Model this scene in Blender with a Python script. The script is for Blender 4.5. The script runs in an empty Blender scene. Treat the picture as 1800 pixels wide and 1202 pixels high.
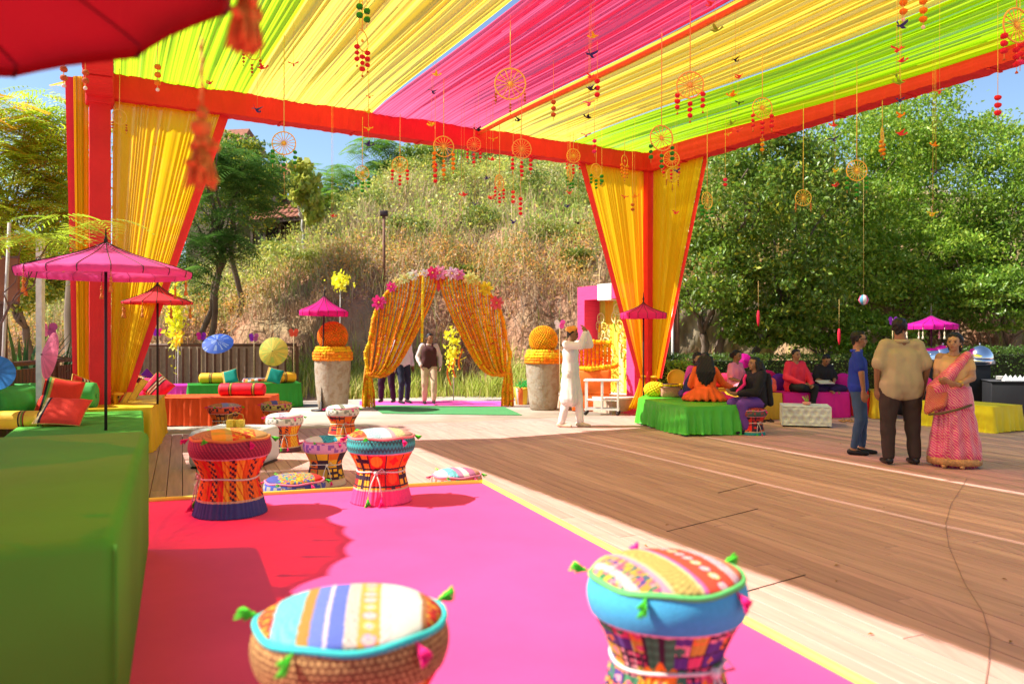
import bpy, math, random
import numpy as np
from mathutils import Vector, Matrix, Euler
R = math.radians
PI = math.pi
sc = bpy.context.scene
COL = sc.collection
RND = random.Random(7)
NP = np.random.default_rng(11)

# ------------------------------------------------------------------ camera, sky, sun, exposure
F, HOR, CH = 1400.0, 590.0, 1.6
cd = bpy.data.cameras.new('camera'); cam = bpy.data.objects.new('camera', cd); COL.objects.link(cam)
cam.location = (0, 0, CH); cam.rotation_euler = (R(90), 0, 0)
cd.sensor_width = 36; cd.lens = F / 1800 * 36; cd.shift_y = -11 / 1800
cd.clip_start = 0.05; cd.clip_end = 2000
cd.dof.use_dof = True; cd.dof.focus_distance = 9.0; cd.dof.aperture_fstop = 2.0
sc.camera = cam
SUN_EL, SUN_DIR = 47.0, Vector((1.0, 0.05, 0)).normalized()      # light travels towards +X
w = bpy.data.worlds.new('World'); sc.world = w; w.use_nodes = True
nt = w.node_tree; nt.nodes.clear()
sky = nt.nodes.new('ShaderNodeTexSky'); sky.sky_type = 'NISHITA'; sky.sun_disc = False
sky.sun_elevation = R(SUN_EL); sky.sun_rotation = math.atan2(-SUN_DIR.x, -SUN_DIR.y)
sky.air_density = 1.0; sky.dust_density = 0.3; sky.ozone_density = 2.5
bg = nt.nodes.new('ShaderNodeBackground'); bg.inputs[1].default_value = 0.10
wo = nt.nodes.new('ShaderNodeOutputWorld')
nt.links.new(sky.outputs[0], bg.inputs[0]); nt.links.new(bg.outputs[0], wo.inputs[0])
sl = bpy.data.lights.new('sun', 'SUN'); sl.energy = 4.9; sl.angle = R(0.55); sl.color = (1.0, 0.945, 0.87)
so = bpy.data.objects.new('sun', sl); COL.objects.link(so)
ld = Vector((SUN_DIR.x * math.cos(R(SUN_EL)), SUN_DIR.y * math.cos(R(SUN_EL)), -math.sin(R(SUN_EL))))
so.rotation_euler = ld.to_track_quat('-Z', 'Y').to_euler(); so.location = (-20, 0, 25)
sc.view_settings.view_transform = 'Standard'; sc.view_settings.look = 'None'
sc.view_settings.gamma = 1; sc.view_settings.use_curve_mapping = False
sc.view_settings.exposure = 1.05
cy = sc.cycles
cy.max_bounces = 7; cy.diffuse_bounces = 3; cy.glossy_bounces = 2; cy.transmission_bounces = 4
cy.transparent_max_bounces = 10; cy.caustics_reflective = False; cy.caustics_refractive = False
cy.sample_clamp_indirect = 6; cy.use_denoising = True

def pt(px, py, d):                       # photo pixel at a depth -> world
    return Vector(((px - 900) / F * d, d, CH - (py - HOR) / F * d))
def gp(px, py, z=0.0):                   # photo pixel on a level surface -> world
    d = (CH - z) * F / (py - HOR)
    return Vector(((px - 900) / F * d, d, z))
def zx(px, d): return (px - 900) / F * d

# ------------------------------------------------------------------ mesh building
class MB:
    def __init__(s): s.v = []; s.f = []; s.c = []; s.m = []; s.col = None; s.mi = 0
    def add(s, vs, fs, col=None, mi=None):
        b = len(s.v); s.v.extend([tuple(p) for p in vs])
        for f in fs:
            s.f.append(tuple(i + b for i in f)); s.c.append(col if col is not None else s.col); s.m.append(s.mi if mi is None else mi)
    def box(s, c, size, rot=0.0, col=None, bev=0.0, eul=None):
        x, y, z = [q / 2 for q in size]
        M = (Euler(eul).to_matrix() if eul is not None else Matrix.Rotation(rot, 3, 'Z'))
        c = Vector(c)
        if bev <= 0:
            vs = [c + M @ Vector((a * x, b * y, d * z)) for a in (-1, 1) for b in (-1, 1) for d in (-1, 1)]
            s.add(vs, [(0, 1, 3, 2), (4, 6, 7, 5), (0, 4, 5, 1), (2, 3, 7, 6), (0, 2, 6, 4), (1, 5, 7, 3)], col)
        else:
            bev = min(bev, x * .9, y * .9, z * .9)
            ring = lambda ex, ey, zz, r: [(sx * (ex - r) + r * math.cos(a), sy * (ey - r) + r * math.sin(a), zz)
                for sx, sy, a0 in ((1, 1, 0), (-1, 1, PI/2), (-1, -1, PI), (1, -1, 1.5 * PI)) for a in (a0, a0 + PI/4, a0 + PI/2)]
            k = bev * .3
            rr = [ring(x - bev, y - bev, -z, .0001), ring(x - k, y - k, -z + k, bev), ring(x, y, -z + bev, bev), ring(x, y, z - bev, bev), ring(x - k, y - k, z - k, bev), ring(x - bev, y - bev, z, .0001)]
            vs = [c + M @ Vector(p) for r_ in rr for p in r_]
            fs = [tuple(range(11, -1, -1)), tuple(range(60, 72))]
            for i in range(5):
                for j in range(12):
                    a = i * 12 + j; b = i * 12 + (j + 1) % 12
                    fs.append((a, b, b + 12, a + 12))
            s.add(vs, fs, col)
    def tube(s, pts, rad, n=8, col=None, closed=False, caps=True):
        pts = [Vector(p) for p in pts]; m = len(pts)
        if not hasattr(rad, '__len__'): rad = [rad] * m
        vs = []; up = None
        for i, p in enumerate(pts):
            if closed: t = pts[(i + 1) % m] - pts[i - 1]
            else: t = pts[min(i + 1, m - 1)] - pts[max(i - 1, 0)]
            t = t.normalized() if t.length > 1e-9 else Vector((0, 0, 1))
            if up is None: up = Vector((0, 0, 1)) if abs(t.z) < .9 else Vector((1, 0, 0))
            a = t.cross(up); a = a.normalized() if a.length > 1e-6 else t.orthogonal().normalized()
            b = a.cross(t).normalized(); up = b
            for k in range(n):
                w_ = 2 * PI * k / n
                vs.append(p + (a * math.cos(w_) + b * math.sin(w_)) * rad[i])
        fs = []
        for i in range(m if closed else m - 1):
            for k in range(n):
                a = i * n + k; b = i * n + (k + 1) % n; c2 = ((i + 1) % m) * n
                fs.append((a, b, c2 + (k + 1) % n, c2 + k))
        if caps and not closed:
            fs.append(tuple(range(n - 1, -1, -1))); fs.append(tuple((m - 1) * n + k for k in range(n)))
        s.add(vs, fs, col)
    def lathe(s, prof, n=24, c=(0, 0, 0), fn=None, colfn=None, M=None, caps=True, mi=None):
        """prof: list of (r,z); fn(ang,i)-> radius factor"""
        c = Vector(c); vs = []
        for i, (r, z) in enumerate(prof):
            for k in range(n):
                a = 2 * PI * k / n; q = r * (fn(a, i) if fn else 1)
                p = Vector((q * math.cos(a), q * math.sin(a), z))
                vs.append(c + (M @ p if M else p))
        b = len(s.v); s.v.extend([tuple(p) for p in vs])
        for i in range(len(prof) - 1):
            for k in range(n):
                k2 = (k + 1) % n
                s.f.append((b + i*n + k, b + i*n + k2, b + (i+1)*n + k2, b + (i+1)*n + k))
                s.c.append(colfn((k + .5) / n, i) if colfn else s.col); s.m.append(s.mi if mi is None else mi)
        if caps:
            for base, rev in ((0, True), ((len(prof) - 1) * n, False)):
                if prof[0 if rev else -1][0] > 1e-4:
                    ids = [b + base + k for k in range(n)]
                    s.f.append(tuple(ids[::-1] if rev else ids)); s.c.append(colfn(0, 0 if rev else len(prof) - 2) if colfn else s.col); s.m.append(s.mi if mi is None else mi)
    def ball(s, c, r, n=10, col=None, M=None, rough=0.0, seed=0):
        if not hasattr(r, '__len__'): r = (r, r, r)
        rr = random.Random(seed); m = max(4, n // 2 + 1); c = Vector(c); vs = []
        for i in range(m + 1):
            th = PI * i / m
            for k in range(n):
                a = 2 * PI * k / n; q = 1 + rough * (rr.random() - .5) * 2
                p = Vector((r[0] * math.sin(th) * math.cos(a) * q, r[1] * math.sin(th) * math.sin(a) * q, -r[2] * math.cos(th) * (q if 0 < i < m else 1)))
                vs.append(c + (M @ p if M else p))
        fs = []
        for i in range(m):
            for k in range(n):
                k2 = (k + 1) % n
                if i == 0: fs.append((0, n + k2, n + k))
                elif i == m - 1: fs.append((i*n + k, i*n + k2, m*n))
                else: fs.append((i*n + k, i*n + k2, (i+1)*n + k2, (i+1)*n + k))
        s.add(vs, fs, col)
    def cap(s, p0, r0, p1, r1, n=12):     # closed tapered capsule
        p0 = Vector(p0); p1 = Vector(p1); t = (p1 - p0); L = t.length
        t = t / L if L > 1e-6 else Vector((0, 0, 1))
        pts = []; rad = []
        for a in (-90, -60, -30, 0): pts.append(p0 + t * r0 * math.sin(R(a))); rad.append(max(.0005, r0 * math.cos(R(a))))
        for a in (0, 30, 60, 90): pts.append(p1 + t * r1 * math.sin(R(a))); rad.append(max(.0005, r1 * math.cos(R(a))))
        a_ = t.orthogonal().normalized(); b_ = t.cross(a_); vs = []
        for p, r in zip(pts, rad):
            for k in range(n):
                w_ = 2*PI*k/n; vs.append(p + (a_*math.cos(w_) + b_*math.sin(w_)) * r)
        fs = []
        for i in range(len(pts) - 1):
            for k in range(n): fs.append((i*n + k, i*n + (k+1) % n, (i+1)*n + (k+1) % n, (i+1)*n + k))
        fs.append(tuple(range(n - 1, -1, -1))); fs.append(tuple((len(pts)-1)*n + k for k in range(n)))
        s.add(vs, fs)
    def grid(s, P, col=None, colfn=None, closed=False, mi=None):   # P[i][j] points
        n = len(P); m = len(P[0]); b = len(s.v)
        s.v.extend([tuple(p) for row in P for p in row])
        for i in range(n - 1):
            for j in range(m if closed else m - 1):
                j2 = (j + 1) % m
                s.f.append((b + i*m + j, b + i*m + j2, b + (i+1)*m + j2, b + (i+1)*m + j))
                s.c.append(colfn(i, j) if colfn else (col if col is not None else s.col)); s.m.append(s.mi if mi is None else mi)
    def build(s, name, mat, parent=None, loc=None, rot=None, smooth=True, props=None, off=None):
        me = bpy.data.meshes.new(name)
        vs = s.v
        if off is not None: vs = [(x - off[0], y - off[1], z - off[2]) for x, y, z in vs]
        me.from_pydata(vs, [], s.f)
        mats = mat if isinstance(mat, (list, tuple)) else [mat]
        for m_ in mats: me.materials.append(m_)
        if len(mats) > 1: me.polygons.foreach_set('material_index', s.m)
        if any(c is not None for c in s.c):
            at = me.color_attributes.new('Col', 'FLOAT_COLOR', 'CORNER')
            buf = []
            for f, c in zip(s.f, s.c):
                c = c or (1, 1, 1)
                buf.extend((c[0], c[1], c[2], 1.0) * len(f))
            at.data.foreach_set('color', buf)
        me.polygons.foreach_set('use_smooth', [bool(smooth)] * len(s.f))
        me.update()
        return link(name, me, parent, loc, rot)

def link(name, data, parent=None, loc=None, rot=None):
    o = bpy.data.objects.new(name, data); COL.objects.link(o)
    if parent: o.parent = parent
    if loc is not None: o.location = loc
    if rot is not None: o.rotation_euler = rot if hasattr(rot, '__len__') else (0, 0, rot)
    return o
def tag(o, label=None, cat=None, group=None, kind=None):
    if label: o['label'] = label
    if cat: o['category'] = cat
    if group: o['group'] = group
    if kind: o['kind'] = kind
    return o
def thing(name, label, cat, loc=(0, 0, 0), rot=0, group=None):
    o = link(name, None, None, loc, rot); o.empty_display_size = .2
    return tag(o, label, cat, group)
def kids(o): return [c for c in ALLK.get(o.name, [])]
def copy_thing(root, loc, rot, label, group=None, scale=None):
    r = root.copy(); COL.objects.link(r); r.location = loc
    r.rotation_euler = rot if hasattr(rot, '__len__') else (0, 0, rot)
    r['label'] = label
    if group: r['group'] = group
    if scale: r.scale = (scale,) * 3 if not hasattr(scale, '__len__') else scale
    for ch in list(root.children):
        c = ch.copy(); COL.objects.link(c); c.parent = r
        for g in list(ch.children):
            d = g.copy(); COL.objects.link(d); d.parent = c
    return r
def sheet_np(name, V, Fq, colr=None, mat=None, parent=None, loc=None, smooth=False):
    """numpy mesh: V (n,3), Fq (m,k) all k-gons, colr per face (m,3)"""
    me = bpy.data.meshes.new(name); m, k = Fq.shape
    me.vertices.add(len(V)); me.vertices.foreach_set('co', V.astype(np.float32).ravel())
    me.loops.add(m * k); me.loops.foreach_set('vertex_index', Fq.astype(np.int32).ravel())
    me.polygons.add(m); me.polygons.foreach_set('loop_start', (np.arange(m) * k).astype(np.int32))
    me.polygons.foreach_set('use_smooth', np.full(m, smooth))
    if colr is not None:
        at = me.color_attributes.new('Col', 'FLOAT_COLOR', 'CORNER')
        c4 = np.ones((m, k, 4), np.float32); c4[:, :, :3] = colr[:, None, :]
        at.data.foreach_set('color', c4.ravel())
    me.materials.append(mat); me.update(calc_edges=True); me.validate()
    return link(name, me, parent, loc)

# ------------------------------------------------------------------ materials
_mc = {}
def M(name, col=None, rough=.8, var=.12, scale=12.0, bump=.15, bscale=None, transl=0.0, transp=0.0, metal=0.0, attr=False, spec=.3, stretch=None, rnd=0.0, sheen=0.0, col2=None, weave=0.0):
    if name in _mc: return _mc[name]
    m = bpy.data.materials.new(name); m.use_nodes = True; n = m.node_tree; N = n.nodes; L = n.links
    b = N['Principled BSDF']; out = N['Material Output']
    b.inputs['Roughness'].default_value = rough; b.inputs['Metallic'].default_value = metal
    b.inputs['Specular IOR Level'].default_value = spec
    tc = N.new('ShaderNodeTexCoord'); mp = N.new('ShaderNodeMapping'); L.new(tc.outputs['Object'], mp.inputs[0])
    if stretch: mp.inputs['Scale'].default_value = stretch
    nz = N.new('ShaderNodeTexNoise'); nz.inputs['Scale'].default_value = scale; nz.inputs['Detail'].default_value = 5
    L.new(mp.outputs[0], nz.inputs['Vector'])
    if attr: ca = N.new('ShaderNodeVertexColor'); ca.layer_name = 'Col'; base = ca.outputs[0]
    else:
        cc = N.new('ShaderNodeRGB'); cc.outputs[0].default_value = (*col, 1); base = cc.outputs[0]
    if col2:
        mx = N.new('ShaderNodeMixRGB'); rp = N.new('ShaderNodeValToRGB'); rp.color_ramp.elements[0].position = .4; rp.color_ramp.elements[1].position = .62
        L.new(nz.outputs[0], rp.inputs[0]); L.new(rp.outputs[0], mx.inputs[0]); L.new(base, mx.inputs[1]); mx.inputs[2].default_value = (*col2, 1); base = mx.outputs[0]
    hs = N.new('ShaderNodeHueSaturation'); L.new(base, hs.inputs['Color'])
    mr = N.new('ShaderNodeMapRange'); mr.inputs[1].default_value = .3; mr.inputs[2].default_value = .7
    mr.inputs[3].default_value = 1 - var; mr.inputs[4].default_value = 1 + var
    L.new(nz.outputs[0], mr.inputs[0]); v = mr.outputs[0]
    if rnd:
        oi = N.new('ShaderNodeObjectInfo'); m2 = N.new('ShaderNodeMapRange'); m2.inputs[3].default_value = 1 - rnd; m2.inputs[4].default_value = 1 + rnd
        L.new(oi.outputs['Random'], m2.inputs[0]); mu = N.new('ShaderNodeMath'); mu.operation = 'MULTIPLY'
        L.new(v, mu.inputs[0]); L.new(m2.outputs[0], mu.inputs[1]); v = mu.outputs[0]
    L.new(v, hs.inputs['Value']); L.new(hs.outputs[0], b.inputs['Base Color']); cout = hs.outputs[0]
    if bump:
        bp = N.new('ShaderNodeBump'); bp.inputs['Strength'].default_value = bump; bp.inputs['Distance'].default_value = .01
        n2 = N.new('ShaderNodeTexNoise'); n2.inputs['Scale'].default_value = bscale or scale * 3; n2.inputs['Detail'].default_value = 4
        L.new(mp.outputs[0], n2.inputs['Vector']); L.new(n2.outputs[0], bp.inputs['Height']); L.new(bp.outputs[0], b.inputs['Normal'])
        L.new(bp.outputs[0], b.inputs['Normal'])
    sh = b.outputs[0]
    if transl:
        t = N.new('ShaderNodeBsdfTranslucent'); L.new(cout, t.inputs[0]); mx = N.new('ShaderNodeMixShader'); mx.inputs[0].default_value = transl
        L.new(sh, mx.inputs[1]); L.new(t.outputs[0], mx.inputs[2]); sh = mx.outputs[0]
    if transp:
        t = N.new('ShaderNodeBsdfTransparent'); L.new(cout, t.inputs[0]); mx = N.new('ShaderNodeMixShader'); mx.inputs[0].default_value = transp
        L.new(sh, mx.inputs[1]); L.new(t.outputs[0], mx.inputs[2]); sh = mx.outputs[0]
        m['transp'] = transp
    L.new(sh, out.inputs[0])
    _mc[name] = m
    return m
def mulcol(c, k): return tuple(min(1, q * k) for q in c)

RED = (.80, .032, .042); ORED = (.82, .10, .03); YEL = (.88, .55, .03); LIME = (.36, .66, .02); PINK = (.88, .04, .22)
GREEN = (.05, .36, .03); DGREEN = (.015, .22, .02); MAG = (.72, .02, .30); ORANGE = (.85, .13, .01); WHITE = (.8, .79, .76)
PURPLE = (.13, .02, .32); TEAL = (.0, .38, .42); GOLD = (.55, .33, .06)
mWood = M('dark_wood', (.10, .05, .03), .6, .25, 8, .3, stretch=(1, 1, .15))
mPole = M('dark_pole', (.025, .015, .012), .5, .1)
mMeshCol = M('coloured_cloth', rough=.85, attr=True, var=.06, scale=60, bump=.2, sheen=.2)
mGold = M('gold_trim', GOLD, .45, .2, 60, .3, metal=.3)
mWhiteCloth = M('white_vinyl', (.66, .66, .64), .4, .03, 8, .05)
mRope = M('white_rope', (.75, .7, .6), .8, .15, 80, .5)
# ------------------------------------------------------------------ ground, hill
def sstep(a, b, x):
    t = np.clip((x - a) / (b - a), 0, 1); return t * t * (3 - 2 * t)
PY = np.array([-500, 20.3, 21.5, 22.6, 23.3, 24.2, 27, 32, 38, 60, 500.]); PZ = np.array([0, 0, .12, .45, 1.0, 2.7, 4.8, 7.5, 9.4, 10.5, 12.])
def H(x, y):
    x = np.asarray(x, float); y = np.asarray(y, float)
    wob = .35 * np.sin(x * .9) + .25 * np.sin(x * 2.3 + 1) + .12 * np.sin(x * 5.1 + y)
    yy = np.where(y > 20.3, np.maximum(20.3, y + wob), y)
    z = np.interp(yy, PY, PZ)
    amp = .45 + .55 * sstep(-14, -3, x) - .25 * sstep(9, 30, x)
    side = sstep(60, 25, np.abs(x))
    bum = .10 * np.sin(x * 1.7 + y * .6) * np.sin(y * 1.3 - x * .4) + .06 * np.sin(x * 4.3) * np.cos(y * 3.7)
    return z * amp * (.35 + .65 * side) + bum * sstep(22.3, 24, yy) * 1.5 - .10
xs = np.concatenate([np.linspace(-600, -40, 12), np.arange(-38, 38, .45), np.linspace(40, 600, 12)])
ys = np.concatenate([np.linspace(-600, 0, 10), np.linspace(2, 18, 6), np.arange(19, 46, .35), np.linspace(48, 600, 16)])
XX, YY = np.meshgrid(xs, ys); ZZ = H(XX, YY)
Vt = np.stack([XX.ravel(), YY.ravel(), ZZ.ravel()], 1); nx = len(xs)
ii, jj = np.meshgrid(np.arange(len(ys) - 1), np.arange(nx - 1), indexing='ij'); a = (ii * nx + jj).ravel()
Fq = np.stack([a, a + 1, a + nx + 1, a + nx], 1)
def ground_mat():
    m = bpy.data.materials.new('earth'); m.use_nodes = True; n = m.node_tree; N = n.nodes; L = n.links; b = N['Principled BSDF']
    b.inputs['Roughness'].default_value = .95
    tc = N.new('ShaderNodeTexCoord'); nz = N.new('ShaderNodeTexNoise'); nz.inputs['Scale'].default_value = .6; nz.inputs['Detail'].default_value = 8
    L.new(tc.outputs['Object'], nz.inputs['Vector']); rp = N.new('ShaderNodeValToRGB'); L.new(nz.outputs[0], rp.inputs[0])
    e = rp.color_ramp.elements; e[0].position = .35; e[0].color = (.36, .15, .08, 1); e[1].position = .68; e[1].color = (.40, .29, .14, 1)
    k = rp.color_ramp.elements.new(.52); k.color = (.40, .22, .12, 1)
    L.new(rp.outputs[0], b.inputs['Base Color'])
    n2 = N.new('ShaderNodeTexNoise'); n2.inputs['Scale'].default_value = 5; n2.inputs['Detail'].default_value = 8; L.new(tc.outputs['Object'], n2.inputs['Vector'])
    bp = N.new('ShaderNodeBump'); bp.inputs['Strength'].default_value = .9; bp.inputs['Distance'].default_value = .15; L.new(n2.outputs[0], bp.inputs['Height']); L.new(bp.outputs[0], b.inputs['Normal'])
    return m
g = sheet_np('ground', Vt, Fq, None, ground_mat(), smooth=True); tag(g, kind='structure')

# ------------------------------------------------------------------ deck: every board in sight is a piece
DA = R(-22.5)                                         # boards run along v
vdir = Vector((math.sin(-DA), -math.cos(DA), 0)); udir = Vector((math.cos(DA), math.sin(-DA), 0))
deck = link('deck', None, None, (0, 0, 0)); tag(deck, kind='structure')
O0 = gp(700, 746)                                     # far edge of the deck
def duv(u, v_, z=0): return O0 + udir * u + vdir * v_ + Vector((0, 0, z))
mDeck = M('deck_board', (.52, .295, .245), .66, .18, 3.0, .35, 40, stretch=(6, .35, 3), rnd=.10)
mb = MB(); mb.box((0, 0, 0), (1, 1, 1)); 
sub = MB(); c_ = duv(2, 12, -.075); sub.box(c_, (34, 29, .05), math.atan2(udir.y, udir.x)); sub.build('deck_base', M('deck_base', (.03, .02, .015), .9), deck)
BW, PITCH, BL = .147, .153, 3.65
proto = MB(); proto.box((0, 0, -.0225), (BW, BL - .005, .045), bev=.004); pm = proto.build('board', mDeck, deck, smooth=False); 
boards = []
for i in range(-85, 108):
    off = (i * 1.37) % BL if i % 2 else (i * .61) % BL
    k = 0
    v0 = -off
    while v0 < 24:
        a0 = max(0.0, v0); a1 = min(24.0, v0 + BL)
        if a1 - a0 > .3: boards.append((i * PITCH, (a0 + a1) / 2, a1 - a0))
        v0 += BL
def vis_size(b):
    best = 0
    for t in (-.5, -.25, 0, .25, .5):
        p = duv(b[0], b[1] + t * b[2])
        if p.y < .8: continue
        px = 900 + F * p.x / p.y; py = HOR + F * CH / p.y
        if -40 < px < 1840 and py < 1230:
            if p.x < .2 + (6 - p.y) * .38 and p.y < 6.1 and p.x > -3 and py > 870 and px < 1500: continue
            best += 1.0 / p.y
    return best
boards = [(vis_size(b), b) for b in boards]
boards.sort(key=lambda t: -t[0])
rotz = math.atan2(udir.y, udir.x)
rest = MB(); cnt = 0
for s_, b in boards:
    p = duv(b[0], b[1])
    if s_ > 0 and cnt < 299:
        o = pm if cnt == 0 else pm.copy()
        if cnt: COL.objects.link(o); o.parent = deck
        o.location = p + Vector((0, 0, RND.uniform(-.0012, .0012))); o.rotation_euler = (0, 0, rotz); o.scale = (1, b[2] / BL, 1); cnt += 1
    else: rest.box(p + Vector((0, 0, -.0225 + RND.uniform(-.0012, .0012))), (BW, b[2] - .005, .045), rotz)
o = rest.build('board_field', mDeck, deck, smooth=False); tag(o, kind='stuff')
for a_, b_ in ((gp(1172, 934), gp(1332, 894)), (gp(1288, 1046), gp(1416, 1010)), (gp(1262, 866), gp(1330, 850))):
    d_ = b_ - a_; m_ = MB(); m_.box(((a_ + b_) / 2) + Vector((0, 0, .0015)), (d_.length, .008, .004), math.atan2(d_.y, d_.x)); m_.build('joint_strip', M('joint_black', (.07, .04, .03), .8), deck, smooth=False)
# concrete apron beyond the deck
ap = MB(); ap.box(duv(2, -3.02, -.12), (34, 6.0, .235), rotz)
tag(ap.build('paving', M('concrete', (.50, .41, .33), .85, .18, 1.5, .3, 30), off=(0, 0, 0)), kind='structure')

# pink carpeted platform
C0 = gp(850, 848, .48); bdir = (gp(320, 877.6, .48) - C0).normalized(); rdir = (gp(1440, 1162, .48) - C0).normalized()
pl = thing('platform', 'low stage covered in hot pink carpet with a thin yellow edging', 'stage', (C0.x, C0.y, 0))
mCarp = M('pink_carpet', (.84, .062, .235), .95, .10, 1.3, .35, 7, sheen=.3)
def slab(mb, pts, z0, z1):
    n = len(pts); vs = [(p[0], p[1], z0) for p in pts] + [(p[0], p[1], z1) for p in pts]
    fs = [tuple(range(n - 1, -1, -1)), tuple(range(n, 2 * n))] + [(i, (i + 1) % n, (i + 1) % n + n, i + n) for i in range(n)]
    mb.add(vs, fs)
q = [C0 + bdir * 6.5, C0 + bdir * 6.5 + rdir * 8, C0 + rdir * 8, C0]
m_ = MB(); slab(m_, q, 0.0, .476); m_.f.pop(1); m_.c.pop(1); m_.m.pop(1)
def _rz(a, b):
    e = min(a, 1 - a, b, 1 - b) * 40
    return .479 + min(1, e) * (.0022 * math.sin(a * 31 + 3 * math.sin(b * 9)) * math.sin(b * 23 + a * 6) + .003 * max(0, math.sin(a * 9 + b * 14 + 2 * math.sin(a * 5))) ** 10)
m_.grid([[(C0 + bdir * 6.5 * (1 - i / 90) + rdir * 8 * j / 120).to_2d().to_tuple() + (_rz(i / 90, j / 120),) for j in range(121)] for i in range(91)])
o = m_.build('carpet', mCarp, pl, smooth=True, off=(C0.x, C0.y, 0))
o.data.polygons.foreach_set('use_smooth', [k >= 5 for k in range(len(o.data.polygons))])
m_ = MB()
n_ = Vector((0, 0, .006))
m_.tube([C0 + bdir * 6.5 + n_, C0 + n_], .018, 8); m_.tube([C0 + n_ , C0 + rdir * 8 + n_], .018, 8)
m_.build('edging', M('yellow_edging', (.9, .75, .12), .6, .05), pl, off=(C0.x, C0.y, 0))
st = thing('carpeted_step', 'small pink carpeted step against the right side of the stage', 'step', (0, 0, 0))
p = C0 + rdir * 2.9 - bdir * .2; st.location = (p.x, p.y, 0)
m_ = MB(); a_ = math.atan2(rdir.y, rdir.x); m_.box((0, 0, .12), (1.05, .36, .24), a_, bev=.01); m_.build('tread', mCarp, st)

# carpets at the entrance
def rug(name, label, pts, col, z=.008):
    c = pts[0]; m_ = MB(); slab(m_, pts, 0.001, z); o = m_.build(name, M(name, col, .95, .08, 5, .3, 200), off=(c[0], c[1], 0), loc=(c[0], c[1], 0), smooth=False); tag(o, label, 'carpet')
rug('green_carpet', 'green carpet runner lying before the marigold arch', [gp(650, 712.5), gp(672, 727), gp(918, 730), gp(885, 715)], (.07, .27, .09), .012)
rug('magenta_carpet', 'magenta carpet strip leading away behind the marigold arch', [gp(632, 705), gp(632, 711.9), gp(895, 714), gp(885, 705)], (.85, .10, .42), .006)

# ------------------------------------------------------------------ marquee
A0 = Vector((-5.9, 11.4, 0)); A1 = Vector((2.83, 16.5, 0)); AV = (A1 - A0).normalized(); AL = (A1 - A0).length
CV = Vector((.445, -.8955, 0)); CL = 13.0
B1 = A1 + Vector((.457, -.8895, 0)) * CL
mq = thing('marquee', 'open marquee with pleated yellow, pink and lime cloth roof on red wrapped posts', 'marquee', (A0.x, A0.y, 0))
MO = (A0.x, A0.y, 0)
def cloth_mat(name, col, tr=.3, tp=.12, stretch=False, lo=.3, hi=.7):
    m = bpy.data.materials.new(name); m.use_nodes = True; n = m.node_tree; N = n.nodes; L = n.links
    N.remove(N['Principled BSDF']); out = N['Material Output']
    uv = N.new('ShaderNodeVertexColor'); uv.layer_name = 'Col'
    hs = N.new('ShaderNodeHueSaturation'); hs.inputs['Color'].default_value = (*col, 1)
    sx = N.new('ShaderNodeSeparateColor'); L.new(uv.outputs[0], sx.inputs[0])
    mr = N.new('ShaderNodeMapRange'); mr.inputs[3].default_value = .97; mr.inputs[4].default_value = 1.03; L.new(sx.outputs[0], mr.inputs[0]); L.new(mr.outputs[0], hs.inputs['Value'])
    df = N.new('ShaderNodeBsdfDiffuse'); L.new(hs.outputs[0], df.inputs[0])
    tl = N.new('ShaderNodeBsdfTranslucent'); L.new(hs.outputs[0], tl.inputs[0])
    tn = N.new('ShaderNodeBsdfTransparent'); 
    mw = N.new('ShaderNodeMixRGB'); mw.inputs[0].default_value = .42; mw.inputs[2].default_value = (1, 1, 1, 1); L.new(hs.outputs[0], mw.inputs[1]); L.new(mw.outputs[0], tn.inputs[0])
    m1 = N.new('ShaderNodeMixShader'); m1.inputs[0].default_value = tr; L.new(df.outputs[0], m1.inputs[1]); L.new(tl.outputs[0], m1.inputs[2])
    m2 = N.new('ShaderNodeMixShader'); m3 = N.new('ShaderNodeMapRange'); m3.inputs[1].default_value = lo; m3.inputs[2].default_value = hi; m3.inputs[3].default_value = tp * .25; m3.inputs[4].default_value = tp * 1.6
    L.new(sx.outputs[0], m3.inputs[0]); L.new(m3.outputs[0], m2.inputs[0]); L.new(m1.outputs[0], m2.inputs[1]); L.new(tn.outputs[0], m2.inputs[2])
    L.new(m2.outputs[0], out.inputs[0]); return m
mRedC = M('red_wrap', RED, .75, .08, 3, .3, 30, transl=.12)
mYelC = cloth_mat('yellow_voile', (.97, .80, .10), .68, .13)
mPinkC = cloth_mat('pink_voile', (.95, .12, .24), .68, .11)
mLimeC = cloth_mat('lime_voile', (.52, .84, .012), .64, .20)
mDrapeY = cloth_mat('amber_voile', (.97, .58, .015), .60, .06)
ZB, ZT = 4.98, 5.34
mDrapeY2 = M('amber_tie', (.9, .45, .02), .7)
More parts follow.
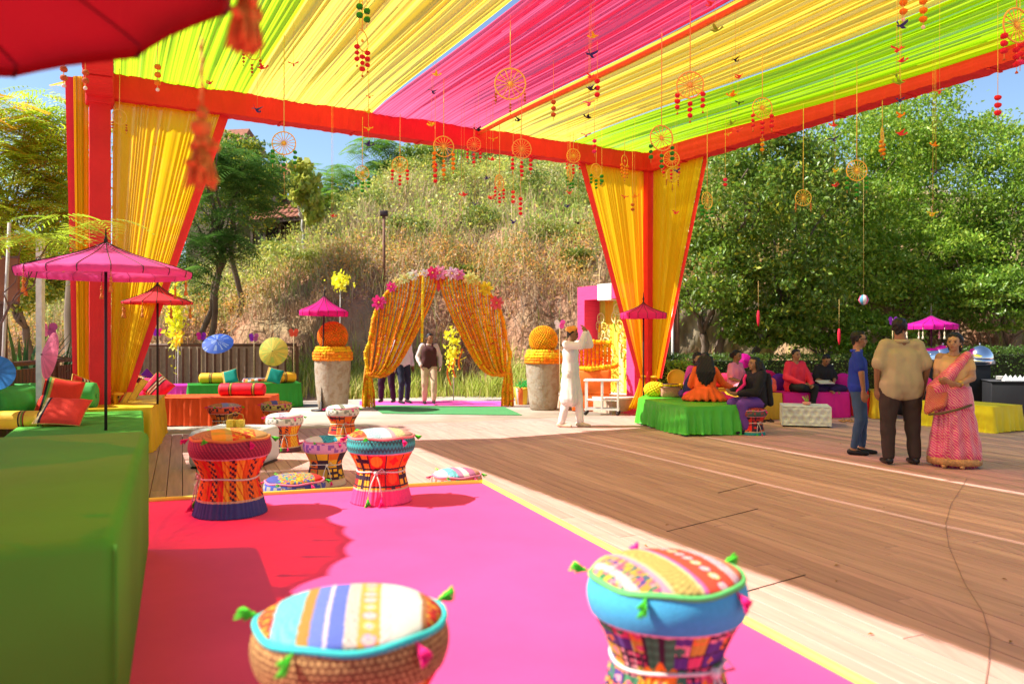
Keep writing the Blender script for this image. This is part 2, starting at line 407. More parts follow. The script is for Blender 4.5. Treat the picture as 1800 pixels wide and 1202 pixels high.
# pleated roof sheets: many real folds running away from the far beam
def roof_sheet(s0, s1, mat, seed, gap0=0.0, gap1=0.0, dense=0.0):
    rr = np.random.default_rng(seed); n = 240; m = 14
    s = np.linspace(0, 1, n)
    def prof(k):
        z = np.zeros(n)
        for fr, am in ((5, .020), (9, .016), (17, .011), (29, .009), (47, .006), (71, .004)):
            z += am * np.sin(2 * PI * (fr * s + rr.random() + .35 * np.sin(2 * PI * s * rr.uniform(.6, 2.2) + rr.random() * 6)))
        return z
    za, zb = prof(0), prof(1)
    da = np.clip(.5 + 4 * (za - np.roll(za, 2)) / .03 * .25 + rr.normal(0, .16, n), 0, 1)
    sm = np.convolve(rr.random(n + 8), np.ones(5) / 5, 'same')[:n]; da = np.clip(.55 * da + .45 * (sm - .5) * 3 + .25, 0, 1)
    lo_ = np.convolve(rr.random(n + 60), np.ones(9) / 9, 'same')[30:30 + n]; lo2 = np.convolve(rr.random(n + 60), np.ones(24) / 24, 'same')[30:30 + n]; da = np.clip(.35 * da + .65 * (.5 + (lo_ - .5) * 3.2 + (lo2 - .5) * 4), 0, 1)
    if dense: da = da * (1 - dense)
    rows = []
    for j in range(m + 1):
        t = j / m; row = []
        bow = math.sin(PI * min(1, t * 1.0))
        for i in range(n):
            ss = s0 + (s1 - s0) * (s[i] * (1 - (gap0 + gap1) * bow) + gap0 * bow)
            p = A0.lerp(A1, ss).lerp((A0 + CV * CL).lerp(B1, ss), t)
            z = ZT - .012 + (za[i] * (1 - t) + zb[i] * t) * (.22 + 1.5 * bow) - .16 * bow * bow + .05 * math.sin(ss * 40 + t * 5) * .3
            if t < .02: z -= .01
            row.append((p.x, p.y, z))
        rows.append(row)
    mb = MB(); mb.grid(rows, colfn=lambda i, j: (float(da[j]),) * 3)
    return mb
for k, (s0, s1, mt, g0, g1, dn) in enumerate([(0.004, .2, mLimeC, 0, .0, .55), (.2, .4, mYelC, 0, .045, .1), (.4, .6, mPinkC, 0.0, 0, 0), (.6, .8, mYelC, 0, 0, 0), (.8, .996, mLimeC, 0, 0, 0)]):
    roof_sheet(s0, s1, mt, 40 + k, g0, g1, dn).build('roof_cloth', mt, mq, off=MO)
# orange seam between pink and yellow
def along(s, t, z): 
    p = A0.lerp(A1, s).lerp((A0 + CV * CL).lerp(B1, s), t); return Vector((p.x, p.y, z))
mb = MB(); mb.tube([along(.6, t, ZT - .10 - .16 * math.sin(PI * t) ** 2) for t in np.linspace(0, 1, 12)], .035, 6); mb.build('seam_pole', M('orange_wrap', (.88, .22, .03), .7), mq, off=MO)
def beam(p, q, wd, z0, z1, nseg, name='beam'):
    mb = MB(); d = (q - p); L_ = d.length; a = math.atan2(d.y, d.x); d = d / L_; side = Vector((-d.y, d.x, 0)); rows = []
    rr = random.Random(int(L_ * 100)); n = int(L_ / .07)
    for i in range(n + 1):
        c = p + d * L_ * i / n; w_ = wd / 2 + rr.uniform(-.006, .008); sg = rr.uniform(-.008, .008)
        rows.append([c + side * w_ + Vector((0, 0, z0 + sg)), c - side * w_ + Vector((0, 0, z0 + sg)), c - side * w_ + Vector((0, 0, (z0 + z1) / 2)) * 1.0 - side * rr.uniform(0, .008), c - side * w_ + Vector((0, 0, z1)), c + side * w_ + Vector((0, 0, z1)), c + side * w_ + Vector((0, 0, (z0 + z1) / 2))])
    mb.grid(rows, closed=True); mb.add(rows[0], [(0, 1, 2, 3, 4, 5)]); mb.add(rows[-1], [(5, 4, 3, 2, 1, 0)])
    # sewn seams under the beam
    for i in range(1, int(L_ / 1.2)):
        c = p + d * 1.2 * i; mb.box((c.x, c.y, z0 - .012), (.04, wd * .92, .014), a)
    return mb.build(name, mRedC, mq, smooth=False, off=MO)
beam(A0 + AV * .16, A1 - AV * .16, .30, ZB, ZT, 60)
beam(A1, B1, .30, ZB - .01, ZT + .01, 60)
beam(A0, A0 + CV * CL, .34, ZB - .01, ZT + .01, 60)
for P_, nm in ((A0, 'post'), (A1, 'post')):
    mb = MB(); n = 44; rows = []
    rr = random.Random(3)
    for i in range(n + 1):
        z = (ZB - .02) * i / n; w_ = .135 + rr.uniform(-.003, .004); a0 = R(30)
        rows.append([P_ + Matrix.Rotation(a0, 3, 'Z') @ Vector((x * w_, y * w_, 0)) + Vector((0, 0, z)) for x, y in ((-1, -1), (1, -1), (1, 1), (-1, 1))])
    mb.grid(rows, closed=True); mb.build(nm, mRedC, mq, smooth=False, off=MO)
mb = MB(); mb.box(A0 + Vector((0, 0, 5.12)), (.36, .36, .46), R(30), bev=.02); mb.build('corner_wrap', mRedC, mq, off=MO)
def drape(p0, p1, g0, g1, ztop, ztie, pleats, seed, border=True, curve=.55, flip=1, floor=None):
    """cloth hung from p0-p1 and gathered to g0-g1 at ztie; p1 side is free and bordered"""
    rr = np.random.default_rng(seed); n = pleats * 8; m = 26
    s = np.linspace(0, 1, n); dv = (p1 - p0).normalized(); nrm = Vector((-dv.y, dv.x, 0)) * flip
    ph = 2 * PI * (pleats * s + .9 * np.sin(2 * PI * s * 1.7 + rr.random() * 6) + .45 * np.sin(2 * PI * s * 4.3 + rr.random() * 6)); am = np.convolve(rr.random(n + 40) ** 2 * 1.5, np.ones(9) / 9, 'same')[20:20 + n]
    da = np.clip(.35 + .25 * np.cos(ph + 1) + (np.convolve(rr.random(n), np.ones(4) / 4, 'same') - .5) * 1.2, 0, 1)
    rows = []
    for j in range(m + 1):
        t = j / m; e = t ** curve if curve != 1 else t
        a = p0.lerp(g0, e); b = p1.lerp(g1, t ** (curve + .35) if curve != 1 else t); z = ztop + (ztie - ztop) * t
        row = []
        for i in range(n):
            p = a.lerp(b, s[i]); amp = (.030 - .012 * t) * am[i]
            row.append(p + nrm * (math.sin(ph[i]) * amp) + Vector((0, 0, z)))
        rows.append(row)
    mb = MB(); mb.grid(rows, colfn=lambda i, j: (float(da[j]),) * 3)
    mb.build('drape', mDrapeY, mq, off=MO)
    if border:
        mb = MB(); rr2 = []
        for j in range(m + 1):
            t = j / m; q = rows[j][-1]; a = p0.lerp(g0, t)
            d2 = dv * (.12 - .05 * t)
            rr2.append([q - dv * .02 - nrm * .03, q + d2 * .35 - nrm * .045, q + d2 - nrm * .02])
        mb.grid(rr2); mb.build('drape_border', mRedC, mq, off=MO)
    return rows
hT = ZB + .02
GT = .78
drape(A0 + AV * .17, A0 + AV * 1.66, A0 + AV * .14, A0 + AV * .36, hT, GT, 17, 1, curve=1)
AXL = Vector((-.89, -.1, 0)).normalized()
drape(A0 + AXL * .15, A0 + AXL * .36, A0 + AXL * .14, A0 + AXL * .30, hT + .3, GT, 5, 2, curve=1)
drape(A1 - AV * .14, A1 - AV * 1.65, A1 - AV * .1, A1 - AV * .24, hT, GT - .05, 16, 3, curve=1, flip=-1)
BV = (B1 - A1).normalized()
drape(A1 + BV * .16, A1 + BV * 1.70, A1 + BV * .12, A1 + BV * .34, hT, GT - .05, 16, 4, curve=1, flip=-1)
# gathered tails on the floor
def tail(c, dirv, w0, w1, z0, mat, seed, nm='drape_tail'):
    rr = random.Random(seed); rows = []; n = 28
    side = Vector((-dirv.y, dirv.x, 0))
    for j in range(9):
        t = j / 8; wd = w0 + (w1 - w0) * t ** 1.3; row = []
        for i in range(n):
            s = i / (n - 1) - .5
            row.append(c + dirv * (.22 * t * t) + side * s * wd + dirv * .03 * math.sin(s * 30 + seed) * (.4 + t) + Vector((0, 0, z0 * (1 - t) + .015 + (.02 * abs(math.sin(s * 22)) if j == 8 else 0))))
        rows.append(row)
    mb = MB(); mb.grid(rows, colfn=lambda i, j: (.5 + .4 * math.sin(j * 1.7),) * 3); mb.build(nm, mat, mq, off=MO)
tail(A1 - AV * .16, (-AV + BV * .6).normalized(), .12, .55, GT - .05, mDrapeY, 5)
tail(A1 + BV * .16, (BV).normalized(), .12, .42, GT - .05, mDrapeY, 6)
tail(A0 + AV * .2, (AV - CV * -.2).normalized(), .16, .5, GT, mDrapeY, 7)
tail(A1 - AV * .42 + BV * .05, -AV, .1, .5, .10, mPinkC, 8)
for P_ in (A0 + AV * .22, A1 - AV * .16, A1 + BV * .2): mb = MB(); mb.ball((P_.x, P_.y, GT - .02), (.10, .10, .03), 12); mb.build('tie', mDrapeY2, mq, off=MO)
# ------------------------------------------------------------------ foliage
def _lm(): return leaf_mat('feather_leaf', .58)
def leaf_mat(name, transl=.35, rough=.45, spec=.5):
    return M(name, rough=rough, attr=True, var=.12, scale=1.2, bump=0, transl=transl, spec=spec)
mLeaf = leaf_mat('leaf', .42); mGloss = leaf_mat('glossy_leaf', .38, .38, .5); mBlade = leaf_mat('grass_blade', .30, .8, .15)
mBark = M('bark', (.16, .115, .08), .9, .3, 6, .8, 14, stretch=(1, 1, .25))
LB = np.array([2.5, 1.8, 1.0])
def frames(n, rng, up=.35):
    """random leaf frames: direction along leaf t, width b"""
    t = rng.normal(size=(n, 3)); t[:, 2] -= up; t /= np.linalg.norm(t, axis=1)[:, None]
    q = rng.normal(size=(n, 3)); q[:, 2] += 0
    b = np.cross(t, q); b /= np.linalg.norm(b, axis=1)[:, None]
    return t, b
def leaves(P, size, rng, col, colvar=.25, aspect=.5, up=.35, yel=0.0, col2=None):
    col = np.array(col) * LB; col2 = None if col2 is None else np.array(col2) * LB; n = len(P); t, b = frames(n, rng, up); s = size * rng.uniform(.6, 1.3, n)[:, None]
    nn = np.cross(t, b)
    V = np.stack([P - t * s * .5, P + b * s * aspect * .5 + nn * s * .06, P + t * s * .5, P - b * s * aspect * .5 + nn * s * .06], 1).reshape(-1, 3)
    Fq = np.arange(4 * n).reshape(n, 4)
    c = np.array(col)[None] * rng.uniform(1 - colvar, 1 + colvar, (n, 1)) * rng.uniform(.9, 1.1, (n, 3))
    if col2 is not None:
        k = rng.random(n) < yel; c[k] = np.array(col2)[None] * rng.uniform(.75, 1.2, (k.sum(), 1))
    return V, Fq, np.clip(c, 0, 1)
def blob_points(n, c, r, rng, shell=.62, clumps=60, cr=.28):
    """clumpy points through an ellipsoid's outer shell"""
    c = np.array(c); r = np.array(r)
    d = rng.normal(size=(clumps, 3)); d /= np.linalg.norm(d, axis=1)[:, None]
    rad = rng.uniform(shell, 1.0, clumps) ** .7
    cc = d * rad[:, None]
    k = rng.integers(0, clumps, n); sz = rng.uniform(.6, 1.3, clumps) * cr
    off = rng.normal(size=(n, 3)) * sz[k][:, None] * .55; off[:, 2] *= .6
    return c + (cc[k] + off) * r
def limb(mb, p, q, r0, r1, rng, n=6, wob=.08):
    p = Vector(p); q = Vector(q); L_ = (q - p).length
    pts = [p.lerp(q, i / n) + (Vector((rng.uniform(-1, 1), rng.uniform(-1, 1), rng.uniform(-.4, .4))) * wob * L_ * (0 if i in (0, n) else .5)) for i in range(n + 1)]
    mb.tube(pts, [r0 + (r1 - r0) * i / n for i in range(n + 1)], 8)
def tree(name, label, base, crowns, nleaf, size, col, stems, seed, mat=None, cat='tree', group=None, yel=.1, col2=None, up=.35, trunk_r=.12, aspect=.5, clumps=60, cr=.28, shell=.62, bark=None, frond=False):
    """crowns: [(centre, radii, weight)], stems: list of (dx,dy) offsets at the base"""
    base = Vector(base); t = thing(name, label, cat, base, 0, group); rng = np.random.default_rng(seed); rr = random.Random(seed)
    mb = MB(); top = [Vector(c[0]) for c in crowns]
    for i, (dx, dy) in enumerate(stems):
        c = top[i % len(top)]; b0 = base + Vector((dx * .4, dy * .4, -.1)); mid = b0.lerp(Vector((c.x, c.y, c.z - crowns[i % len(top)][1][2] * .8)), .75) + Vector((dx, dy, 0))
        limb(mb, b0, mid, trunk_r, trunk_r * .72, rr); 
        for k in range(4):
            a = rr.uniform(0, 6.28); rc = crowns[i % len(top)][1]
            e = c + Vector((math.cos(a) * rc[0] * .6, math.sin(a) * rc[1] * .6, rr.uniform(-.3, .5) * rc[2]))
            limb(mb, mid, e, trunk_r * .5, trunk_r * .12, rr, 6, .15)
    mb.build('trunk', bark or mBark, t, off=base)
    W = sum(c[2] for c in crowns); Vs = []; Fs = []; Cs = []; b0 = 0
    for c, r, wt in crowns:
        n = int(nleaf * wt / W)
        P = blob_points(n, c, r, rng, shell, clumps, cr)
        if frond: V, Fq, cc = fronds(P, size, rng, col, col2, yel)
        else: V, Fq, cc = leaves(P, size, rng, col, .3, aspect, up, yel, col2)
        Vs.append(V); Fs.append(Fq + b0); Cs.append(cc); b0 += len(V)
    V = np.concatenate(Vs) - np.array(base)
    sheet_np('crown', V, np.concatenate(Fs), np.concatenate(Cs), mat or mLeaf, t)
    return t
def fronds(P, L_, rng, col, col2=None, yel=0.0, npair=9, droop=.5, width=.16):
    """feathery leaves: a bent midrib with pairs of narrow leaflets"""
    col = np.array(col) * [1.7, 1.5, 1.2]; n = len(P); a = rng.uniform(0, 2 * PI, n); el = rng.uniform(-.35, .35, n)
    t = np.stack([np.cos(a) * np.cos(el), np.sin(a) * np.cos(el), np.sin(el)], 1); side = np.stack([-np.sin(a), np.cos(a), rng.uniform(-.3, .3, n)], 1)
    L2 = L_ * rng.uniform(.7, 1.3, n); Vs = []; cs = []
    base = np.array(col)[None] * rng.uniform(.7, 1.3, (n, 1)) * rng.uniform(.92, 1.08, (n, 3))
    if col2 is not None:
        k = rng.random(n) < yel; base[k] = np.array(col2)[None] * rng.uniform(.75, 1.2, (k.sum(), 1))
    for i in range(npair):
        f = (i + .5) / npair; pos = P + t * (L2 * f)[:, None]; pos[:, 2] -= droop * L2 * f * f
        ln = (width * 2.2 * L2 * math.sin(PI * (.12 + .8 * f)))[:, None]; wd = (L2 * .5 / npair * .85)[:, None]
        for sg in (-1, 1):
            e = pos + sg * side * ln + t * ln * .35; e[:, 2] -= ln[:, 0] * .2
            Vs.append(np.stack([pos - t * wd * .5, e - t * wd * .25, e + t * wd * .25, pos + t * wd * .5], 1)); cs.append(base)
    V = np.concatenate(Vs).reshape(-1, 3); m = len(V) // 4
    return V, np.arange(4 * m).reshape(m, 4), np.clip(np.concatenate(cs), 0, 1)

# right hand trees
FG = (.060, .135, .022); FG2 = (.13, .22, .03)
def C(px, py, d, rx, ry, rz, w_=1): return (tuple(pt(px, py, d)), (rx, ry, rz), w_)
GT_ = 'broad leaved trees behind the seating on the right'
tree('shade_tree', 'large glossy tree with leaning trunks behind the seats, nearest the marquee post', (zx(1252, 20.5), 20.5, .0),
     [C(1290, 350, 20, 1.5, 1.9, 1.7, 3), C(1400, 380, 20.5, 1.7, 2, 2.0, 3), C(1250, 480, 19.6, 1.3, 1.5, 1.1, 2), C(1360, 510, 19.6, 1.6, 1.5, 1.0, 2.2), C(1340, 255, 20.5, 1.2, 1.5, .9, 1.4), C(1345, 575, 19.6, 1.0, .8, .5, 1.2)],
     40000, .13, (.065, .15, .024), [(0, 0), (.25, .1), (-.15, .2)], 21, mGloss, group=GT_, trunk_r=.13, yel=.12, col2=(.16, .24, .03), clumps=80, shell=.55, up=.7)
tree('shade_tree', 'many stemmed tree fanning up behind the woman in coral', (zx(1435, 21.5), 21.5, .0),
     [C(1510, 300, 22, 2.0, 2.0, 1.9, 3), C(1600, 230, 23, 1.7, 2, 1.4, 2), C(1480, 480, 21, 1.9, 1.7, 1.2, 2.5), C(1590, 420, 21.5, 1.7, 1.7, 1.7, 2.5), C(1440, 570, 20.3, 1.2, .9, .6, 1.4), C(1530, 590, 20.3, 1.1, .9, .7, 1.4)],
     38000, .12, (.085, .20, .024), [(-.3, 0), (-.1, .1), (.2, 0), (.5, .1), (0, -.1)], 22, mLeaf, group=GT_, trunk_r=.06, yel=.2, col2=(.15, .27, .04), clumps=90, shell=.5, up=.5)
tree('shade_tree', 'bushy bright green tree standing behind the man in the tan shirt', (zx(1655, 22), 22, .0),
     [C(1690, 330, 22.5, 2.1, 2.2, 1.8, 3), C(1650, 470, 21, 1.9, 1.8, 1.3, 2.4), C(1720, 260, 23.5, 1.1, 1.5, 1.0, 1.2), C(1580, 260, 23, 1.2, 1.5, 1.2, 1.5)],
     36000, .11, (.10, .23, .03), [(-.2, 0), (.3, .1)], 23, mLeaf, group=GT_, trunk_r=.09, yel=.22, col2=(.17, .30, .05), clumps=90, shell=.5, up=.5)
tree('shade_tree', 'dark leaved tree at the right edge of the photo over the buffet', (zx(1800, 20.5), 20.5, .0),
     [C(1800, 400, 21.5, 1.6, 2, 1.7, 3), C(1760, 525, 19.5, 1.5, 1.3, .8, 2), C(1870, 330, 22, 1.5, 2, 1.6, 2), C(1880, 500, 20, 1.3, 1.5, 1.3, 2)],
     30000, .12, (.065, .16, .024), [(-.5, 0), (.1, .1), (.5, 0)], 24, mGloss, group=GT_, trunk_r=.06, yel=.12, col2=(.12, .22, .04), clumps=80, shell=.5, up=.5)
tree('shade_tree', 'dark low tree filling the gap between the standing guests and the hedge', (zx(1570, 24.5), 24.5, .3),
     [C(1560, 520, 24.5, 2.4, 1.6, 1.3, 3), C(1480, 420, 25, 2.4, 1.4, 2.2, 3), C(1640, 500, 25.5, 2.2, 1.5, 1.4, 2)],
     20000, .14, (.04, .10, .02), [(-.3, 0), (.3, .1)], 25, mGloss, group=GT_, trunk_r=.09, clumps=70, shell=.4)
# hill top trees
HT = 'trees along the top of the hill'
def ht(px, py, d): return (zx(px, d), d, float(H(zx(px, d), d)))
tree('feathery_tree', 'feathery bright green tree on the hilltop right of the tiled house', ht(640, 0, 37), [C(625, 320, 37, 1.9, 1.5, 1.2, 2), C(600, 365, 36, 1.7, 1.3, 1.0, 2), C(660, 270, 37.5, 1.2, 1.2, .7, 1), C(690, 350, 36.5, 1.2, 1.2, .9, 1)],
     1700, .75, (.12, .27, .04), [(0, 0), (.3, .1)], 31, mLeaf, group=HT, col2=(.22, .34, .05), yel=.3, frond=True, trunk_r=.07, clumps=30)
tree('hill_tree', 'dark round bush tree on the hilltop left of the railing', ht(740, 0, 37), [C(745, 300, 37, 1.7, 1.5, 1.5, 2), C(700, 325, 37, 1.2, 1.5, 1.1, 1)], 14000, .16, (.075, .16, .035), [(0, 0)], 32, mLeaf, group=HT, yel=.15, col2=(.16, .26, .05), shell=.3)
tree('hill_tree', 'pale green bushy tree rising behind the red beam above the hillside railing', ht(850, 0, 40), [C(830, 285, 40, 2.2, 1.5, 1.3, 2), C(900, 290, 41, 2.0, 1.5, 1.2, 2), C(780, 250, 41, 1.6, 1.3, 1.0, 1)], 15000, .18, (.14, .27, .05), [(0, 0), (.5, 0)], 33, mLeaf, group=HT, yel=.3, col2=(.24, .36, .07), shell=.3)
tree('hill_tree', 'loose green tree behind the right end of the hillside railing', ht(990, 0, 39), [C(960, 305, 39, 1.9, 1.5, 1.1, 2), C(1050, 300, 38, 2.3, 1.5, 1.1, 2)], 14000, .17, (.12, .24, .04), [(0, 0)], 34, mLeaf, group=HT, yel=.3, col2=(.22, .33, .06), shell=.3)
tree('hill_tree', 'thin stemmed shrub tree growing halfway up the hill below the feathery tree', ht(585, 0, 33), [C(585, 385, 33, 1.3, 1.2, 1.0, 2)], 8000, .14, (.15, .30, .04), [(0, 0)], 35, mLeaf, group=HT, yel=.3, col2=(.24, .36, .06), shell=.3, trunk_r=.05)
# left: dark broad tree behind the red and amber curtain
tree('broad_leaved_tree', 'dark broad leaved tree with drooping branches just right of the left curtain', ht(350, 0, 23.5),
     [C(400, 290, 22.5, 1.1, 1.2, .9, 3), C(370, 370, 22.5, 1.3, 1.2, 1.0, 3), C(445, 300, 23, .9, 1.0, .8, 1.5), C(330, 430, 21.5, .9, .9, .7, 1.8), C(470, 350, 23.5, .5, .8, .6, .8), C(395, 430, 21.8, .7, .7, .45, 1.4), C(350, 480, 20.8, .5, .6, .4, .8)],
     1150, .62, (.06, .15, .03), [(0, 0), (.3, 0)], 36, mGloss, col2=(.16, .32, .05), yel=.3, frond=True, trunk_r=.10, clumps=40, shell=.35)
tree('broad_leaved_tree', 'tree with yellow flecked foliage mixed into the dark tree by the tiled house', ht(420, 0, 25.5),
     [C(400, 255, 25, 1.2, 1.0, .5, 1), C(450, 330, 25, 1.0, 1.0, 1.3, 2), C(360, 330, 25, 1.2, 1.0, 1.4, 2), C(330, 260, 25, .9, .9, .6, 1)], 15000, .12, (.055, .13, .025), [(0, 0)], 37, mLeaf, col2=(.28, .36, .04), yel=.25, shell=.3, trunk_r=.1)
tree('creeper_tree', 'slim tree wrapped in large hanging creeper leaves beside the house wall', ht(537, 0, 28.5),
     [C(530, 325, 28.4, .55, .5, .9, 2), C(550, 370, 28.4, .35, .4, .5, 1)], 1500, .26, (.16, .26, .06), [(0, 0)], 38, mLeaf, aspect=.85, up=1.6, yel=.4, col2=(.26, .36, .12), shell=.2, trunk_r=.06, bark=M('pale_bark', (.5, .47, .42), .8))
# far left: gulmohar with yellowing feathery leaves, trunk, spiky plant
LT = 'trees beyond the left railing'
tree('feathery_tree', 'feathery tree with yellow tipped leaves filling the upper left of the photo', (zx(-90, 13), 13, 0),
     [C(-30, 240, 12.6, 1.1, .9, .7, 3), C(70, 225, 13.2, .95, .8, .6, 3), C(20, 340, 12.8, 1.2, .8, .6, 3), C(100, 330, 13.2, .5, .7, .6, 1.4), C(-60, 430, 12.6, .8, .7, .7, 1.5), C(115, 435, 13.4, .5, .6, .4, 1.2), C(30, 440, 12.8, 1.1, .5, .4, 1.5)],
     1500, .52, (.33, .47, .04), [(0, 0), (-.3, .1)], 41, _lm(), group=LT, col2=(.72, .42, .03), yel=.25, frond=True, trunk_r=.045, clumps=36, shell=.2, bark=M('grey_bark', (.35, .27, .2), .8))
tree('feathery_tree', 'feathery branch of a near tree reaching across the red post above the pink parasol', (zx(-120, 8.2), 8.2, 0),
     [C(60, 415, 8.4, .40, .25, .10, 1.6), C(160, 388, 8.8, .50, .25, .08, 1)],
     60, .42, (.26, .40, .04), [(0, 0)], 42, _lm(), group=LT, col2=(.65, .45, .03), yel=.2, frond=True, trunk_r=.018, clumps=10, shell=.2)
tree('hill_tree', 'mid green tree behind the left railing below the feathery leaves', ht(60, 0, 21.5),
     [C(40, 480, 20, 1.3, 1, .9, 3), C(120, 470, 21, .9, 1, 1.0, 2), C(90, 300, 22, 1.5, 1, 1.2, 2), C(-30, 400, 20, 1.2, 1, 1.5, 2), C(110, 390, 22, .9, .9, 1.0, 2)], 22000, .12, (.09, .18, .025), [(0, 0), (1, 0)], 43, mLeaf, group=LT, yel=.3, col2=(.26, .32, .04), shell=.2)
# tree beyond the frame on the left whose shade falls over the seats
tree('feathery_tree', 'feathery tree out past the left edge shading the seats', (-9.2, 7.2, 0), [((-8.0, 7.3, 4.6), (1.1, 1.5, .5), 2), ((-8.6, 9.2, 4.8), (1.2, 1.4, .6), 2)],
     420, .5, (.12, .24, .03), [(0, 0)], 44, mLeaf, group=LT, col2=(.5, .3, .03), yel=.2, frond=True, trunk_r=.08, clumps=24, shell=.2)

# trunk with scarred bark by the left railing
t = thing('tree_stump', 'bare dark palm like trunk standing just left of the red post', 'tree', (zx(132, 15), 15, 0))
mb = MB(); mb.tube([(0, 0, -.1), (.02, 0, 1), (-.02, 0, 2), (.03, 0, 2.9), (0, 0, 3.3)], [.2, .18, .17, .16, .13], 12); mb.build('trunk', mBark, t)
# spiky plants
def spiky(px, py, d, n, L_, label, seed, col=(.05, .14, .03)):
    rr = random.Random(seed); p = gp(px, py) if py > 600 and d is None else Vector((zx(px, d), d, 0))
    mb = MB()
    for i in range(n):
        a = rr.uniform(0, 6.28); sp = rr.uniform(.15, .6); ln = L_ * rr.uniform(.6, 1.1); c = tuple(q * rr.uniform(.7, 1.4) for q in col)
        pts = [Vector((math.cos(a) * sp * ln * f ** 1.5, math.sin(a) * sp * ln * f ** 1.5, ln * (f - .25 * f * f * sp * 2))) for f in (0, .25, .5, .75, 1)]
        sd = Vector((-math.sin(a), math.cos(a), 0)); w_ = [.03, .045, .04, .025, .003]
        for k in range(4):
            mb.add([pts[k] - sd * w_[k], pts[k] + sd * w_[k], pts[k+1] + sd * w_[k+1], pts[k+1] - sd * w_[k+1]], [(0, 1, 2, 3)], c)
    o = mb.build('spiky_plant', mGloss, None, p); tag(o, label, 'plant')
spiky(40, 0, 12.5, 70, 2.0, 'tall sword leaved plant beyond the railing under the brown board', 51)
spiky(100, 0, 13.2, 50, 1.6, 'shorter sword leaved plant beyond the railing right of the white pole', 52)

# ------------------------------------------------------------------ hillside grass and scrub
def blades(n, P, hgt, wd, col, rng, lean=.5, colv=.3, col2=None, f2=0.):
    a = rng.uniform(0, 2 * PI, n); h = hgt * rng.uniform(.4, 1.25, n); w_ = wd * rng.uniform(.7, 1.3, n)
    d = np.stack([np.cos(a), np.sin(a), np.zeros(n)], 1); ln = rng.uniform(.05, lean, n) * h; b = rng.uniform(0, 2 * PI, n)
    l_ = np.stack([np.cos(b), np.sin(b), np.zeros(n)], 1) * ln[:, None]
    z = np.array([0, 0, 1.0]); mid = P + l_ * .3 + z * (h * .6)[:, None]; top = P + l_ + z * h[:, None]; s = d * w_[:, None]
    V = np.stack([P - s, P + s, mid + s * .8, mid - s * .8, top + s * .12, top - s * .12], 1).reshape(-1, 3)
    i = np.arange(n)[:, None] * 6
    Fq = np.concatenate([i + np.array([[0, 1, 2, 3]]), i + np.array([[3, 2, 4, 5]])]); 
    c = np.array(col)[None] * rng.uniform(1 - colv, 1 + colv, (n, 1)) * rng.uniform(.92, 1.08, (n, 3))
    if col2 is not None: k = rng.random(n) < f2; c[k] = np.array(col2) * rng.uniform(.7, 1.3, (k.sum(), 1))
    return V, Fq, np.clip(np.concatenate([c, c]), 0, 1)
def scatter(n, x0, x1, y0, y1, rng, clump=0, cs=.5):
    if clump:
        cx = rng.uniform(x0, x1, clump); cy_ = rng.uniform(y0, y1, clump); k = rng.integers(0, clump, n)
        x = cx[k] + rng.normal(0, cs, n); y = cy_[k] + rng.normal(0, cs, n)
    else: x = rng.uniform(x0, x1, n); y = rng.uniform(y0, y1, n)
    return np.stack([x, y, H(x, y)], 1)
def patch(x, y, s, seed):       # smooth 0..1 field
    r = np.random.default_rng(seed); v = 0
    for k in range(5): a, b, c = r.uniform(.3, 1.2, 3); v = v + np.sin(x * s * a + 6 * c) * np.cos(y * s * b * 1.7 + 3 * a)
    return .5 + v / 5
rng = np.random.default_rng(5)
def mass(name, V, Fq, c, mat):
    o = sheet_np(name, V, Fq, c, mat); tag(o, kind='stuff'); return o
P = scatter(60000, -22, 22, 24.6, 40, rng, 900, .55)
g_ = patch(P[:, 0], P[:, 1], .55, 3); ok = rng.random(len(P)) < (.25 + .9 * g_); P = P[ok]
mass('dry_grass', *blades(len(P), P, .75, .017, (.60, .45, .26), rng, .8, .35, (.38, .44, .14), .32), mBlade)
P = scatter(40000, -22, 14, 25, 40, rng, 700, .5); g_ = patch(P[:, 0], P[:, 1], .55, 3); P = P[rng.random(len(P)) < (1.0 - g_) * np.clip((P[:, 1] - 25) / 5, .25, 1.1)]
mass('green_weeds', *blades(len(P), P, .6, .02, (.34, .46, .09), rng, .7, .3, (.48, .54, .15), .3), mBlade)
P = scatter(26000, -22, 22, 20.9, 22.8, rng, 260, .35); P = P[(P[:, 1] > 20.4)]
mass('green_grass', *blades(len(P), P, .55, .014, (.42, .50, .08), rng, .6, .3, (.62, .58, .20), .35), mBlade)
P = scatter(16000, -22, 22, 22.8, 24.8, rng, 220, .3)
mass('cliff_grass', *blades(len(P), P, .5, .012, (.56, .38, .22), rng, 1.0, .3, (.36, .22, .12), .4), mBlade)
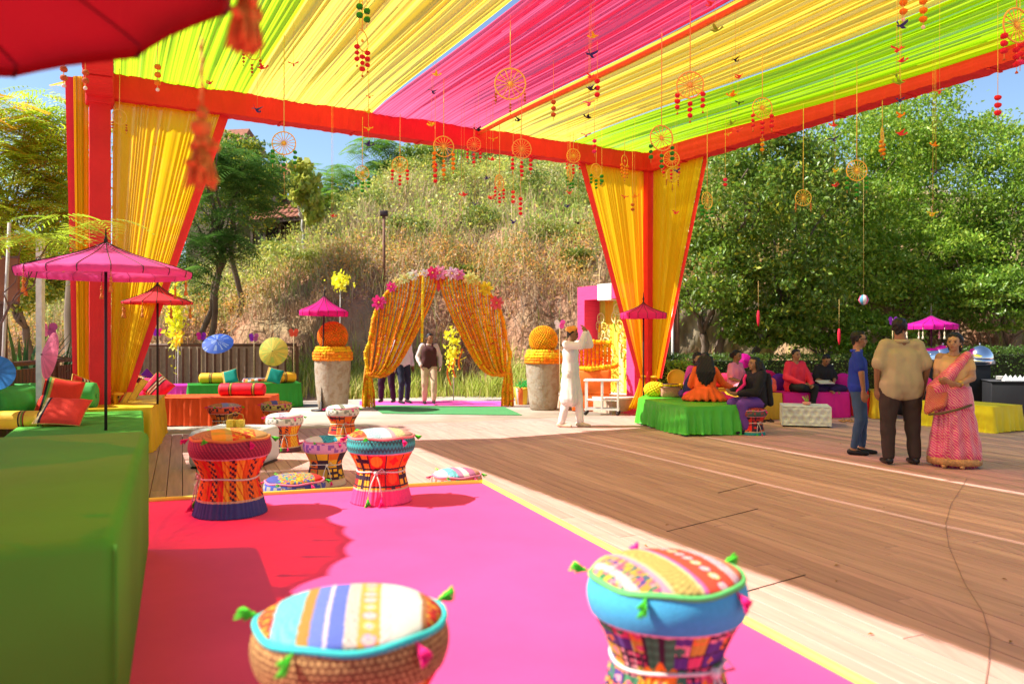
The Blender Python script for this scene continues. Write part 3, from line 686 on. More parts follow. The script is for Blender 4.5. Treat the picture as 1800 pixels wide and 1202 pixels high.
# leafy scrub on the slope
P = scatter(90000, -22, 12, 26.2, 40, rng, 420, .5); g_ = patch(P[:, 0], P[:, 1], .4, 9); P = P[rng.random(len(P)) < np.clip(1.25 * g_ + .15 * (P[:, 0] > 1), 0, 1)]
P[:, 2] += rng.uniform(.05, 1.0, len(P)) ** 1.2 * (.9 + .5 * rng.random(len(P)))
mass('hill_scrub', *leaves(P, .13, rng, (.18, .29, .09), .35, .5, .1, .3, (.30, .37, .13)), mLeaf)
P = scatter(22000, -22, 12, 24.3, 26.4, rng, 120, .4); P[:, 2] += rng.uniform(.0, .8, len(P))
mass('cliff_scrub', *leaves(P, .10, rng, (.20, .21, .08), .35, .45, .1, .45, (.36, .26, .13)), mLeaf)
for i, (bx, by, br) in enumerate([(-12.5, 27, .9), (-10.2, 26.2, .8), (-8.4, 28.5, 1.0), (-6.5, 26.6, .7), (-5.3, 30, 1.0), (-3.6, 27.8, .8), (-2.2, 32, 1.1), (-.9, 28.8, .9), (.6, 31, 1.1), (1.4, 27, .8), (2.7, 29.5, 1.2), (3.6, 33, 1.2), (4.8, 27.5, 1.0), (5.6, 30.5, 1.3), (-7.6, 33, 1.1), (-4.2, 35.5, 1.2), (0, 36, 1.3), (4.4, 36, 1.4), (-11, 31, 1.0), (2.2, 25.6, .6), (-1.5, 25.8, .55), (-13.5, 30, 1.1)]):
    bz = float(H(bx, by)); P = blob_points(1500, (0, 0, br * .5), (br, br * .8, br * .6), rng, .25, 16, .4)
    bp_ = 900 + F * bx / by; wh = next(n_ for l_, n_ in ((350, 'behind the left curtain foot'), (430, 'above the blue paper umbrella'), (500, 'above the yellow paper umbrella'), (570, 'left of the left urn'), (620, 'above the left urn'), (665, 'just left of the hill lamp post'), (700, 'just right of the hill lamp post'), (745, 'above the left side of the arch'), (790, 'above the middle of the arch'), (860, 'above the right side of the arch'), (925, 'left of the right urn'), (975, 'above the right urn'), (1020, 'left of the photo wall'), (1065, 'above the photo wall'), (1100, 'beside the right curtain'), (9999, 'behind the right curtain')) if bp_ < l_)
    t = thing('hill_bush', '%s green bush %s on the hill %s' % ('dark' if i % 3 else 'lighter', 'low' if by < 27.3 else 'halfway up' if by < 30.6 else 'high', wh), 'bush', (bx, by, bz), 0, 'bushes on the hillside')
    V, Fq, cc = leaves(P, .11, rng, (.085, .17, .05) if i % 3 else (.13, .22, .06), .35, .5, .1, .3, (.17, .22, .06)); sheet_np('foliage', V, Fq, cc, mLeaf, t)
# trailing roots / twigs on the cut bank
mb = MB(); rr = random.Random(4)
for i in range(420):
    x = rr.uniform(-14, 13); y = rr.uniform(23.0, 24.6); z = float(H(x, y)) + .05; pts = []
    for k in range(5):
        pts.append((x, y - .03 * k - .02, max(z, float(H(x, y)) + .04))); x += rr.uniform(-.14, .14); y += rr.uniform(-.28, -.05); z = max(float(H(x, y)) + .05, z - rr.uniform(.05, .3))
    mb.tube(pts, [.012, .01, .008, .006, .004], 4, caps=False)
tag(mb.build('roots', M('dry_twig', (.30, .21, .14), .9, .3)), kind='stuff')
# thin saplings in the scrub
for i, (px, y1, y0, d) in enumerate(((553, 330, 400, 31),)):
    pass
# hedge and bush
def hedge(name, label, c, size, rot, n, lf, col, seed, cat='hedge'):
    rng = np.random.default_rng(seed); t = thing(name, label, cat, c, rot)
    q = rng.uniform(-.5, .5, (n, 3)); ax = rng.integers(0, 5, n); sgn = np.where(ax % 2, .5, -.5)
    k = rng.random(n) < .8
    q[k & (ax < 2), 0] = sgn[k & (ax < 2)]; q[k & (ax >= 2) & (ax < 4), 1] = sgn[k & (ax >= 2) & (ax < 4)]; q[k & (ax == 4), 2] = .5
    q[:, 2] += .5; q = q * np.array(size) + rng.normal(0, .035, (n, 3)); q[:, 2] = np.abs(q[:, 2])
    V, Fq, cc = leaves(q, lf, rng, col, .35, .55, 0, .15, tuple(min(1, x * 1.8) for x in col))
    sheet_np('foliage', V, Fq, cc, mGloss, t)
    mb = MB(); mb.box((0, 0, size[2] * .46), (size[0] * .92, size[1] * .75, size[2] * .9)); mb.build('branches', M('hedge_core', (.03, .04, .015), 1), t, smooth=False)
    return t
a_ = math.atan2(.36, 1)
hedge('hedge', 'long dark clipped hedge running behind the magenta and yellow benches', (zx(1385, 18.6), 18.6, 0), (6.6, .8, 1.12), R(4), 26000, .055, (.035, .085, .018), 61)
hedge('hedge', 'dark clipped hedge behind the buffet tables at the right edge', (zx(1770, 17.2), 17.4, 0), (3.2, .8, 1.3), R(2), 13000, .055, (.03, .08, .018), 62)
hedge('bush', 'light green rounded bush between the marquee post and the seated guests', (zx(1178, 17.5), 17.5, 0), (.75, .6, 1.0), 0, 6000, .055, (.16, .32, .045), 63, 'bush')
# ------------------------------------------------------------------ furniture
def draped(name, label, cat, c, size, rot, col, seed=1, pleat=True, corner=.03, pw=.03, group=None, overlap=.0, hem=0.01, mat=None, transl=.1):
    """table or bench under a floor length cloth: top sheet + pleated skirt; c = centre at floor"""
    L_, W_, H_ = size; t = thing(name, label, cat, c, rot, group); rr = random.Random(seed)
    m = mat or M('cloth_%d_%d_%d' % tuple(int(q * 999) for q in col), col, .6, .10, 2.5, .25, 90, transl=transl, sheen=.2)
    def path(off):
        pts = []; x = L_ / 2; y = W_ / 2; r = corner
        for sx, sy, a0 in ((1, 1, 0), (-1, 1, PI/2), (-1, -1, PI), (1, -1, 1.5*PI)):
            for k in range(5):
                a = a0 + PI/2 * k / 4; pts.append((sx * (x - r) + (r + off) * math.cos(a), sy * (y - r) + (r + off) * math.sin(a)))
        return pts
    base = path(0); P = []
    for i in range(len(base)):
        a = Vector(base[i]); b = Vector(base[(i + 1) % len(base)]); n = max(1, int((b - a).length / .016))
        for k in range(n): P.append(a.lerp(b, k / n))
    N_ = len(P); nrm = []
    for i in range(N_):
        tt = (P[(i + 1) % N_] - P[i - 1]).normalized(); nrm.append(Vector((tt.y, -tt.x)))
    arc = [0.]
    for i in range(1, N_): arc.append(arc[-1] + (P[i] - P[i-1]).length)
    rows = []; nz = 14; zz = [H_ - .004] + [H_ * (1 - ((k + 1) / nz) ** .9) for k in range(nz)]
    ph = [rr.uniform(0, 6) for _ in range(4)]
    for j, z in enumerate(zz):
        t_ = j / nz; row = []
        for i in range(N_):
            s = arc[i]
            wv = math.sin(s * 46 + 1.4 * math.sin(s * 7 + ph[0]) + ph[1]) * .6 + math.sin(s * 21 + ph[2]) * .5 * math.sin(s * 3 + ph[3])
            o_ = (wv * pw * (t_ ** .8 if pleat else .25 * t_)) + .035 * t_ + .004 * math.sin(s * 11 + z * 14)
            q = P[i] + nrm[i] * o_; row.append((q.x, q.y, max(hem * (1 + .8 * math.sin(s * 5)), z) if j else z))
        rows.append(row)
    mb = MB(); mb.grid(rows, closed=True); mb.build('skirt', m, t)
    mb = MB(); nx_, ny_ = max(4, int(L_ / .08)), max(4, int(W_ / .08))
    x = L_ / 2; y = W_ / 2
    G = [[(-x + L_ * i / nx_, -y + W_ * j / ny_, H_ + (.004 * math.sin(i * .9 + seed) * math.cos(j * 1.1) + .003 * rr.random() if 0 < i < nx_ and 0 < j < ny_ else -.003)) for j in range(ny_ + 1)] for i in range(nx_ + 1)]
    mb.grid(G); mb.build('top_cloth', m, t)
    return t
def bench_at(name, label, front_l, front_r, depth, h, col, cat='bench', **k):
    """front_l, front_r: floor points of the front edge (as seen); depth goes away"""
    a = Vector(front_l); b = Vector(front_r); d = (b - a); L_ = d.length; ang = math.atan2(d.y, d.x); d.normalize(); n = Vector((-d.y, d.x, 0))
    return draped(name, label, cat, (a + b) / 2 + n * depth / 2, (L_, depth, h), ang, col, **k)
def plain_box(name, label, cat, c, size, rot, mat, bev=.03):
    t = thing(name, label, cat, c, rot); mb = MB(); mb.box((0, 0, size[2] / 2), size, bev=bev); mb.build('cover', mat, t); return t

# near green block at the left edge
n0 = gp(205, 945, 1.10); n1 = gp(262, 757, 1.10)
dd = (n1 - n0).normalized(); lf = Vector((-dd.y, dd.x, 0)); Ln = (n1 - n0).length
c = (n0 + n1) / 2 + lf * 1.1
mGr = M('green_stretch_cover', (.08, .30, .02), .8, .10, 1.5, .5, 7, sheen=.3)
t = thing('counter', 'large block covered in plain green cloth, nearest at the left edge', 'counter', (c.x, c.y, .48), math.atan2(dd.y, dd.x))
mb = MB(); mb.box((0, 0, .312), (Ln, 2.2, .62), bev=.035); mb.build('cover', mGr, t)
mb = MB()
for x in (-Ln/2 + .01,):
    mb.tube([(x, -1.1, .02), (x - .004, -1.1, .3), (x, -1.098, .6)], .004, 6)
mb.build('seam', mGr, t)
# green bench behind it
e1 = Vector((-5.28, 11.4, 0)); e0 = Vector((-3.95, 8.55, 0)); d_ = (e1 - e0).normalized(); l_ = Vector((-d_.y, d_.x, 0)); cc = (e0 + e1) / 2 + l_ * .65 - d_ * .55
mGr2 = M('green_sofa_cloth', (.085, .38, .035), .75, .08, 3, .3, 100, sheen=.4, transl=.05)
t = thing('sofa_bench', 'light green upholstered bench behind the near green block', 'bench', cc, math.atan2(d_.y, d_.x)); mb = MB(); mb.box((0, 0, .29), (4.1, 1.3, .58), bev=.03); mb.build('seat', mGr2, t)
# yellow bench
yA = Vector((-4.90, 10.95, 0)); yB = Vector((-5.75, 13.3, 0)); yd = (yB - yA).normalized(); yl = Vector((-yd.y, yd.x, 0)); L_ = (yB - yA).length
c = (yA + yB) / 2 + yl * .62
draped('draped_bench', 'bench under a bright yellow cloth hanging in folds, beside the green bench', 'bench', c, (L_, 1.15, .62), math.atan2(yd.y, yd.x), (.86, .52, .02), 3)
# orange, magenta and dark green benches
bench_at('draped_bench', 'long bench under a pleated orange red cloth behind the white cube', (zx(232, 14.2), 14.0, 0), (zx(473, 14.25), 14.25, 0), .95, .50, (.88, .10, .015), seed=4, pw=.03)
bench_at('draped_bench', 'bench with smooth magenta cloth against the back railing', (zx(262, 17), 17.2, 0), (zx(333, 17.3), 17.3, 0), .8, .52, (.70, .03, .38), seed=5)
bench_at('draped_bench', 'long bench under a dark green satin cloth against the back railing', (zx(333, 17.1), 17.0, 0), (zx(534, 18.1), 17.9, 0), .9, .54, (.02, .26, .02), seed=6)
# right side benches
gA = gp(1122, 745); gB = gp(1205, 767); gC = gp(1303, 764)
def poly_table(name, label, pts, h, col, seed, cat='table'):
    """cloth over a polygonal platform; pts = floor outline counter clockwise"""
    cx = sum(p.x for p in pts) / len(pts); cyy = sum(p.y for p in pts) / len(pts); t = thing(name, label, cat, (cx, cyy, 0)); rr = random.Random(seed)
    P = []
    for i in range(len(pts)):
        a = pts[i]; b = pts[(i + 1) % len(pts)]; n = int((b - a).length / .015)
        for k in range(n): q = a.lerp(b, k / n); P.append(Vector((q.x - cx, q.y - cyy)))
    for _ in range(4): P = [(P[i - 1] + P[i] * 2 + P[(i + 1) % len(P)]) / 4 for i in range(len(P))]
    N_ = len(P); rows = []; s = 0
    nr = [Vector(((P[(i+1) % N_] - P[i-1]).y, -(P[(i+1) % N_] - P[i-1]).x)).normalized() for i in range(N_)]
    for j in range(16):
        t_ = j / 15; z = h * (1 - t_); row = []
        for i in range(N_):
            s = i * .015; wv = math.sin(s * 42 + 1.6 * math.sin(s * 6 + seed)) * .65 + .5 * math.sin(s * 19 + 2) * math.sin(s * 2.4)
            yoke = .012 if t_ < .22 else 0
            o_ = .048 * wv * max(0, (t_ - .12) / .88) ** .7 + .04 * t_ + yoke * .5
            q = P[i] + nr[i] * o_; row.append((q.x, q.y, max(z, .02 + .015 * math.sin(s * 4)) if j else h))
        rows.append(row)
    m = M('satin_%d' % seed, col, .42, .08, 2.5, .25, 60, transl=.08, sheen=.2, spec=.4)
    mb = MB(); mb.grid(rows, closed=True); mb.build('skirt', m, t)
    mb = MB(); cz = h + .003; rings = [[(p.x * f, p.y * f, cz if f < .99 else h - .002) for p in P] for f in (1.004, .97, .7, .4, .1)]; mb.grid(rings, closed=True); mb.add(rings[-1], [tuple(range(N_))]); mb.build('top_cloth', m, t)
    return t
poly_table('draped_platform', 'low seating platform under a bright green satin skirt where the girl in orange sits', [gA, gB, gC, gC + Vector((.22, 1.3, 0)), gA + Vector((.35, 1.15, 0))], .47, (.08, .50, .03), 7, 'platform')
bench_at('draped_bench', 'bench under a mustard yellow cloth holding the coral backpack', (zx(1333, 15.2), 15.0, 0), (zx(1376, 15.35), 15.35, 0), .9, .50, (.80, .42, .02), seed=8, pw=.006)
bench_at('draped_bench', 'bench under a magenta cloth where the woman in coral sits', (zx(1377, 15.35), 15.36, 0), (zx(1494, 15.6), 15.6, 0), .95, .50, (.80, .01, .26), seed=9, pw=.008)
bench_at('draped_bench', 'bench under an ochre cloth at the back behind the girl in orange', (zx(1205, 16.6), 16.5, 0), (zx(1340, 16.2), 16.2, 0), .75, .50, (.80, .42, .02), seed=10, pw=.01)
bench_at('draped_bench', 'red draped bench just behind the boy in the blue polo', (zx(1502, 15.8), 15.9, 0), (zx(1532, 15.8), 15.9, 0), .9, .5, (.8, .02, .03), seed=11)
bench_at('draped_bench', 'narrow yellow draped bench seen between the boy and the man', (zx(1533, 15.4), 15.4, 0), (zx(1560, 15.3), 15.3, 0), .9, .52, (.86, .52, .02), seed=12)
bench_at('draped_table', 'low table under a pleated lemon yellow cloth behind the woman in the sari', (zx(1607, 14.4), 14.3, 0), (zx(1748, 13.0), 13.05, 0), .8, .44, (.88, .64, .02), 'table', seed=13, pw=.03)

# white cube pouf and tufted ottoman
t = thing('cube_pouf', 'white leatherette cube with rounded corners holding the yellow lantern', 'pouf', (zx(414, 9.9), 9.9, 0), R(-6))
mb = MB(); mb.box((0, 0, .24), (.84, .8, .44), bev=.06); mb.build('body', mWhiteCloth, t)
mb = MB(); mb.box((0, 0, .012), (.78, .74, .024)); mb.build('base', M('black_plastic', (.02, .02, .02), .5), t)
def tufted(name, label, loc, size, rot):
    t = thing(name, label, 'ottoman', loc, rot); L_, W_, H_ = size; mb = MB(); bt = MB()
    def face(o, ux, uy, nrm, nu, nv, Lu, Lv):
        G = []; NU = nu * 8; NV = nv * 8
        for i in range(NU + 1):
            row = []
            for j in range(NV + 1):
                u = i / NU; v = j / NV; best = 9
                for a in range(-1, nu + 2):
                    for b in range(-1, nv + 2):
                        cu = (a + (.5 if b % 2 else 0)) / nu; cv = b / nv; best = min(best, math.hypot((u - cu) * Lu, (v - cv) * Lv))
                dpt = .022 * (1 - math.exp(-(best / .045) ** 2)) ; edge = min(u, 1 - u) * Lu; edge = min(edge, min(v, 1 - v) * Lv); k = min(1, edge / .03)
                row.append(o + ux * (u * Lu) + uy * (v * Lv) + nrm * ((dpt - .02) * k + .0))
            G.append(row)
        mb.grid(G)
        for a in range(0, nu + 1):
            for b in range(1, nv):
                cu = (a + (.5 if b % 2 else 0)) / nu
                if .04 < cu < .96: bt.ball(o + ux * (cu * Lu) + uy * (b / nv * Lv) + nrm * -.016, .012, 6)
    x, y = L_ / 2, W_ / 2; V_ = Vector
    face(V_((-x, -y, .03)), V_((1, 0, 0)), V_((0, 0, 1)), V_((0, -1, 0)), 6, 3, L_, H_ - .03)
    face(V_((x, -y, .03)), V_((0, 1, 0)), V_((0, 0, 1)), V_((1, 0, 0)), 6, 3, W_, H_ - .03)
    face(V_((x, y, .03)), V_((-1, 0, 0)), V_((0, 0, 1)), V_((0, 1, 0)), 6, 3, L_, H_ - .03)
    face(V_((-x, y, .03)), V_((0, -1, 0)), V_((0, 0, 1)), V_((-1, 0, 0)), 6, 3, W_, H_ - .03)
    face(V_((-x, -y, H_)), V_((1, 0, 0)), V_((0, 1, 0)), V_((0, 0, 1)), 6, 6, L_, W_)
    mb.build('upholstery', mWhiteCloth, t); bt.build('button', mWhiteCloth, t)
    mb = MB(); mb.box((0, 0, .015), (L_ * .95, W_ * .95, .03)); mb.build('base', M('black_plastic', (.02, .02, .02), .5), t)
tufted('tufted_ottoman', 'white buttoned leatherette ottoman in front of the magenta bench', (zx(1413, 14.3), 14.25, 0), (.82, .72, .36), R(-16))
# little bunch on the ottoman
t = thing('party_favour', 'small pink and green favour bundle on the white buttoned ottoman', 'favour', (zx(1418, 14.3), 14.3, .36))
mb = MB(); mb.lathe([(.05, 0), (.07, .02), (.075, .05), (.06, .055)], 14); mb.build('basket', M('pink_straw', (.8, .3, .25), .8), t)
mb = MB()
for i in range(7): a = i * .9; mb.tube([(0, 0, .03), (.03 * math.cos(a), .03 * math.sin(a), .08), (-.03 + .05 * math.cos(a), .05 * math.sin(a), .12 + .01 * i)], [.008, .007, .003], 5)
mb.build('leaf', M('fresh_leaf', (.25, .5, .05), .6), t)

# lantern basket on the cube
t = thing('wire_lantern', 'small golden basket lantern with a handle on the white cube', 'lantern', (zx(414, 9.95), 9.95, .46), R(10))
mY = M('golden_basket', (.85, .55, .05), .5, .2, 40, .3)
mb = MB()
for x, y in ((-.06, -.03), (.06, -.03), (-.06, .05), (.06, .05), (0, .01)): mb.box((x, y, .045), (.085, .07, .09), bev=.008)
mb.build('basket', mY, t)
mb = MB(); mb.tube([(-.1, 0, .06), (-.09, 0, .15), (0, 0, .185), (.09, 0, .15), (.1, 0, .06)], .006, 6); mb.build('handle', mGold, t)

# ------------------------------------------------------------------ cushions and bolsters
def V3(*a): return Vector(a)
def bolster(label, c, L_, r, rot, col, bands=None, bandc=GOLD, gathered=False, tilt=0, name='bolster', group=None):
    t = thing(name, label, 'bolster', c, (0, tilt, rot), group)
    m = M('bolster_%d_%d_%d' % tuple(int(q * 999) for q in col), col, .6, .08, 8, .25, 100, sheen=.4)
    pr = [(.001, -L_/2 + .02), (r * .35, -L_/2 + .005), (r * .75, -L_/2), (r * .95, -L_/2 + .02), (r, -L_/2 + .05), (r * 1.02, 0), (r, L_/2 - .05), (r * .95, L_/2 - .02), (r * .75, L_/2), (r * .35, L_/2 - .005), (.001, L_/2 - .02)]
    Mx = Matrix.Rotation(PI/2, 3, 'Y'); mb = MB()
    fn = (lambda a, i: 1 + (.05 * math.sin(a * 12) if i in (1, 2, 3, 7, 8, 9) else 0)) if gathered else None
    mb.lathe(pr, 36, (0, 0, r), fn, None, Mx); mb.build('cover', m, t)
    if gathered:
        mb = MB()
        for s in (-1, 1): mb.ball((s * (L_/2 - .005), 0, r), (.012, .03, .03), 10)
        mb.build('button', m, t)
    for x in bands or ():
        mb = MB(); mb.col = None
        for k, cc_ in ((-1.5, (.05, .02, .02)), (-.5, bandc), (.5, (.12, .25, .03)), (1.5, (.35, .02, .02))):
            mb.lathe([(r * 1.022, x + k * .016 - .008), (r * 1.03, x + k * .016), (r * 1.022, x + k * .016 + .008)], 32, (0, 0, r), None, (lambda u, i, q=cc_: q), Mx, caps=False)
        mb.build('band', mMeshCol, t)
    return t
def cushion(label, c, w_, rot, col, stripes=None, border=None, eul=(0, 0, 0), name='cushion', group=None, th=.13):
    """square pillow standing or lying; local plane XZ, depth Y"""
    t = thing(name, label, 'cushion', c, eul, group); mb = MB(); n = 18
    def colr(u, v):
        if stripes:
            for (a, b, q) in stripes:
                if a <= u < b: return q
        if border and (min(u, 1 - u, v, 1 - v) < .06): return border
        return col
    for sg in (-1, 1):
        G = []
        for i in range(n + 1):
            row = []
            for j in range(n + 1):
                u = i / n; v = j / n; a = (u - .5) * 2; b = (v - .5) * 2
                pin = 1 - .10 * (1 - abs(a) ** 2) * abs(b) ** 3; pin2 = 1 - .10 * (1 - abs(b) ** 2) * abs(a) ** 3
                h = th * .5 * ((1 - a ** 4) * (1 - b ** 4)) ** .55
                row.append((a * w_ / 2 * pin2, sg * h * (1 + .05 * math.sin(7 * a + 5 * b)), w_ / 2 + b * w_ / 2 * pin))
            G.append(row if sg > 0 else row)
        if sg > 0: G = G[::-1]
        mb.grid(G, colfn=(lambda i, j, s_=sg: colr(((n - 1 - i) if s_ > 0 else i) / n + .5 / n, (j + .5) / n)))
    mb.build('cover', mMeshCol, t)
    mb = MB(); e = w_ / 2 * .97
    mb.tube([(-e, 0, w_/2 - e), (0, 0, w_/2 - e * .93), (e, 0, w_/2 - e), (e * .93, 0, w_/2), (e, 0, w_/2 + e), (0, 0, w_/2 + e * .93), (-e, 0, w_/2 + e), (-e * .93, 0, w_/2)], .008, 6, closed=True); mb.build('piping', mGold, t)
    return t
K_ = (.03, .015, .02)
ST = [(.62, .66, K_), (.66, .70, GOLD), (.70, .74, (.1, .3, .05)), (.74, .78, (.55, .02, .02)), (.78, .82, GOLD), (.82, .86, K_)]
ST2 = [(.30, .34, K_), (.34, .40, (.75, .6, .35)), (.40, .46, (.3, .02, .03)), (.46, .52, (.75, .6, .35)), (.52, .56, K_)]
hb = .58
# on the green bench
bolster('big bright green velvet bolster with gathered round end at the left edge', tuple(pt(15, 0, 10.0).xy) + (hb - .02,), 1.1, .20, R(100), (.05, .36, .05), gathered=True)
bolster('second light green velvet bolster lying behind the striped red cushion', tuple(pt(85, 0, 10.8).xy) + (hb,), 1.2, .19, R(15), (.07, .40, .08), gathered=True)
cushion('red cushion with a dark striped edge leaning against the green bolsters, leftmost of two', tuple(pt(97, 0, 10.2).xy) + (hb,), .50, 0, (.82, .04, .02), [(.10, .14, K_), (.14, .18, GOLD), (.18, .22, (.1, .3, .05)), (.22, .26, GOLD), (.26, .30, K_)], eul=(R(-18), R(12), R(25)))
cushion('red cushion standing on its corner with stripes down the middle, beside the yellow cushions', tuple(pt(142, 0, 11.0).xy) + (hb,), .46, 0, (.78, .03, .02), ST2, eul=(R(-12), R(20), R(60)))
cushion('coral red cushion lying flat at the front of the green bench', tuple(pt(98, 0, 8.9).xy) + (hb + .02,), .50, 0, (.85, .06, .03), [(.0, .04, GOLD), (.04, .10, (.75, .6, .3)), (.10, .14, K_), (.14, .18, GOLD)], eul=(R(-58), R(4), R(12)))
bolster('yellow bolster with dark striped bands lying behind the coral cushion', tuple(pt(25, 0, 9.0).xy) + (hb - .03,), .95, .10, R(10), (.85, .52, .03), bands=(.1, .3))
cushion('teal cushion tucked behind the yellow striped cushions', tuple(pt(172, 0, 11.8).xy) + (.6,), .34, 0, (.01, .30, .25), eul=(R(-10), 0, R(10)))
cushion('yellow cushion with brown bands leaning on its corner, nearer of two', tuple(pt(192, 0, 11.6).xy) + (.62,), .44, 0, (.85, .56, .05), ST, eul=(R(-15), R(28), R(25)))
cushion('yellow cushion with brown bands and silver motifs behind the nearer one', tuple(pt(207, 0, 12.2).xy) + (.62,), .46, 0, (.88, .60, .08), [(.2, .24, K_), (.24, .28, GOLD), (.28, .32, (.3, .02, .03)), (.66, .7, K_), (.7, .74, GOLD), (.74, .78, (.3, .02, .03))], eul=(R(-15), R(30), R(15)))
cushion('deep purple cushion with gold bands at the far left of the back seats', tuple(pt(218, 0, 14.6).xy) + (.5,), .46, 0, (.10, .015, .20), ST, eul=(R(-15), R(20), R(10)))
cushion('purple and magenta cushion standing on its corner beside the deep purple one', tuple(pt(240, 0, 15).xy) + (.5,), .48, 0, (.22, .02, .35), [(.5, 1, (.5, .02, .25))], eul=(R(-12), R(44), R(0)))
cushion('violet cushion with a thin point up by the curtain', tuple(pt(252, 0, 15.2).xy) + (.5,), .40, 0, (.16, .03, .42), eul=(R(-12), R(40), R(15)))
cushion('hot pink cushion with a gold striped band on the orange bench', tuple(pt(235, 0, 14.4).xy) + (.5,), .44, 0, (.85, .02, .14), ST2, eul=(R(-40), R(8), R(-10)))
cushion('crimson cushion standing on its corner on the orange bench', tuple(pt(262, 0, 14.4).xy) + (.5,), .44, 0, (.75, .015, .06), ST2, eul=(R(-20), R(38), R(-5)))
bolster('crimson bolster with two dark gold bands on the orange bench', tuple(pt(426, 0, 14.6).xy) + (.5,), .82, .115, R(3), (.72, .015, .04), bands=(-.19, .22))
bolster('yellow bolster with a dark band on the dark green bench', tuple(pt(382, 0, 17.6).xy) + (.545,), .75, .115, R(4), (.86, .50, .02), bands=(-.12, .25))
bolster('yellow bolster end showing at the right of the dark green bench', tuple(pt(500, 0, 18.0).xy) + (.545,), .5, .115, R(35), (.86, .50, .02), bands=(.0,))
cushion('small teal cushion with gold piping leaning on the yellow bolster', tuple(pt(407, 0, 17.4).xy) + (.545,), .34, 0, (.0, .22, .16), [(.0, .08, (.3, .1, .02)), (.08, .14, GOLD)], eul=(R(-25), R(-16), R(8)))
cushion('small teal cushion with gold piping at the right end of the dark green bench', tuple(pt(478, 0, 17.7).xy) + (.545,), .36, 0, (.0, .22, .16), [(.0, .08, (.3, .1, .02)), (.08, .14, GOLD)], eul=(R(-25), R(14), R(8)))
# back rests on the right
def upright(label, px, d, z, r, col, rot=0, th=.14):
    t = thing('round_bolster', label, 'bolster', (zx(px, d), d, z), rot); mb = MB(); mm = M('bolster_%d_%d_%d' % tuple(int(q * 999) for q in col), col, .6, .08, 8, .25, 100, sheen=.4)
    mb.lathe([(.001, -th/2 - .02), (r * .5, -th/2 - .015), (r * .92, -th/2), (r, -th/4), (r, th/4), (r * .92, th/2), (r * .5, th/2 + .015), (.001, th/2 + .02)], 32, (0, 0, r), None, None, Matrix.Rotation(PI/2, 3, 'X')); mb.build('cover', mm, t)
upright('ochre round backrest left of the woman in navy', 1190, 16.7, .5, .20, (.82, .42, .02))
upright('ochre round backrest beside the coral backpack', 1327, 16.0, .5, .20, (.82, .42, .02))
upright('crimson round backrest right behind the coral backpack', 1349, 16.25, .5, .20, (.62, .0, .12))
upright('purple round backrest beside the woman in coral', 1370, 16.05, .5, .17, (.10, .01, .32))
upright('magenta round backrest right of the woman in black at the bench end', 1482, 16.2, .5, .17, (.60, .0, .24))
upright('magenta backrest between the woman in coral and the woman in black', 1427, 16.3, .5, .17, (.62, .0, .20))
bolster('long rose pink bolster behind the woman in the pink sari', (zx(1278, 16.9), 17.0, .5), 1.0, .15, R(0), (.80, .03, .10))
upright('hot pink round bolster on the seat between the man and the woman in the sari', 1627, 14.6, .62, .11, (.88, .02, .25))
tb = thing('side_table', 'dark small table behind the man carrying the hot pink bolster', 'table', (zx(1626, 14.6), 14.75, 0)); mb = MB(); mb.box((0, 0, .60), (.5, .4, .03)); mb.build('top', mWood, tb)
for x in (-.22, .22):
    for y in (-.17, .17): mb = MB(); mb.box((x, y, .29), (.03, .03, .585)); mb.build('leg', mWood, tb)
# coral backpack
t = thing('backpack', 'coral red backpack with a blue strap on the yellow bench', 'backpack', (zx(1352, 15.5), 15.5, .5), R(8))
mCor = M('coral_nylon', (.85, .10, .05), .6, .08, 8, .3, 60)
mb = MB(); mb.box((0, 0, .14), (.28, .15, .28), bev=.07); mb.build('body', mCor, t)
mb = MB(); mb.box((0, -.085, .09), (.22, .05, .14), bev=.03); mb.build('pocket', mCor, t)
mb = MB(); mb.box((0, -.08, .20), (.05, .02, .12), bev=.008); mb.build('strap', M('blue_strap', (.10, .10, .30), .7), t)
mb = MB(); mb.tube([(-.04, 0, .27), (-.03, 0, .31), (.03, 0, .31), (.04, 0, .27)], .008, 6); mb.build('handle', mCor, t)

# ------------------------------------------------------------------ woven drum stools
def pat_block(u, v, pal, seed, nx=14, ny=7):
    i = int(u * nx); j = int(v * ny); r = random.Random(seed * 977 + (i % nx) * 31 + j * 7)
    fu = (u * nx) % 1; fv = (v * ny) % 1; c = pal[r.randrange(len(pal))]; k = r.randrange(4)
    d = abs(fu - .5) + abs(fv - .5)
    if k == 0 and d < .3: return pal[(r.randrange(len(pal)))]
    if k == 1 and (abs(fu - .5) < .12 or abs(fv - .5) < .12): return K2
    if k == 2 and math.hypot(fu - .5, fv - .5) < .33: return pal[(r.randrange(len(pal)))]
    if fu < .07 or fv < .07: return K2
    return c
K2 = (.05, .025, .04)
def flower(u, v, cu, cv, r, asp):
    dx = (u - cu) * asp; dy = v - cv; d = math.hypot(dx, dy)
    if d > r: return None
    a = math.atan2(dy, dx); pr = r * (.62 + .38 * abs(math.cos(a * 4)))
    if d < r * .18: return (.75, .05, .1)
    if d < r * .3: return (.9, .5, .1)
    return 'petal' if d < pr else None
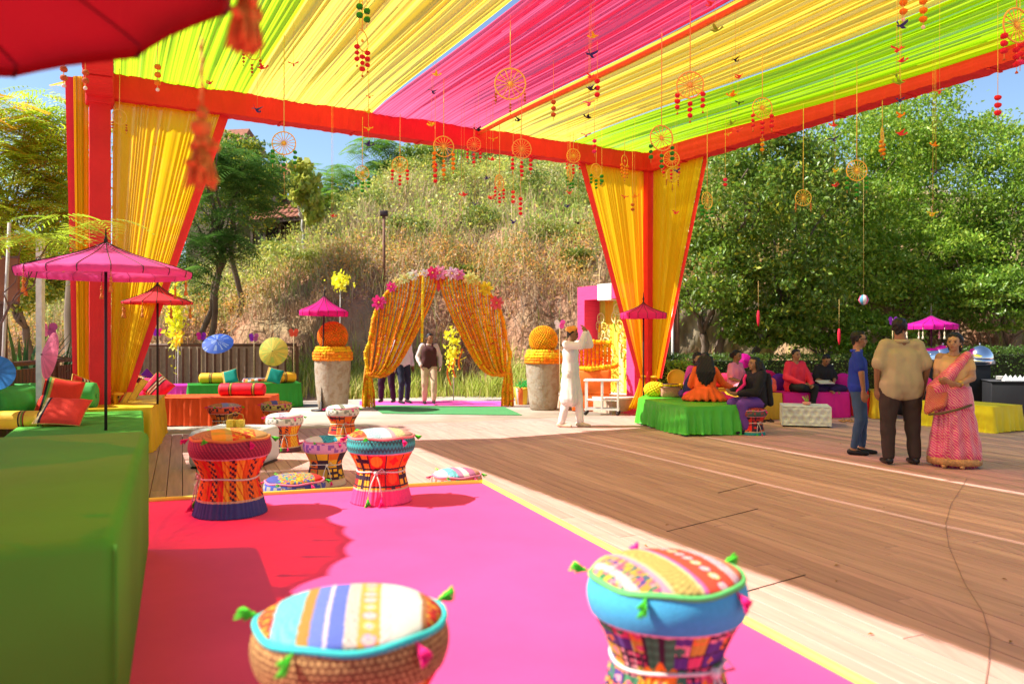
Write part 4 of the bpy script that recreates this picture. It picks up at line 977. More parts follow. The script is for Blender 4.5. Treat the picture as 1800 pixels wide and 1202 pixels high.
def stool(label, loc, r, h, spec, rot=0, hi=False, scale=1, group='patchwork drum stools', topdown=0):
    """spec: dict(side, top stripes, body palette, base, rope, tassels)"""
    t = thing('drum_stool', label, 'stool', loc, rot, group); n = 300 if hi else 120; sd = spec.get('seed', 1)
    z1 = h * .10; zw = h * .44; z2 = h * .70; z3 = h * .90
    # body with gathers towards the waist
    def rad(z):
        f = (z) / (z2); w_ = abs(z - zw) / (zw if z < zw else z2 - zw)
        return r * (.70 + .26 * w_ ** 1.25) if z > zw else r * (.70 + .22 * w_ ** 1.2)
    nz = 60 if hi else 26; prof = [(rad(z2 * i / nz), z2 * i / nz + .002) for i in range(nz + 1)]
    gat = lambda a, i: 1 + .018 * math.sin(a * 46 + math.sin(a * 9) * 2) * (1 - abs(prof[i][1] - zw) / z2 * .6) + .006 * math.sin(a * 17)
    pal = spec['pal']; bf = spec.get('basef', .2)
    def cf(u, i):
        v = i / nz; 
        if v < bf: return spec['base']
        if v < bf + .03: return spec.get('trim', (.6, .4, .25))
        if v > .955: return spec.get('trim2', (.75, .35, .4))
        if spec.get('flower') and hi:
            for (cu, cv, rr_) in spec['flower']:
                q = flower(u, v, cu, cv, rr_, 3.2)
                if q == 'petal': return (.88, .28, .02)
                if q: return q
            for (a_, b_, c_) in spec.get('panel', ()):
                if a_ < u < b_: return tuple(x * (.8 + .4 * (int(v * 24) % 2)) for x in c_) if int((u - a_) * 80) % 3 else K2
        if spec.get('glyph'):
            q = random.Random(int(u * 10) * 7 + sd); 
            if (u * 10) % 1 < .34 and q.random() < .7: return K2 if (math.sin(v * 60 + int(u * 90) * 2.1) > .1) else pal[0]
            return pal[int(u * 10 + .3) % len(pal)] if (math.sin(u * 200 + v * 30) < .75) else tuple(x * .8 for x in pal[0])
        return pat_block(u, v, pal, sd, spec.get('nx', 14), spec.get('ny', 6))
    mb = MB(); mb.lathe(prof, n, fn=gat, colfn=cf); mb.build('body', mMeshCol, t)
    # cushion drum side
    ns = 10 if not hi else 22; sp = []
    for i in range(ns + 1):
        f = i / ns; sp.append((r * (.955 + .075 * math.sin(PI * (.12 + .80 * f))), z2 + (z3 - z2) * f))
    side = spec['side']; s2 = spec.get('side2')
    def scf(u, i):
        f = i / ns
        if s2 is None: return side
        k = spec.get('sk', 'dots')
        if k == 'dots':
            a = (u * 90 + (int(f * 7) % 2) * .5) % 1; b = (f * 7) % 1
            return s2 if math.hypot(a - .5, b - .5) < .3 else side
        if k == 'zig': return s2 if int(f * 4 + abs((u * 60) % 1 - .5) * 2) % 2 else side
        if k == 'diag': return s2 if (u * 60 + f * 3) % 1 < .3 else side
        return s2 if random.Random(int(u * 50) * 13 + int(f * 4)).random() < .35 else side
    mb = MB(); mb.lathe(sp, n if hi else 90, colfn=scf, caps=False); mb.build('cushion_side', mMeshCol, t)
    # domed top with stripes across
    nr = 34 if hi else 12; tp = [(max(.0005, r * .96 * (1 - (i / nr))), z3 + (h - z3) * math.sqrt(max(0, 1 - (1 - i / nr) ** 2)) ) for i in range(nr + 1)]
    st_ = spec['top']; ang = spec.get('tang', .4)
    def tcf(u, i):
        rr_ = (1 - (i + .5) / nr); x = rr_ * math.cos(2 * PI * u - ang); y = rr_ * math.sin(2 * PI * u - ang); f = (x + 1) / 2
        for (a_, b_, c_, kind) in st_:
            if a_ <= f < b_:
                if kind == 'plain': return c_
                if kind == 'dots':
                    q = (y * 5.0) % 1 - .5; e = ((f - a_) / (b_ - a_) - .5) * (b_ - a_) * 2 * 5; dd_ = math.hypot(q, e)
                    if dd_ < .16: return (.9, .4, .5)
                    if dd_ < .26: return (.9, .7, .5)
                    if dd_ < .36: return spec.get('dotc', (.65, .75, .3)) if int(y * 5) % 2 else (.8, .35, .6)
                    return c_
                if kind == 'fine': return tuple(q * (.65 if (int(y * 40) + int(f * 60)) % 2 else 1.15) for q in c_)
                if kind == 'edge': return (.8, .78, .7) if int(y * 44) % 2 else c_
                if kind == 'mix': return pal[random.Random(int(y * 22) * 17 + int(f * 26)).randrange(len(pal))]
        return st_[-1][2]
    mb = MB(); mb.lathe(tp, n if hi else 90, colfn=lambda u, i: tuple(q * .72 for q in tcf(u, i)), fn=lambda a, i: 1 + .015 * math.sin(a * 6 + 1) * (1 - i / nr)); mb.build('cushion_top', mMeshCol, t)
    sc_ = .85 if hi else 1
    mb = MB(); mb.tube([(r * .965 * (1 + .015 * math.sin(a * 6 + 1)) * math.cos(a), r * .965 * math.sin(a), z3 + .004 * math.sin(a * 6)) for a in [2 * PI * k / 48 for k in range(48)]], .009 if hi else .008, 8, closed=True, col=spec['pipe']); mb.build('piping', mMeshCol, t)
    # rope round the waist with a knot and tails
    rw = rad(zw) * 1.025; ra = spec.get('rope_ang', -1.3); mb = MB()
    mb.tube([(rw * math.cos(a), rw * math.sin(a), zw + .006 * math.sin(a * 3)) for a in [2 * PI * k / 40 for k in range(40)]], .0055, 6, closed=True)
    k0 = Vector((math.cos(ra), math.sin(ra), 0)); sd_ = Vector((-k0.y, k0.x, 0))
    mb.ball(k0 * (rw + .012) + V3(0, 0, zw), .016, 8)
    for s in (-1, 1): mb.tube([k0 * (rw + .012) + V3(0, 0, zw), k0 * (rw + .03) + sd_ * s * .025 + V3(0, 0, zw - .06), k0 * (rw + .045) + sd_ * s * .045 + V3(0, 0, zw - .15)], .0045, 5)
    mb.tube([k0 * (rw + .012) + V3(0, 0, zw), k0 * (rw + .02) + sd_ * .04 + V3(0, 0, zw + .03), k0 * (rw + .02) + sd_ * .075 + V3(0, 0, zw - .005), k0 * (rw + .012) + V3(0, 0, zw)], .004, 5)
    mb.build('rope', mRope, t)
    # tassels
    tc = [(.08, .60, .03), (.88, .02, .22)]
    def tas(p, d, c, s_=1.0, nm='tassel'):
        mb = MB(); mb.col = c; d = d.normalized(); o_ = d.orthogonal().normalized(); o2 = d.cross(o_)
        mb.tube([p, p + d * .02 * s_], .003, 5); mb.ball(p + d * .026 * s_, .0095 * s_, 8)
        for k in range(22 if hi else 8):
            a = k * 2.4; q = .016 * s_ * math.sqrt((k + .5) / (22 if hi else 8)); e = (o_ * math.cos(a) + o2 * math.sin(a)) * q
            q2 = .8 + .45 * ((k * .618) % 1); mb.tube([p + d * .028 * s_ + e * .4, p + d * .048 * s_ * q2 + e * 1.0, p + d * .064 * s_ * q2 + e * (1.2 + .5 * ((k * .37) % 1))], .0028 * s_, 4, caps=True)
        mb.build(nm, mMeshCol, t)
    nt_ = spec.get('nt', 6)
    for k in range(nt_):
        a = spec.get('ta', .3) + 2 * PI * k / nt_; rd = Vector((math.cos(a), math.sin(a), 0)); dr = spec.get('droop', (-.5, -.9, .2, -.4, .1, -1.0))[k % 6]
        tas(rd * r * .975 + V3(0, 0, z3), rd + V3(0, 0, dr), tc[k % 2], .78 if hi else .85)
    for s in (-1, 1): tas(k0 * (rw + .045) + sd_ * s * .045 + V3(0, 0, zw - .15), V3(0, 0, -1) + k0 * .3, tc[(s + 1) // 2], .9)
    return t
OR_ = (.80, .16, .02); YO = (.85, .45, .03); RD = (.75, .03, .02); BL = (.07, .08, .35); LBL = (.05, .45, .65); CRM = (.8, .75, .6); GR_ = (.03, .30, .10)
def at(px, d, z=0): return (zx(px, d), d, z)
gdc = 'patchwork drum stools'
stool('drum stool with gold brocade band and blue, cream and amber striped top, nearest the camera', at(618, 1.92, .48), .228, .49,
      dict(pal=[OR_, RD, YO, (.5, .02, .02)], side=(.20, .085, .03), side2=(.60, .38, .13), sk='dots', base=RD, pipe=(.05, .55, .52), tang=.15, ta=-1.95, nt=5,
           top=[(-1, .10, (.12, .35, .38), 'mix'), (.10, .25, (.18, .62, .68), 'fine'), (.25, .31, (.50, .25, .05), 'plain'), (.31, .38, (.16, .22, .62), 'plain'), (.38, .40, (.75, .6, .65), 'plain'), (.40, .48, (.13, .18, .60), 'plain'), (.48, .55, (.72, .58, .5), 'fine'), (.55, .66, (.80, .40, .08), 'dots'), (.66, .72, (.75, .6, .55), 'edge'), (.72, .88, (.82, .80, .70), 'plain'), (.88, .91, (.45, .18, .06), 'plain'), (.91, 2, (.7, .45, .4), 'mix')], dotc=(.85, .5, .1), glyph=0, seed=3), hi=True)
stool('drum stool with turquoise band, multicoloured striped top and flower print body, right foreground', at(1171, 2.27, .48), .220, .49,
      dict(pal=[(.10, .06, .25), (.65, .10, .18), (.80, .30, .05), (.05, .22, .10), (.55, .45, .05), (.75, .35, .35)], side=(.06, .38, .60), base=(.08, .04, .2), trim2=(.80, .45, .50), pipe=(.12, .50, .14), tang=.35, ta=-2.0, nt=5, droop=(-.6, -1.0, .1, .2, .3),
           top=[(-1, .06, (.7, .3, .35), 'mix'), (.06, .12, (.65, .3, .3), 'edge'), (.12, .24, (.15, .40, .22), 'mix'), (.24, .28, (.80, .30, .40), 'plain'), (.28, .30, (.8, .55, .3), 'plain'), (.30, .46, (.60, .42, .12), 'fine'), (.46, .48, (.8, .6, .3), 'plain'), (.48, .51, (.75, .15, .4), 'plain'), (.51, .76, (.78, .08, .04), 'dots'), (.76, .79, (.75, .35, .55), 'edge'), (.79, .82, (.8, .4, .5), 'plain'), (.82, .85, (.7, .3, .5), 'edge'), (.85, 2, (.85, .22, .10), 'plain')],
           flower=[(.705, .52, .20), (.83, .42, .15), (.60, .35, .14)], panel=[(.665, .74, (.05, .25, .10))], nx=22, ny=9, seed=5, rope_ang=-.9), hi=True)
stool('drum stool with teal zigzag band and red body, standing alone on the pink stage', at(670, 5.42, .48), .225, .49,
      dict(pal=[RD, OR_, (.85, .10, .03), RD, YO], side=(.05, .38, .36), side2=(.04, .10, .10), sk='zig', base=(.85, .06, .22), basef=.26, pipe=(.7, .2, .2), nx=10, ny=3, top=[(-1, .2, CRM, 'mix'), (.2, .4, (.45, .6, .62), 'fine'), (.4, .55, (.8, .8, .72), 'plain'), (.55, .62, (.6, .35, .4), 'plain'), (.62, .8, (.75, .6, .3), 'fine'), (.8, 2, (.6, .3, .25), 'plain')], seed=8, rope_ang=-1.6), hi=True)
stool('large drum stool with maroon band and navy foot at the left of the stage', at(405, 5.05, .48), .245, .53,
      dict(pal=[OR_, RD, YO], glyph=1, side=(.22, .02, .05), side2=(.45, .05, .08), sk='diag', base=(.05, .06, .22), basef=.24, pipe=(.6, .2, .05), top=[(-1, .25, (.5, .25, .08), 'fine'), (.25, .42, YO, 'plain'), (.42, .5, (.7, .5, .1), 'plain'), (.5, .8, (.35, .28, .12), 'mix'), (.8, 2, (.6, .3, .1), 'plain')], seed=9, rope_ang=3.3), hi=True)
sp_a = dict(pal=[OR_, YO, RD, K2], side=(.70, .66, .55), side2=(.3, .3, .25), sk='rand', base=(.12, .04, .05), basef=.15, pipe=(.7, .2, .3), nx=10, ny=4, top=[(-1, .3, (.75, .72, .7), 'plain'), (.3, .5, (.6, .5, .6), 'fine'), (.5, 2, (.8, .78, .7), 'plain')], seed=11)
stool('drum stool with pale band and orange glyph print right of the white cube', at(500, 11.1), .25, .53, dict(sp_a, glyph=1))
stool('drum stool with blue striped top and amber print body behind the red one', at(573, 8.6), .235, .52, dict(sp_a, pal=[YO, OR_, K2, (.5, .3, .05)], side=(.72, .30, .50), side2=(.3, .1, .4), base=(.65, .5, .35), top=[(-1, .35, (.8, .78, .7), 'plain'), (.35, .7, LBL, 'fine'), (.7, 2, (.8, .5, .2), 'plain')], seed=12))
stool('drum stool with white patterned band and orange body farthest towards the arch', at(602, 12.5), .255, .52, dict(sp_a, pal=[OR_, OR_, RD, (.6, .3, .05)], seed=13, top=[(-1, .35, (.8, .78, .72), 'plain'), (.35, .5, (.3, .3, .2), 'fine'), (.5, 2, (.8, .76, .7), 'plain')]))
stool('drum stool with tomato red band before the orange bench, left of two', at(395, 13.0), .255, .50, dict(sp_a, pal=[OR_, (.8, .3, .05), (.4, .2, .05)], side=(.75, .10, .04), side2=K2, seed=14, top=[(-1, .4, (.5, .3, .4), 'mix'), (.4, .6, (.3, .3, .5), 'plain'), (.6, 2, (.6, .4, .3), 'fine')]))
stool('drum stool with olive checked band at the right end of the orange bench', at(486, 13.5), .25, .50, dict(sp_a, pal=[OR_, YO, (.6, .2, .03)], side=(.50, .40, .10), side2=K2, seed=15, top=[(-1, .3, (.5, .3, .1), 'mix'), (.3, .5, (.1, .1, .3), 'plain'), (.5, 2, (.6, .4, .2), 'mix')]))
stool('drum stool on the deck hidden behind the stage edge with green and blue patched top', at(518, 6.35), .235, .50, dict(sp_a, side=(.05, .08, .35), seed=16, pal=[OR_, (.05, .35, .2), YO, (.1, .1, .4), (.4, .3, .05)], top=[(-1, .2, BL, 'plain'), (.2, .5, (.1, .35, .25), 'mix'), (.5, .8, OR_, 'mix'), (.8, 2, RD, 'plain')]))
stool('drum stool on the deck behind the stage corner with pale striped top', at(803, 6.62), .205, .50, dict(sp_a, side=(.6, .12, .08), seed=17, top=[(-1, .2, CRM, 'plain'), (.2, .38, (.2, .6, .65), 'fine'), (.38, .5, (.5, .2, .35), 'plain'), (.5, .62, CRM, 'plain'), (.62, .8, (.5, .15, .3), 'plain'), (.8, 2, (.7, .3, .2), 'fine')]))
stool('dark drum stool with teal foot under the woman in the black shawl', at(1322, 12.95), .23, .44, dict(sp_a, pal=[RD, K2, (.6, .1, .03)], side=(.06, .10, .08), side2=(.3, .05, .05), base=(.02, .25, .22), seed=18, top=[(-1, 2, RD, 'mix')]))
# small shoes under the far benches
for px, col, lb in ((1345, (.03, .02, .02), 'black sandals under the yellow bench'), (1485, (.5, .25, .1), 'tan sandals under the end of the magenta bench')):
    t = thing('sandals', lb, 'sandals', (zx(px, 14.9), 14.85, 0)); m_ = M('sandal_%d' % px, col, .7)
    for s in (-1, 1): mb = MB(); mb.box((s * .07, 0, .015), (.08, .24, .03), s * .1, bev=.012); mb.tube([(s * .07 - .035, -.04, .03), (s * .07, -.05, .06), (s * .07 + .035, -.04, .03)], .008, 6); mb.build('sandal', m_, t)
# ------------------------------------------------------------------ parasols
def parasol(label, loc, Rr, zr, zt, col, n=16, tpar=None, tilt=(0, 0, 0), pole=True, foot=False, tass=None, polez0=0.0, inner=None, lip=.10, curve=1.0, tassn=None):
    t = thing('parasol', label, 'parasol', loc, tilt); mm = M('parasol_%d_%d_%d' % tuple(int(q * 999) for q in col), col, .7, .06, 4, .15, 60, transl=.35, transp=tpar or .14, sheen=.2)
    H_ = zt - zr; prof = []
    for i in range(15):
        f = i / 14; r_ = .012 + (Rr - .012) * f
        z = zr + H_ * ((1 - f) ** 3.2 * .62 + .38 * (1 - f ** 2.2) * curve)
        prof.append((r_, z))
    prof.append((Rr * 1.0, zr - lip * .5)); prof.append((Rr * .985, zr - lip))
    m_ = n * 4
    def fn(a, i):
        ph = (a * n / (2 * PI)) % 1; return 1 - (.035 * (i / 16) ** 1.5 * math.sin(PI * ph) if i < 15 else .035 * math.sin(PI * ph))
    vs = MB(); vs.lathe(prof, m_, fn=fn, caps=False); vs.build('canopy', mm, t)
    mb = MB()
    for k in range(n):
        a = 2 * PI * k / n
        mb.tube([(p[0] * math.cos(a) * 1.003, p[0] * math.sin(a) * 1.003, p[1] + .002) for p in prof], .0045, 4)
        a2 = a; mb.tube([(.03 * math.cos(a2), .03 * math.sin(a2), zr + H_ * .1), (Rr * .55 * math.cos(a2), Rr * .55 * math.sin(a2), zr + H_ * .20)], .004, 4)
    mb.build('ribs', mPole, t)
    if pole:
        mb = MB(); mb.tube([(0, 0, polez0), (0, 0, zt + .02)], .016, 10); mb.build('pole', mPole, t)
    mb = MB(); mb.lathe([(.03, zt - .03), (.02, zt), (.012, zt + .04), (.022, zt + .07), (.012, zt + .10), (.004, zt + .20)], 10); mb.build('finial', mPole, t)
    if foot: mb = MB(); mb.lathe([(.22, 0), (.22, .02), (.03, .035), (.03, .2)], 24); mb.build('foot', mPole, t)
    if tass:
        for k in range(tassn or n):
            a = 2 * PI * (k * (n // (tassn or n))) / n; x, y = Rr * math.cos(a), Rr * math.sin(a); mb = MB()
            mb.tube([(x, y, zr - lip * .6), (x, y, zr - lip - .05)], .003, 5)
            for q, (dz, r_) in enumerate(((.06, .013), (.09, .018), (.12, .014))): mb.ball((x, y, zr - lip - dz), r_, 8)
            mb.lathe([(.008, -.13), (.02, -.17), (.022, -.20)], 8, (x, y, zr - lip)); mb.build('tassel', tass, t)
    return t
mTO = M('amber_tassel', (.62, .20, .03), .7, .3, 40, .5); mTW = M('cream_tassel', (.75, .65, .45), .7, .2, 40, .5)
# overhead red parasol, close
nearR = parasol('big red parasol whose underside fills the top left corner', (-1.17, .90, 0), .80, 2.18, 2.65, (.30, .006, .012), 16, tpar=.05, tilt=(0, R(-2.5), R(-3.5)), tass=None, lip=.03, curve=.8, polez0=.48)
nearR.location = (-1.17 + .155, .90, 0)
# its hanging amber tassels
def big_tassel(label, x, y, z, L_, s_=1.0, seed=1):
    t = thing('hanging_tassel', label, 'tassel', (x, y, z - L_)); rr = random.Random(seed)
    mb = MB(); mb.tube([(0, 0, L_), (0, 0, .2 * s_)], .0035 * s_ + .001, 6); mb.build('cord', mTO, t)
    mb = MB()
    for k in range(int(L_ * 30)): mb.ball((rr.uniform(-.003, .003), 0, L_ - .02 - k * .026), .0095 * s_ * rr.uniform(.6, 1), 6)
    mb.build('bead', mTO, t)
    mb = MB(); mb.ball((0, 0, .20 * s_), .034 * s_, 10, rough=.15, seed=seed); mb.ball((0, 0, .25 * s_), .022 * s_, 8, rough=.15, seed=2); mb.ball((0, 0, .16 * s_), .028 * s_, 8, rough=.2, seed=4)
    for k in range(34):
        q = .045 * s_ * rr.random(); a = rr.uniform(0, 6.28); mb.ball((q * math.cos(a), q * math.sin(a), rr.uniform(.03, .17) * s_), rr.uniform(.010, .018) * s_, 6, rough=.2, seed=k)
    for k in range(26):
        a = k * 2.4; q = .05 * s_ * math.sqrt(k / 26); mb.tube([(q * .25 * math.cos(a), q * .25 * math.sin(a), .16 * s_), (q * .8 * math.cos(a), q * .8 * math.sin(a), .07 * s_), (q * math.cos(a), q * math.sin(a), .0 + rr.uniform(0, .02))], .006 * s_, 4)
    mb.build('fringe', mTO, t); return t
p = pt(355, 66, 1.62); big_tassel('large amber tassel hanging from the red parasol edge before the left curtain', p.x, p.y, p.z, .31, .62, 1)
p = pt(432, 12, 1.35); big_tassel('bunched amber tassel at the top edge right of the red parasol', p.x, p.y, p.z + .04, .12, .62, 2)
# red parasol past the left edge that shades the stage
parasol('red parasol standing out past the left edge of the stage', (-4.32, 3.95, .48), 1.42, 2.22, 2.7, (.75, .02, .03), 28, tpar=.42, tass=mTO, lip=.03)
parasol('second red parasol out of sight on the left beside the green block', (-3.95, 2.15, .48), 1.66, 2.06, 2.6, (.75, .02, .03), 28, tpar=.42, tass=mTO, lip=.03)
parasol('pink parasol with curved top on a black pole behind the near green block', (zx(186, 8.6), 8.6, 0), .865, 2.30, 2.56, (.88, .10, .38), 18, tass=mTO, tassn=6, curve=1.5, lip=.07)
parasol('red parasol on a thin pole over the orange bench', (zx(277, 11.4), 11.4, 0), .47, 2.08, 2.33, (.85, .05, .08), 16, tass=mTO, tassn=8, polez0=.62, lip=.03)
parasol('magenta parasol on a slim pole before the left flower urn', (zx(565, 17.0), 17.0, 0), .52, 2.12, 2.46, (.80, .01, .26), 16, tilt=(0, R(1.5), 0), foot=True)
parasol('magenta parasol in front of the right marquee post', (zx(1131, 15.0), 15.0, 0), .435, 2.02, 2.22, (.85, .03, .22), 16, foot=False)
parasol('magenta parasol with cream tassels over the buffet beside the man', (zx(1637, 16.3), 16.3, 0), .50, 1.83, 2.02, (.78, .01, .42), 16, tass=mTW, tassn=8)
def paper_umbrella(label, px, py, d, rad, eul, col, col2=None, z0=None, stick=True):
    c = pt(px, py, d); t = thing('paper_umbrella', label, 'paper umbrella', c, eul); n = 24; mb = MB(); rr = random.Random(px)
    def cf(u, i):
        if col2 and rr.random() < .22: return col2
        return tuple(q * (.85 if int(u * n) % 2 else 1.0) for q in col)
    mb.lathe([(.01, .30 * rad), (rad * .4, .22 * rad), (rad * .8, .08 * rad), (rad, 0)], n * 2, colfn=cf, caps=False); mb.build('canopy', M('painted_paper', rough=.6, attr=True, var=.05, scale=30, transl=.35, bump=.1), t)
    mb = MB()
    for k in range(12): a = 2*PI*k/12; mb.tube([(0, 0, .29 * rad), (rad * .98 * math.cos(a), rad * .98 * math.sin(a), -.005)], .003, 4)
    mb.tube([(0, 0, -.75 * rad), (0, 0, .36 * rad)], .009, 6); mb.build('ribs', mWood, t); return t
FC = R(90)
paper_umbrella('blue painted paper umbrella tilted open on the back railing', 383, 604, 18.0, .34, (R(40), R(6), 0), (.05, .13, .55), (.25, .35, .6))
paper_umbrella('yellow painted paper umbrella facing us above the dark green bench', 481, 618, 18.1, .33, (R(82), R(6), 0), (.80, .66, .10), (.5, .6, .1))
paper_umbrella('pink paper umbrella turned edge on beside the white pole', 88, 625, 9.8, .29, (R(80), R(-12), R(-42)), (.85, .16, .25))
paper_umbrella('blue paper umbrella cut off by the left edge', -8, 655, 9.0, .20, (R(75), 0, R(40)), (.05, .25, .65))
paper_umbrella('magenta paper umbrella behind the woman in the pink sari', 1308, 634, 16.9, .16, (R(75), 0, R(-10)), (.60, .0, .28))
# butterflies on sticks along the back railing
def wing_toy(name, label, px, py, d, s, cols, z0=0.0, cat='butterfly decoration', stick=True):
    c = pt(px, py, d); t = thing(name, label, cat, (c.x, c.y, z0)); rr = random.Random(int(px)); zc = c.z - z0
    for k, (dx, dz) in enumerate(((-.6, .25), (.6, .25), (-.4, -.45), (.4, -.45))):
        mb = MB(); n = 10; P0 = V3(dx * .1 * s, 0, zc); cc_ = V3(dx * s, rr.uniform(-.1, .1) * s, zc + dz * s)
        rim = [cc_ + V3(math.cos(2*PI*i/n) * .5 * s, .12 * s * math.cos(2*PI*i/n), math.sin(2*PI*i/n) * .55 * s) for i in range(n)]
        mb.add([P0] + rim, [(0, i + 1, (i + 1) % n + 1) for i in range(n)], cols[k % len(cols)]); mb.build('wing', M('painted_paper'), t, smooth=False)
    if stick: mb = MB(); mb.tube([(0, .02, 0), (0, .02, zc + .3 * s)], .008, 5); mb.build('stick', M('bamboo', (.55, .42, .2), .7), t)
VI = (.30, .02, .50); PK = (.85, .05, .35)
for px, py, cols, lb in ((277, 583, [VI, PK], 'violet and pink paper butterfly on a stick, leftmost above the back railing'), (313, 586, [VI, (.8, .4, .05)], 'violet and orange paper butterfly on a stick by the creeper pole'), (354, 590, [(.7, .02, .3), VI], 'magenta paper butterfly on a stick left of the blue umbrella'), (446, 592, [VI, (.5, .1, .3)], 'purple paper butterfly on a stick left of the yellow umbrella'), (516, 584, [(.8, .1, .05)], 'red paper butterfly on a stick right of the yellow umbrella')):
    wing_toy('paper_butterfly', lb, px, py, 18.6, .105, cols)
wing_toy('paper_butterfly', 'pink paper butterfly on a stick by the left post', 85, 578, 12.0, .12, [(.85, .2, .4), (.5, .1, .3)])
wing_toy('paper_flower', 'pink and white paper flower on a stick left of the man in white', 984, 569, 15.5, .10, [(.85, .75, .8), (.85, .1, .5)], cat='paper flower')
wing_toy('paper_flower', 'purple flower on a stick behind the head of the man in tan', 1570, 563, 15.2, .09, [(.35, .03, .6)], cat='paper flower')
# yellow green leaf bunches on sticks
def bunch(label, px, py, d, rx, rz, n, z0=0, seed=1, ribbon=False, col=(.42, .55, .04), col2=(.75, .62, .05)):
    c = pt(px, py, d); t = thing('leaf_bunch', label, 'leaf bunch', (c.x, c.y, z0)); rng_ = np.random.default_rng(seed)
    P = rng_.normal(size=(n, 3)) * np.array([rx, rx, rz]) * .45 + np.array([0, 0, c.z - z0])
    V, Fq, cc_ = leaves(P, .12, rng_, col, .3, .6, 1.2, .35, col2); sheet_np('leaves', V, Fq, cc_, mLeaf, t)
    mb = MB(); mb.tube([(0, 0, 0), (.02, 0, c.z - z0)], .012, 6); mb.build('stick', M('pale_bark'), t)
    if ribbon:
        for k in range(3):
            mb = MB(); G = [[(-.12 + .14 * k + .05 * math.sin(i * .8 + k), .06 - .1, c.z - z0 - .1 * i - .05), (-.08 + .14 * k + .05 * math.sin(i * .8 + k), .06 - .09, c.z - z0 - .1 * i - .05)] for i in range(10 - 2 * k)]
            mb.grid(G); mb.build('ribbon', M('orange_ribbon', (.85, .28, .03), .6), t)
bunch('yellow green leaf bunch on a thin white stick above the left flower urn', 597, 492, 19.5, .26, .26, 130, .0, 1)
bunch('yellow green leaf bunch with orange ribbons on a pole seen through the arch', 797, 610, 19.8, .22, .62, 200, 0, 2, True)
bunch('tall yellow green creeper pole behind the magenta bench', 308, 560, 18.6, .20, .85, 420, 0, 3, False, (.36, .50, .03), (.65, .62, .05))
bunch('orange flower cluster on the creeper pole behind the magenta bench', 312, 597, 18.3, .13, .18, 60, 0, 4, False, (.75, .45, .04), (.85, .35, .03))

# ------------------------------------------------------------------ hanging ornaments
mCane = M('cane', (.82, .48, .10), .6, .15, 30, .2); mCord = M('cord', (.80, .50, .15), .8, .1); mWh = M('white_pompom', (.8, .76, .7), .9)
POM = {'r': M('red_pompom', (.75, .02, .05), .95, .15, 40, .6), 'o': M('orange_pompom', (.88, .26, .02), .95, .15, 40, .6), 'g': M('green_pompom', (.03, .26, .03), .95, .15, 40, .6), 't': M('rust_bead', (.50, .12, .03), .8, .2, 40, .4), 'p': M('pink_pompom', (.80, .03, .22), .95, .15, 40, .6)}
def shape(mb_name, fn): mb = MB(); fn(mb); return mb
_ds = {}
def shared(key, fnn, mat):
    if key not in _ds:
        mb = MB(); fnn(mb); o = mb.build(key.split('#')[0], mat); _ds[key] = o.data; bpy.data.objects.remove(o)
    return _ds[key]
def wheel(label, px, py, rpx, kind='r', d=None, ytop=None, nsp=14, yaw=0.0, strings=3, npom=3, ell=1.0, zc=5.22):
    d = d or min(15.6, .15 * F / rpx); rad = rpx * d / F; c = pt(px, py, d); ctop = zc - c.z
    t = thing('wheel_ornament', label, 'hanging ornament', c, (0, 0, yaw), 'cane wheel ornaments hanging from the marquee roof')
    rim = shared('rim', lambda m: m.tube([(math.cos(2*PI*k/28), 0, math.sin(2*PI*k/28)) for k in range(28)], .055, 6, closed=True), mCane)
    o = link('rim', rim, t); o.scale = (rad,) * 3
    for k in range(nsp):
        a = 2*PI*k/nsp + .1; o = link('spoke', shared('spoke', lambda m: m.tube([(0, 0, .05), (0, 0, .98)], .032, 5), mCane), t, rot=(0, a, 0)); o.scale = (rad,) * 3
    o = link('hub', shared('hub', lambda m: m.ball((0, 0, 0), (.17, .12, .17), 10, rough=.15), mCane), t); o.scale = (rad,) * 3
    mb = MB(); mb.tube([(0, 0, rad), (.003, 0, max(rad + .02, ctop))], .0055, 5); mb.build('cord', mCord, t)
    for i in range(strings):
        x = (i - (strings - 1) / 2) * (1.9 / max(1, strings - 1)) * rad if strings > 1 else 0
        zz = -math.sqrt(max(0, 1 - min(1, (x / rad)) ** 2)) * rad; ln = (.16 if i % 2 else .10); rr = random.Random(int(px * 7 + i))
        pr = .028 if kind not in 't' else .016
        mb = MB(); mb.tube([(x, 0, zz), (x, 0, zz - .06 - npom * pr * 2.3)], .003, 4)
        mb.build('string', mCord, t)
        for k in range(npom):
            key = 'pompom#' + kind; o = link('pompom' if kind != 't' else 'bead', shared(key, lambda m: m.ball((0, 0, 0), 1, 9, rough=.16, seed=3), POM[kind]), t, (x, 0, zz - .06 - k * pr * 2.25), (0, 0, rr.uniform(0, 3))); q = pr * rr.uniform(.85, 1.1)
            o.scale = (q, q, q * .85)
        if kind in 'rot':
            o = link('end_bead', shared('end_bead', lambda m: m.lathe([(.3, 0), (.6, -.3), (1, -1.4), (.2, -1.5)], 8), mWh if kind == 'r' else POM['t']), t, (x, 0, zz - .06 - npom * pr * 2.2)); o.scale = (pr * .5,) * 3
    return t
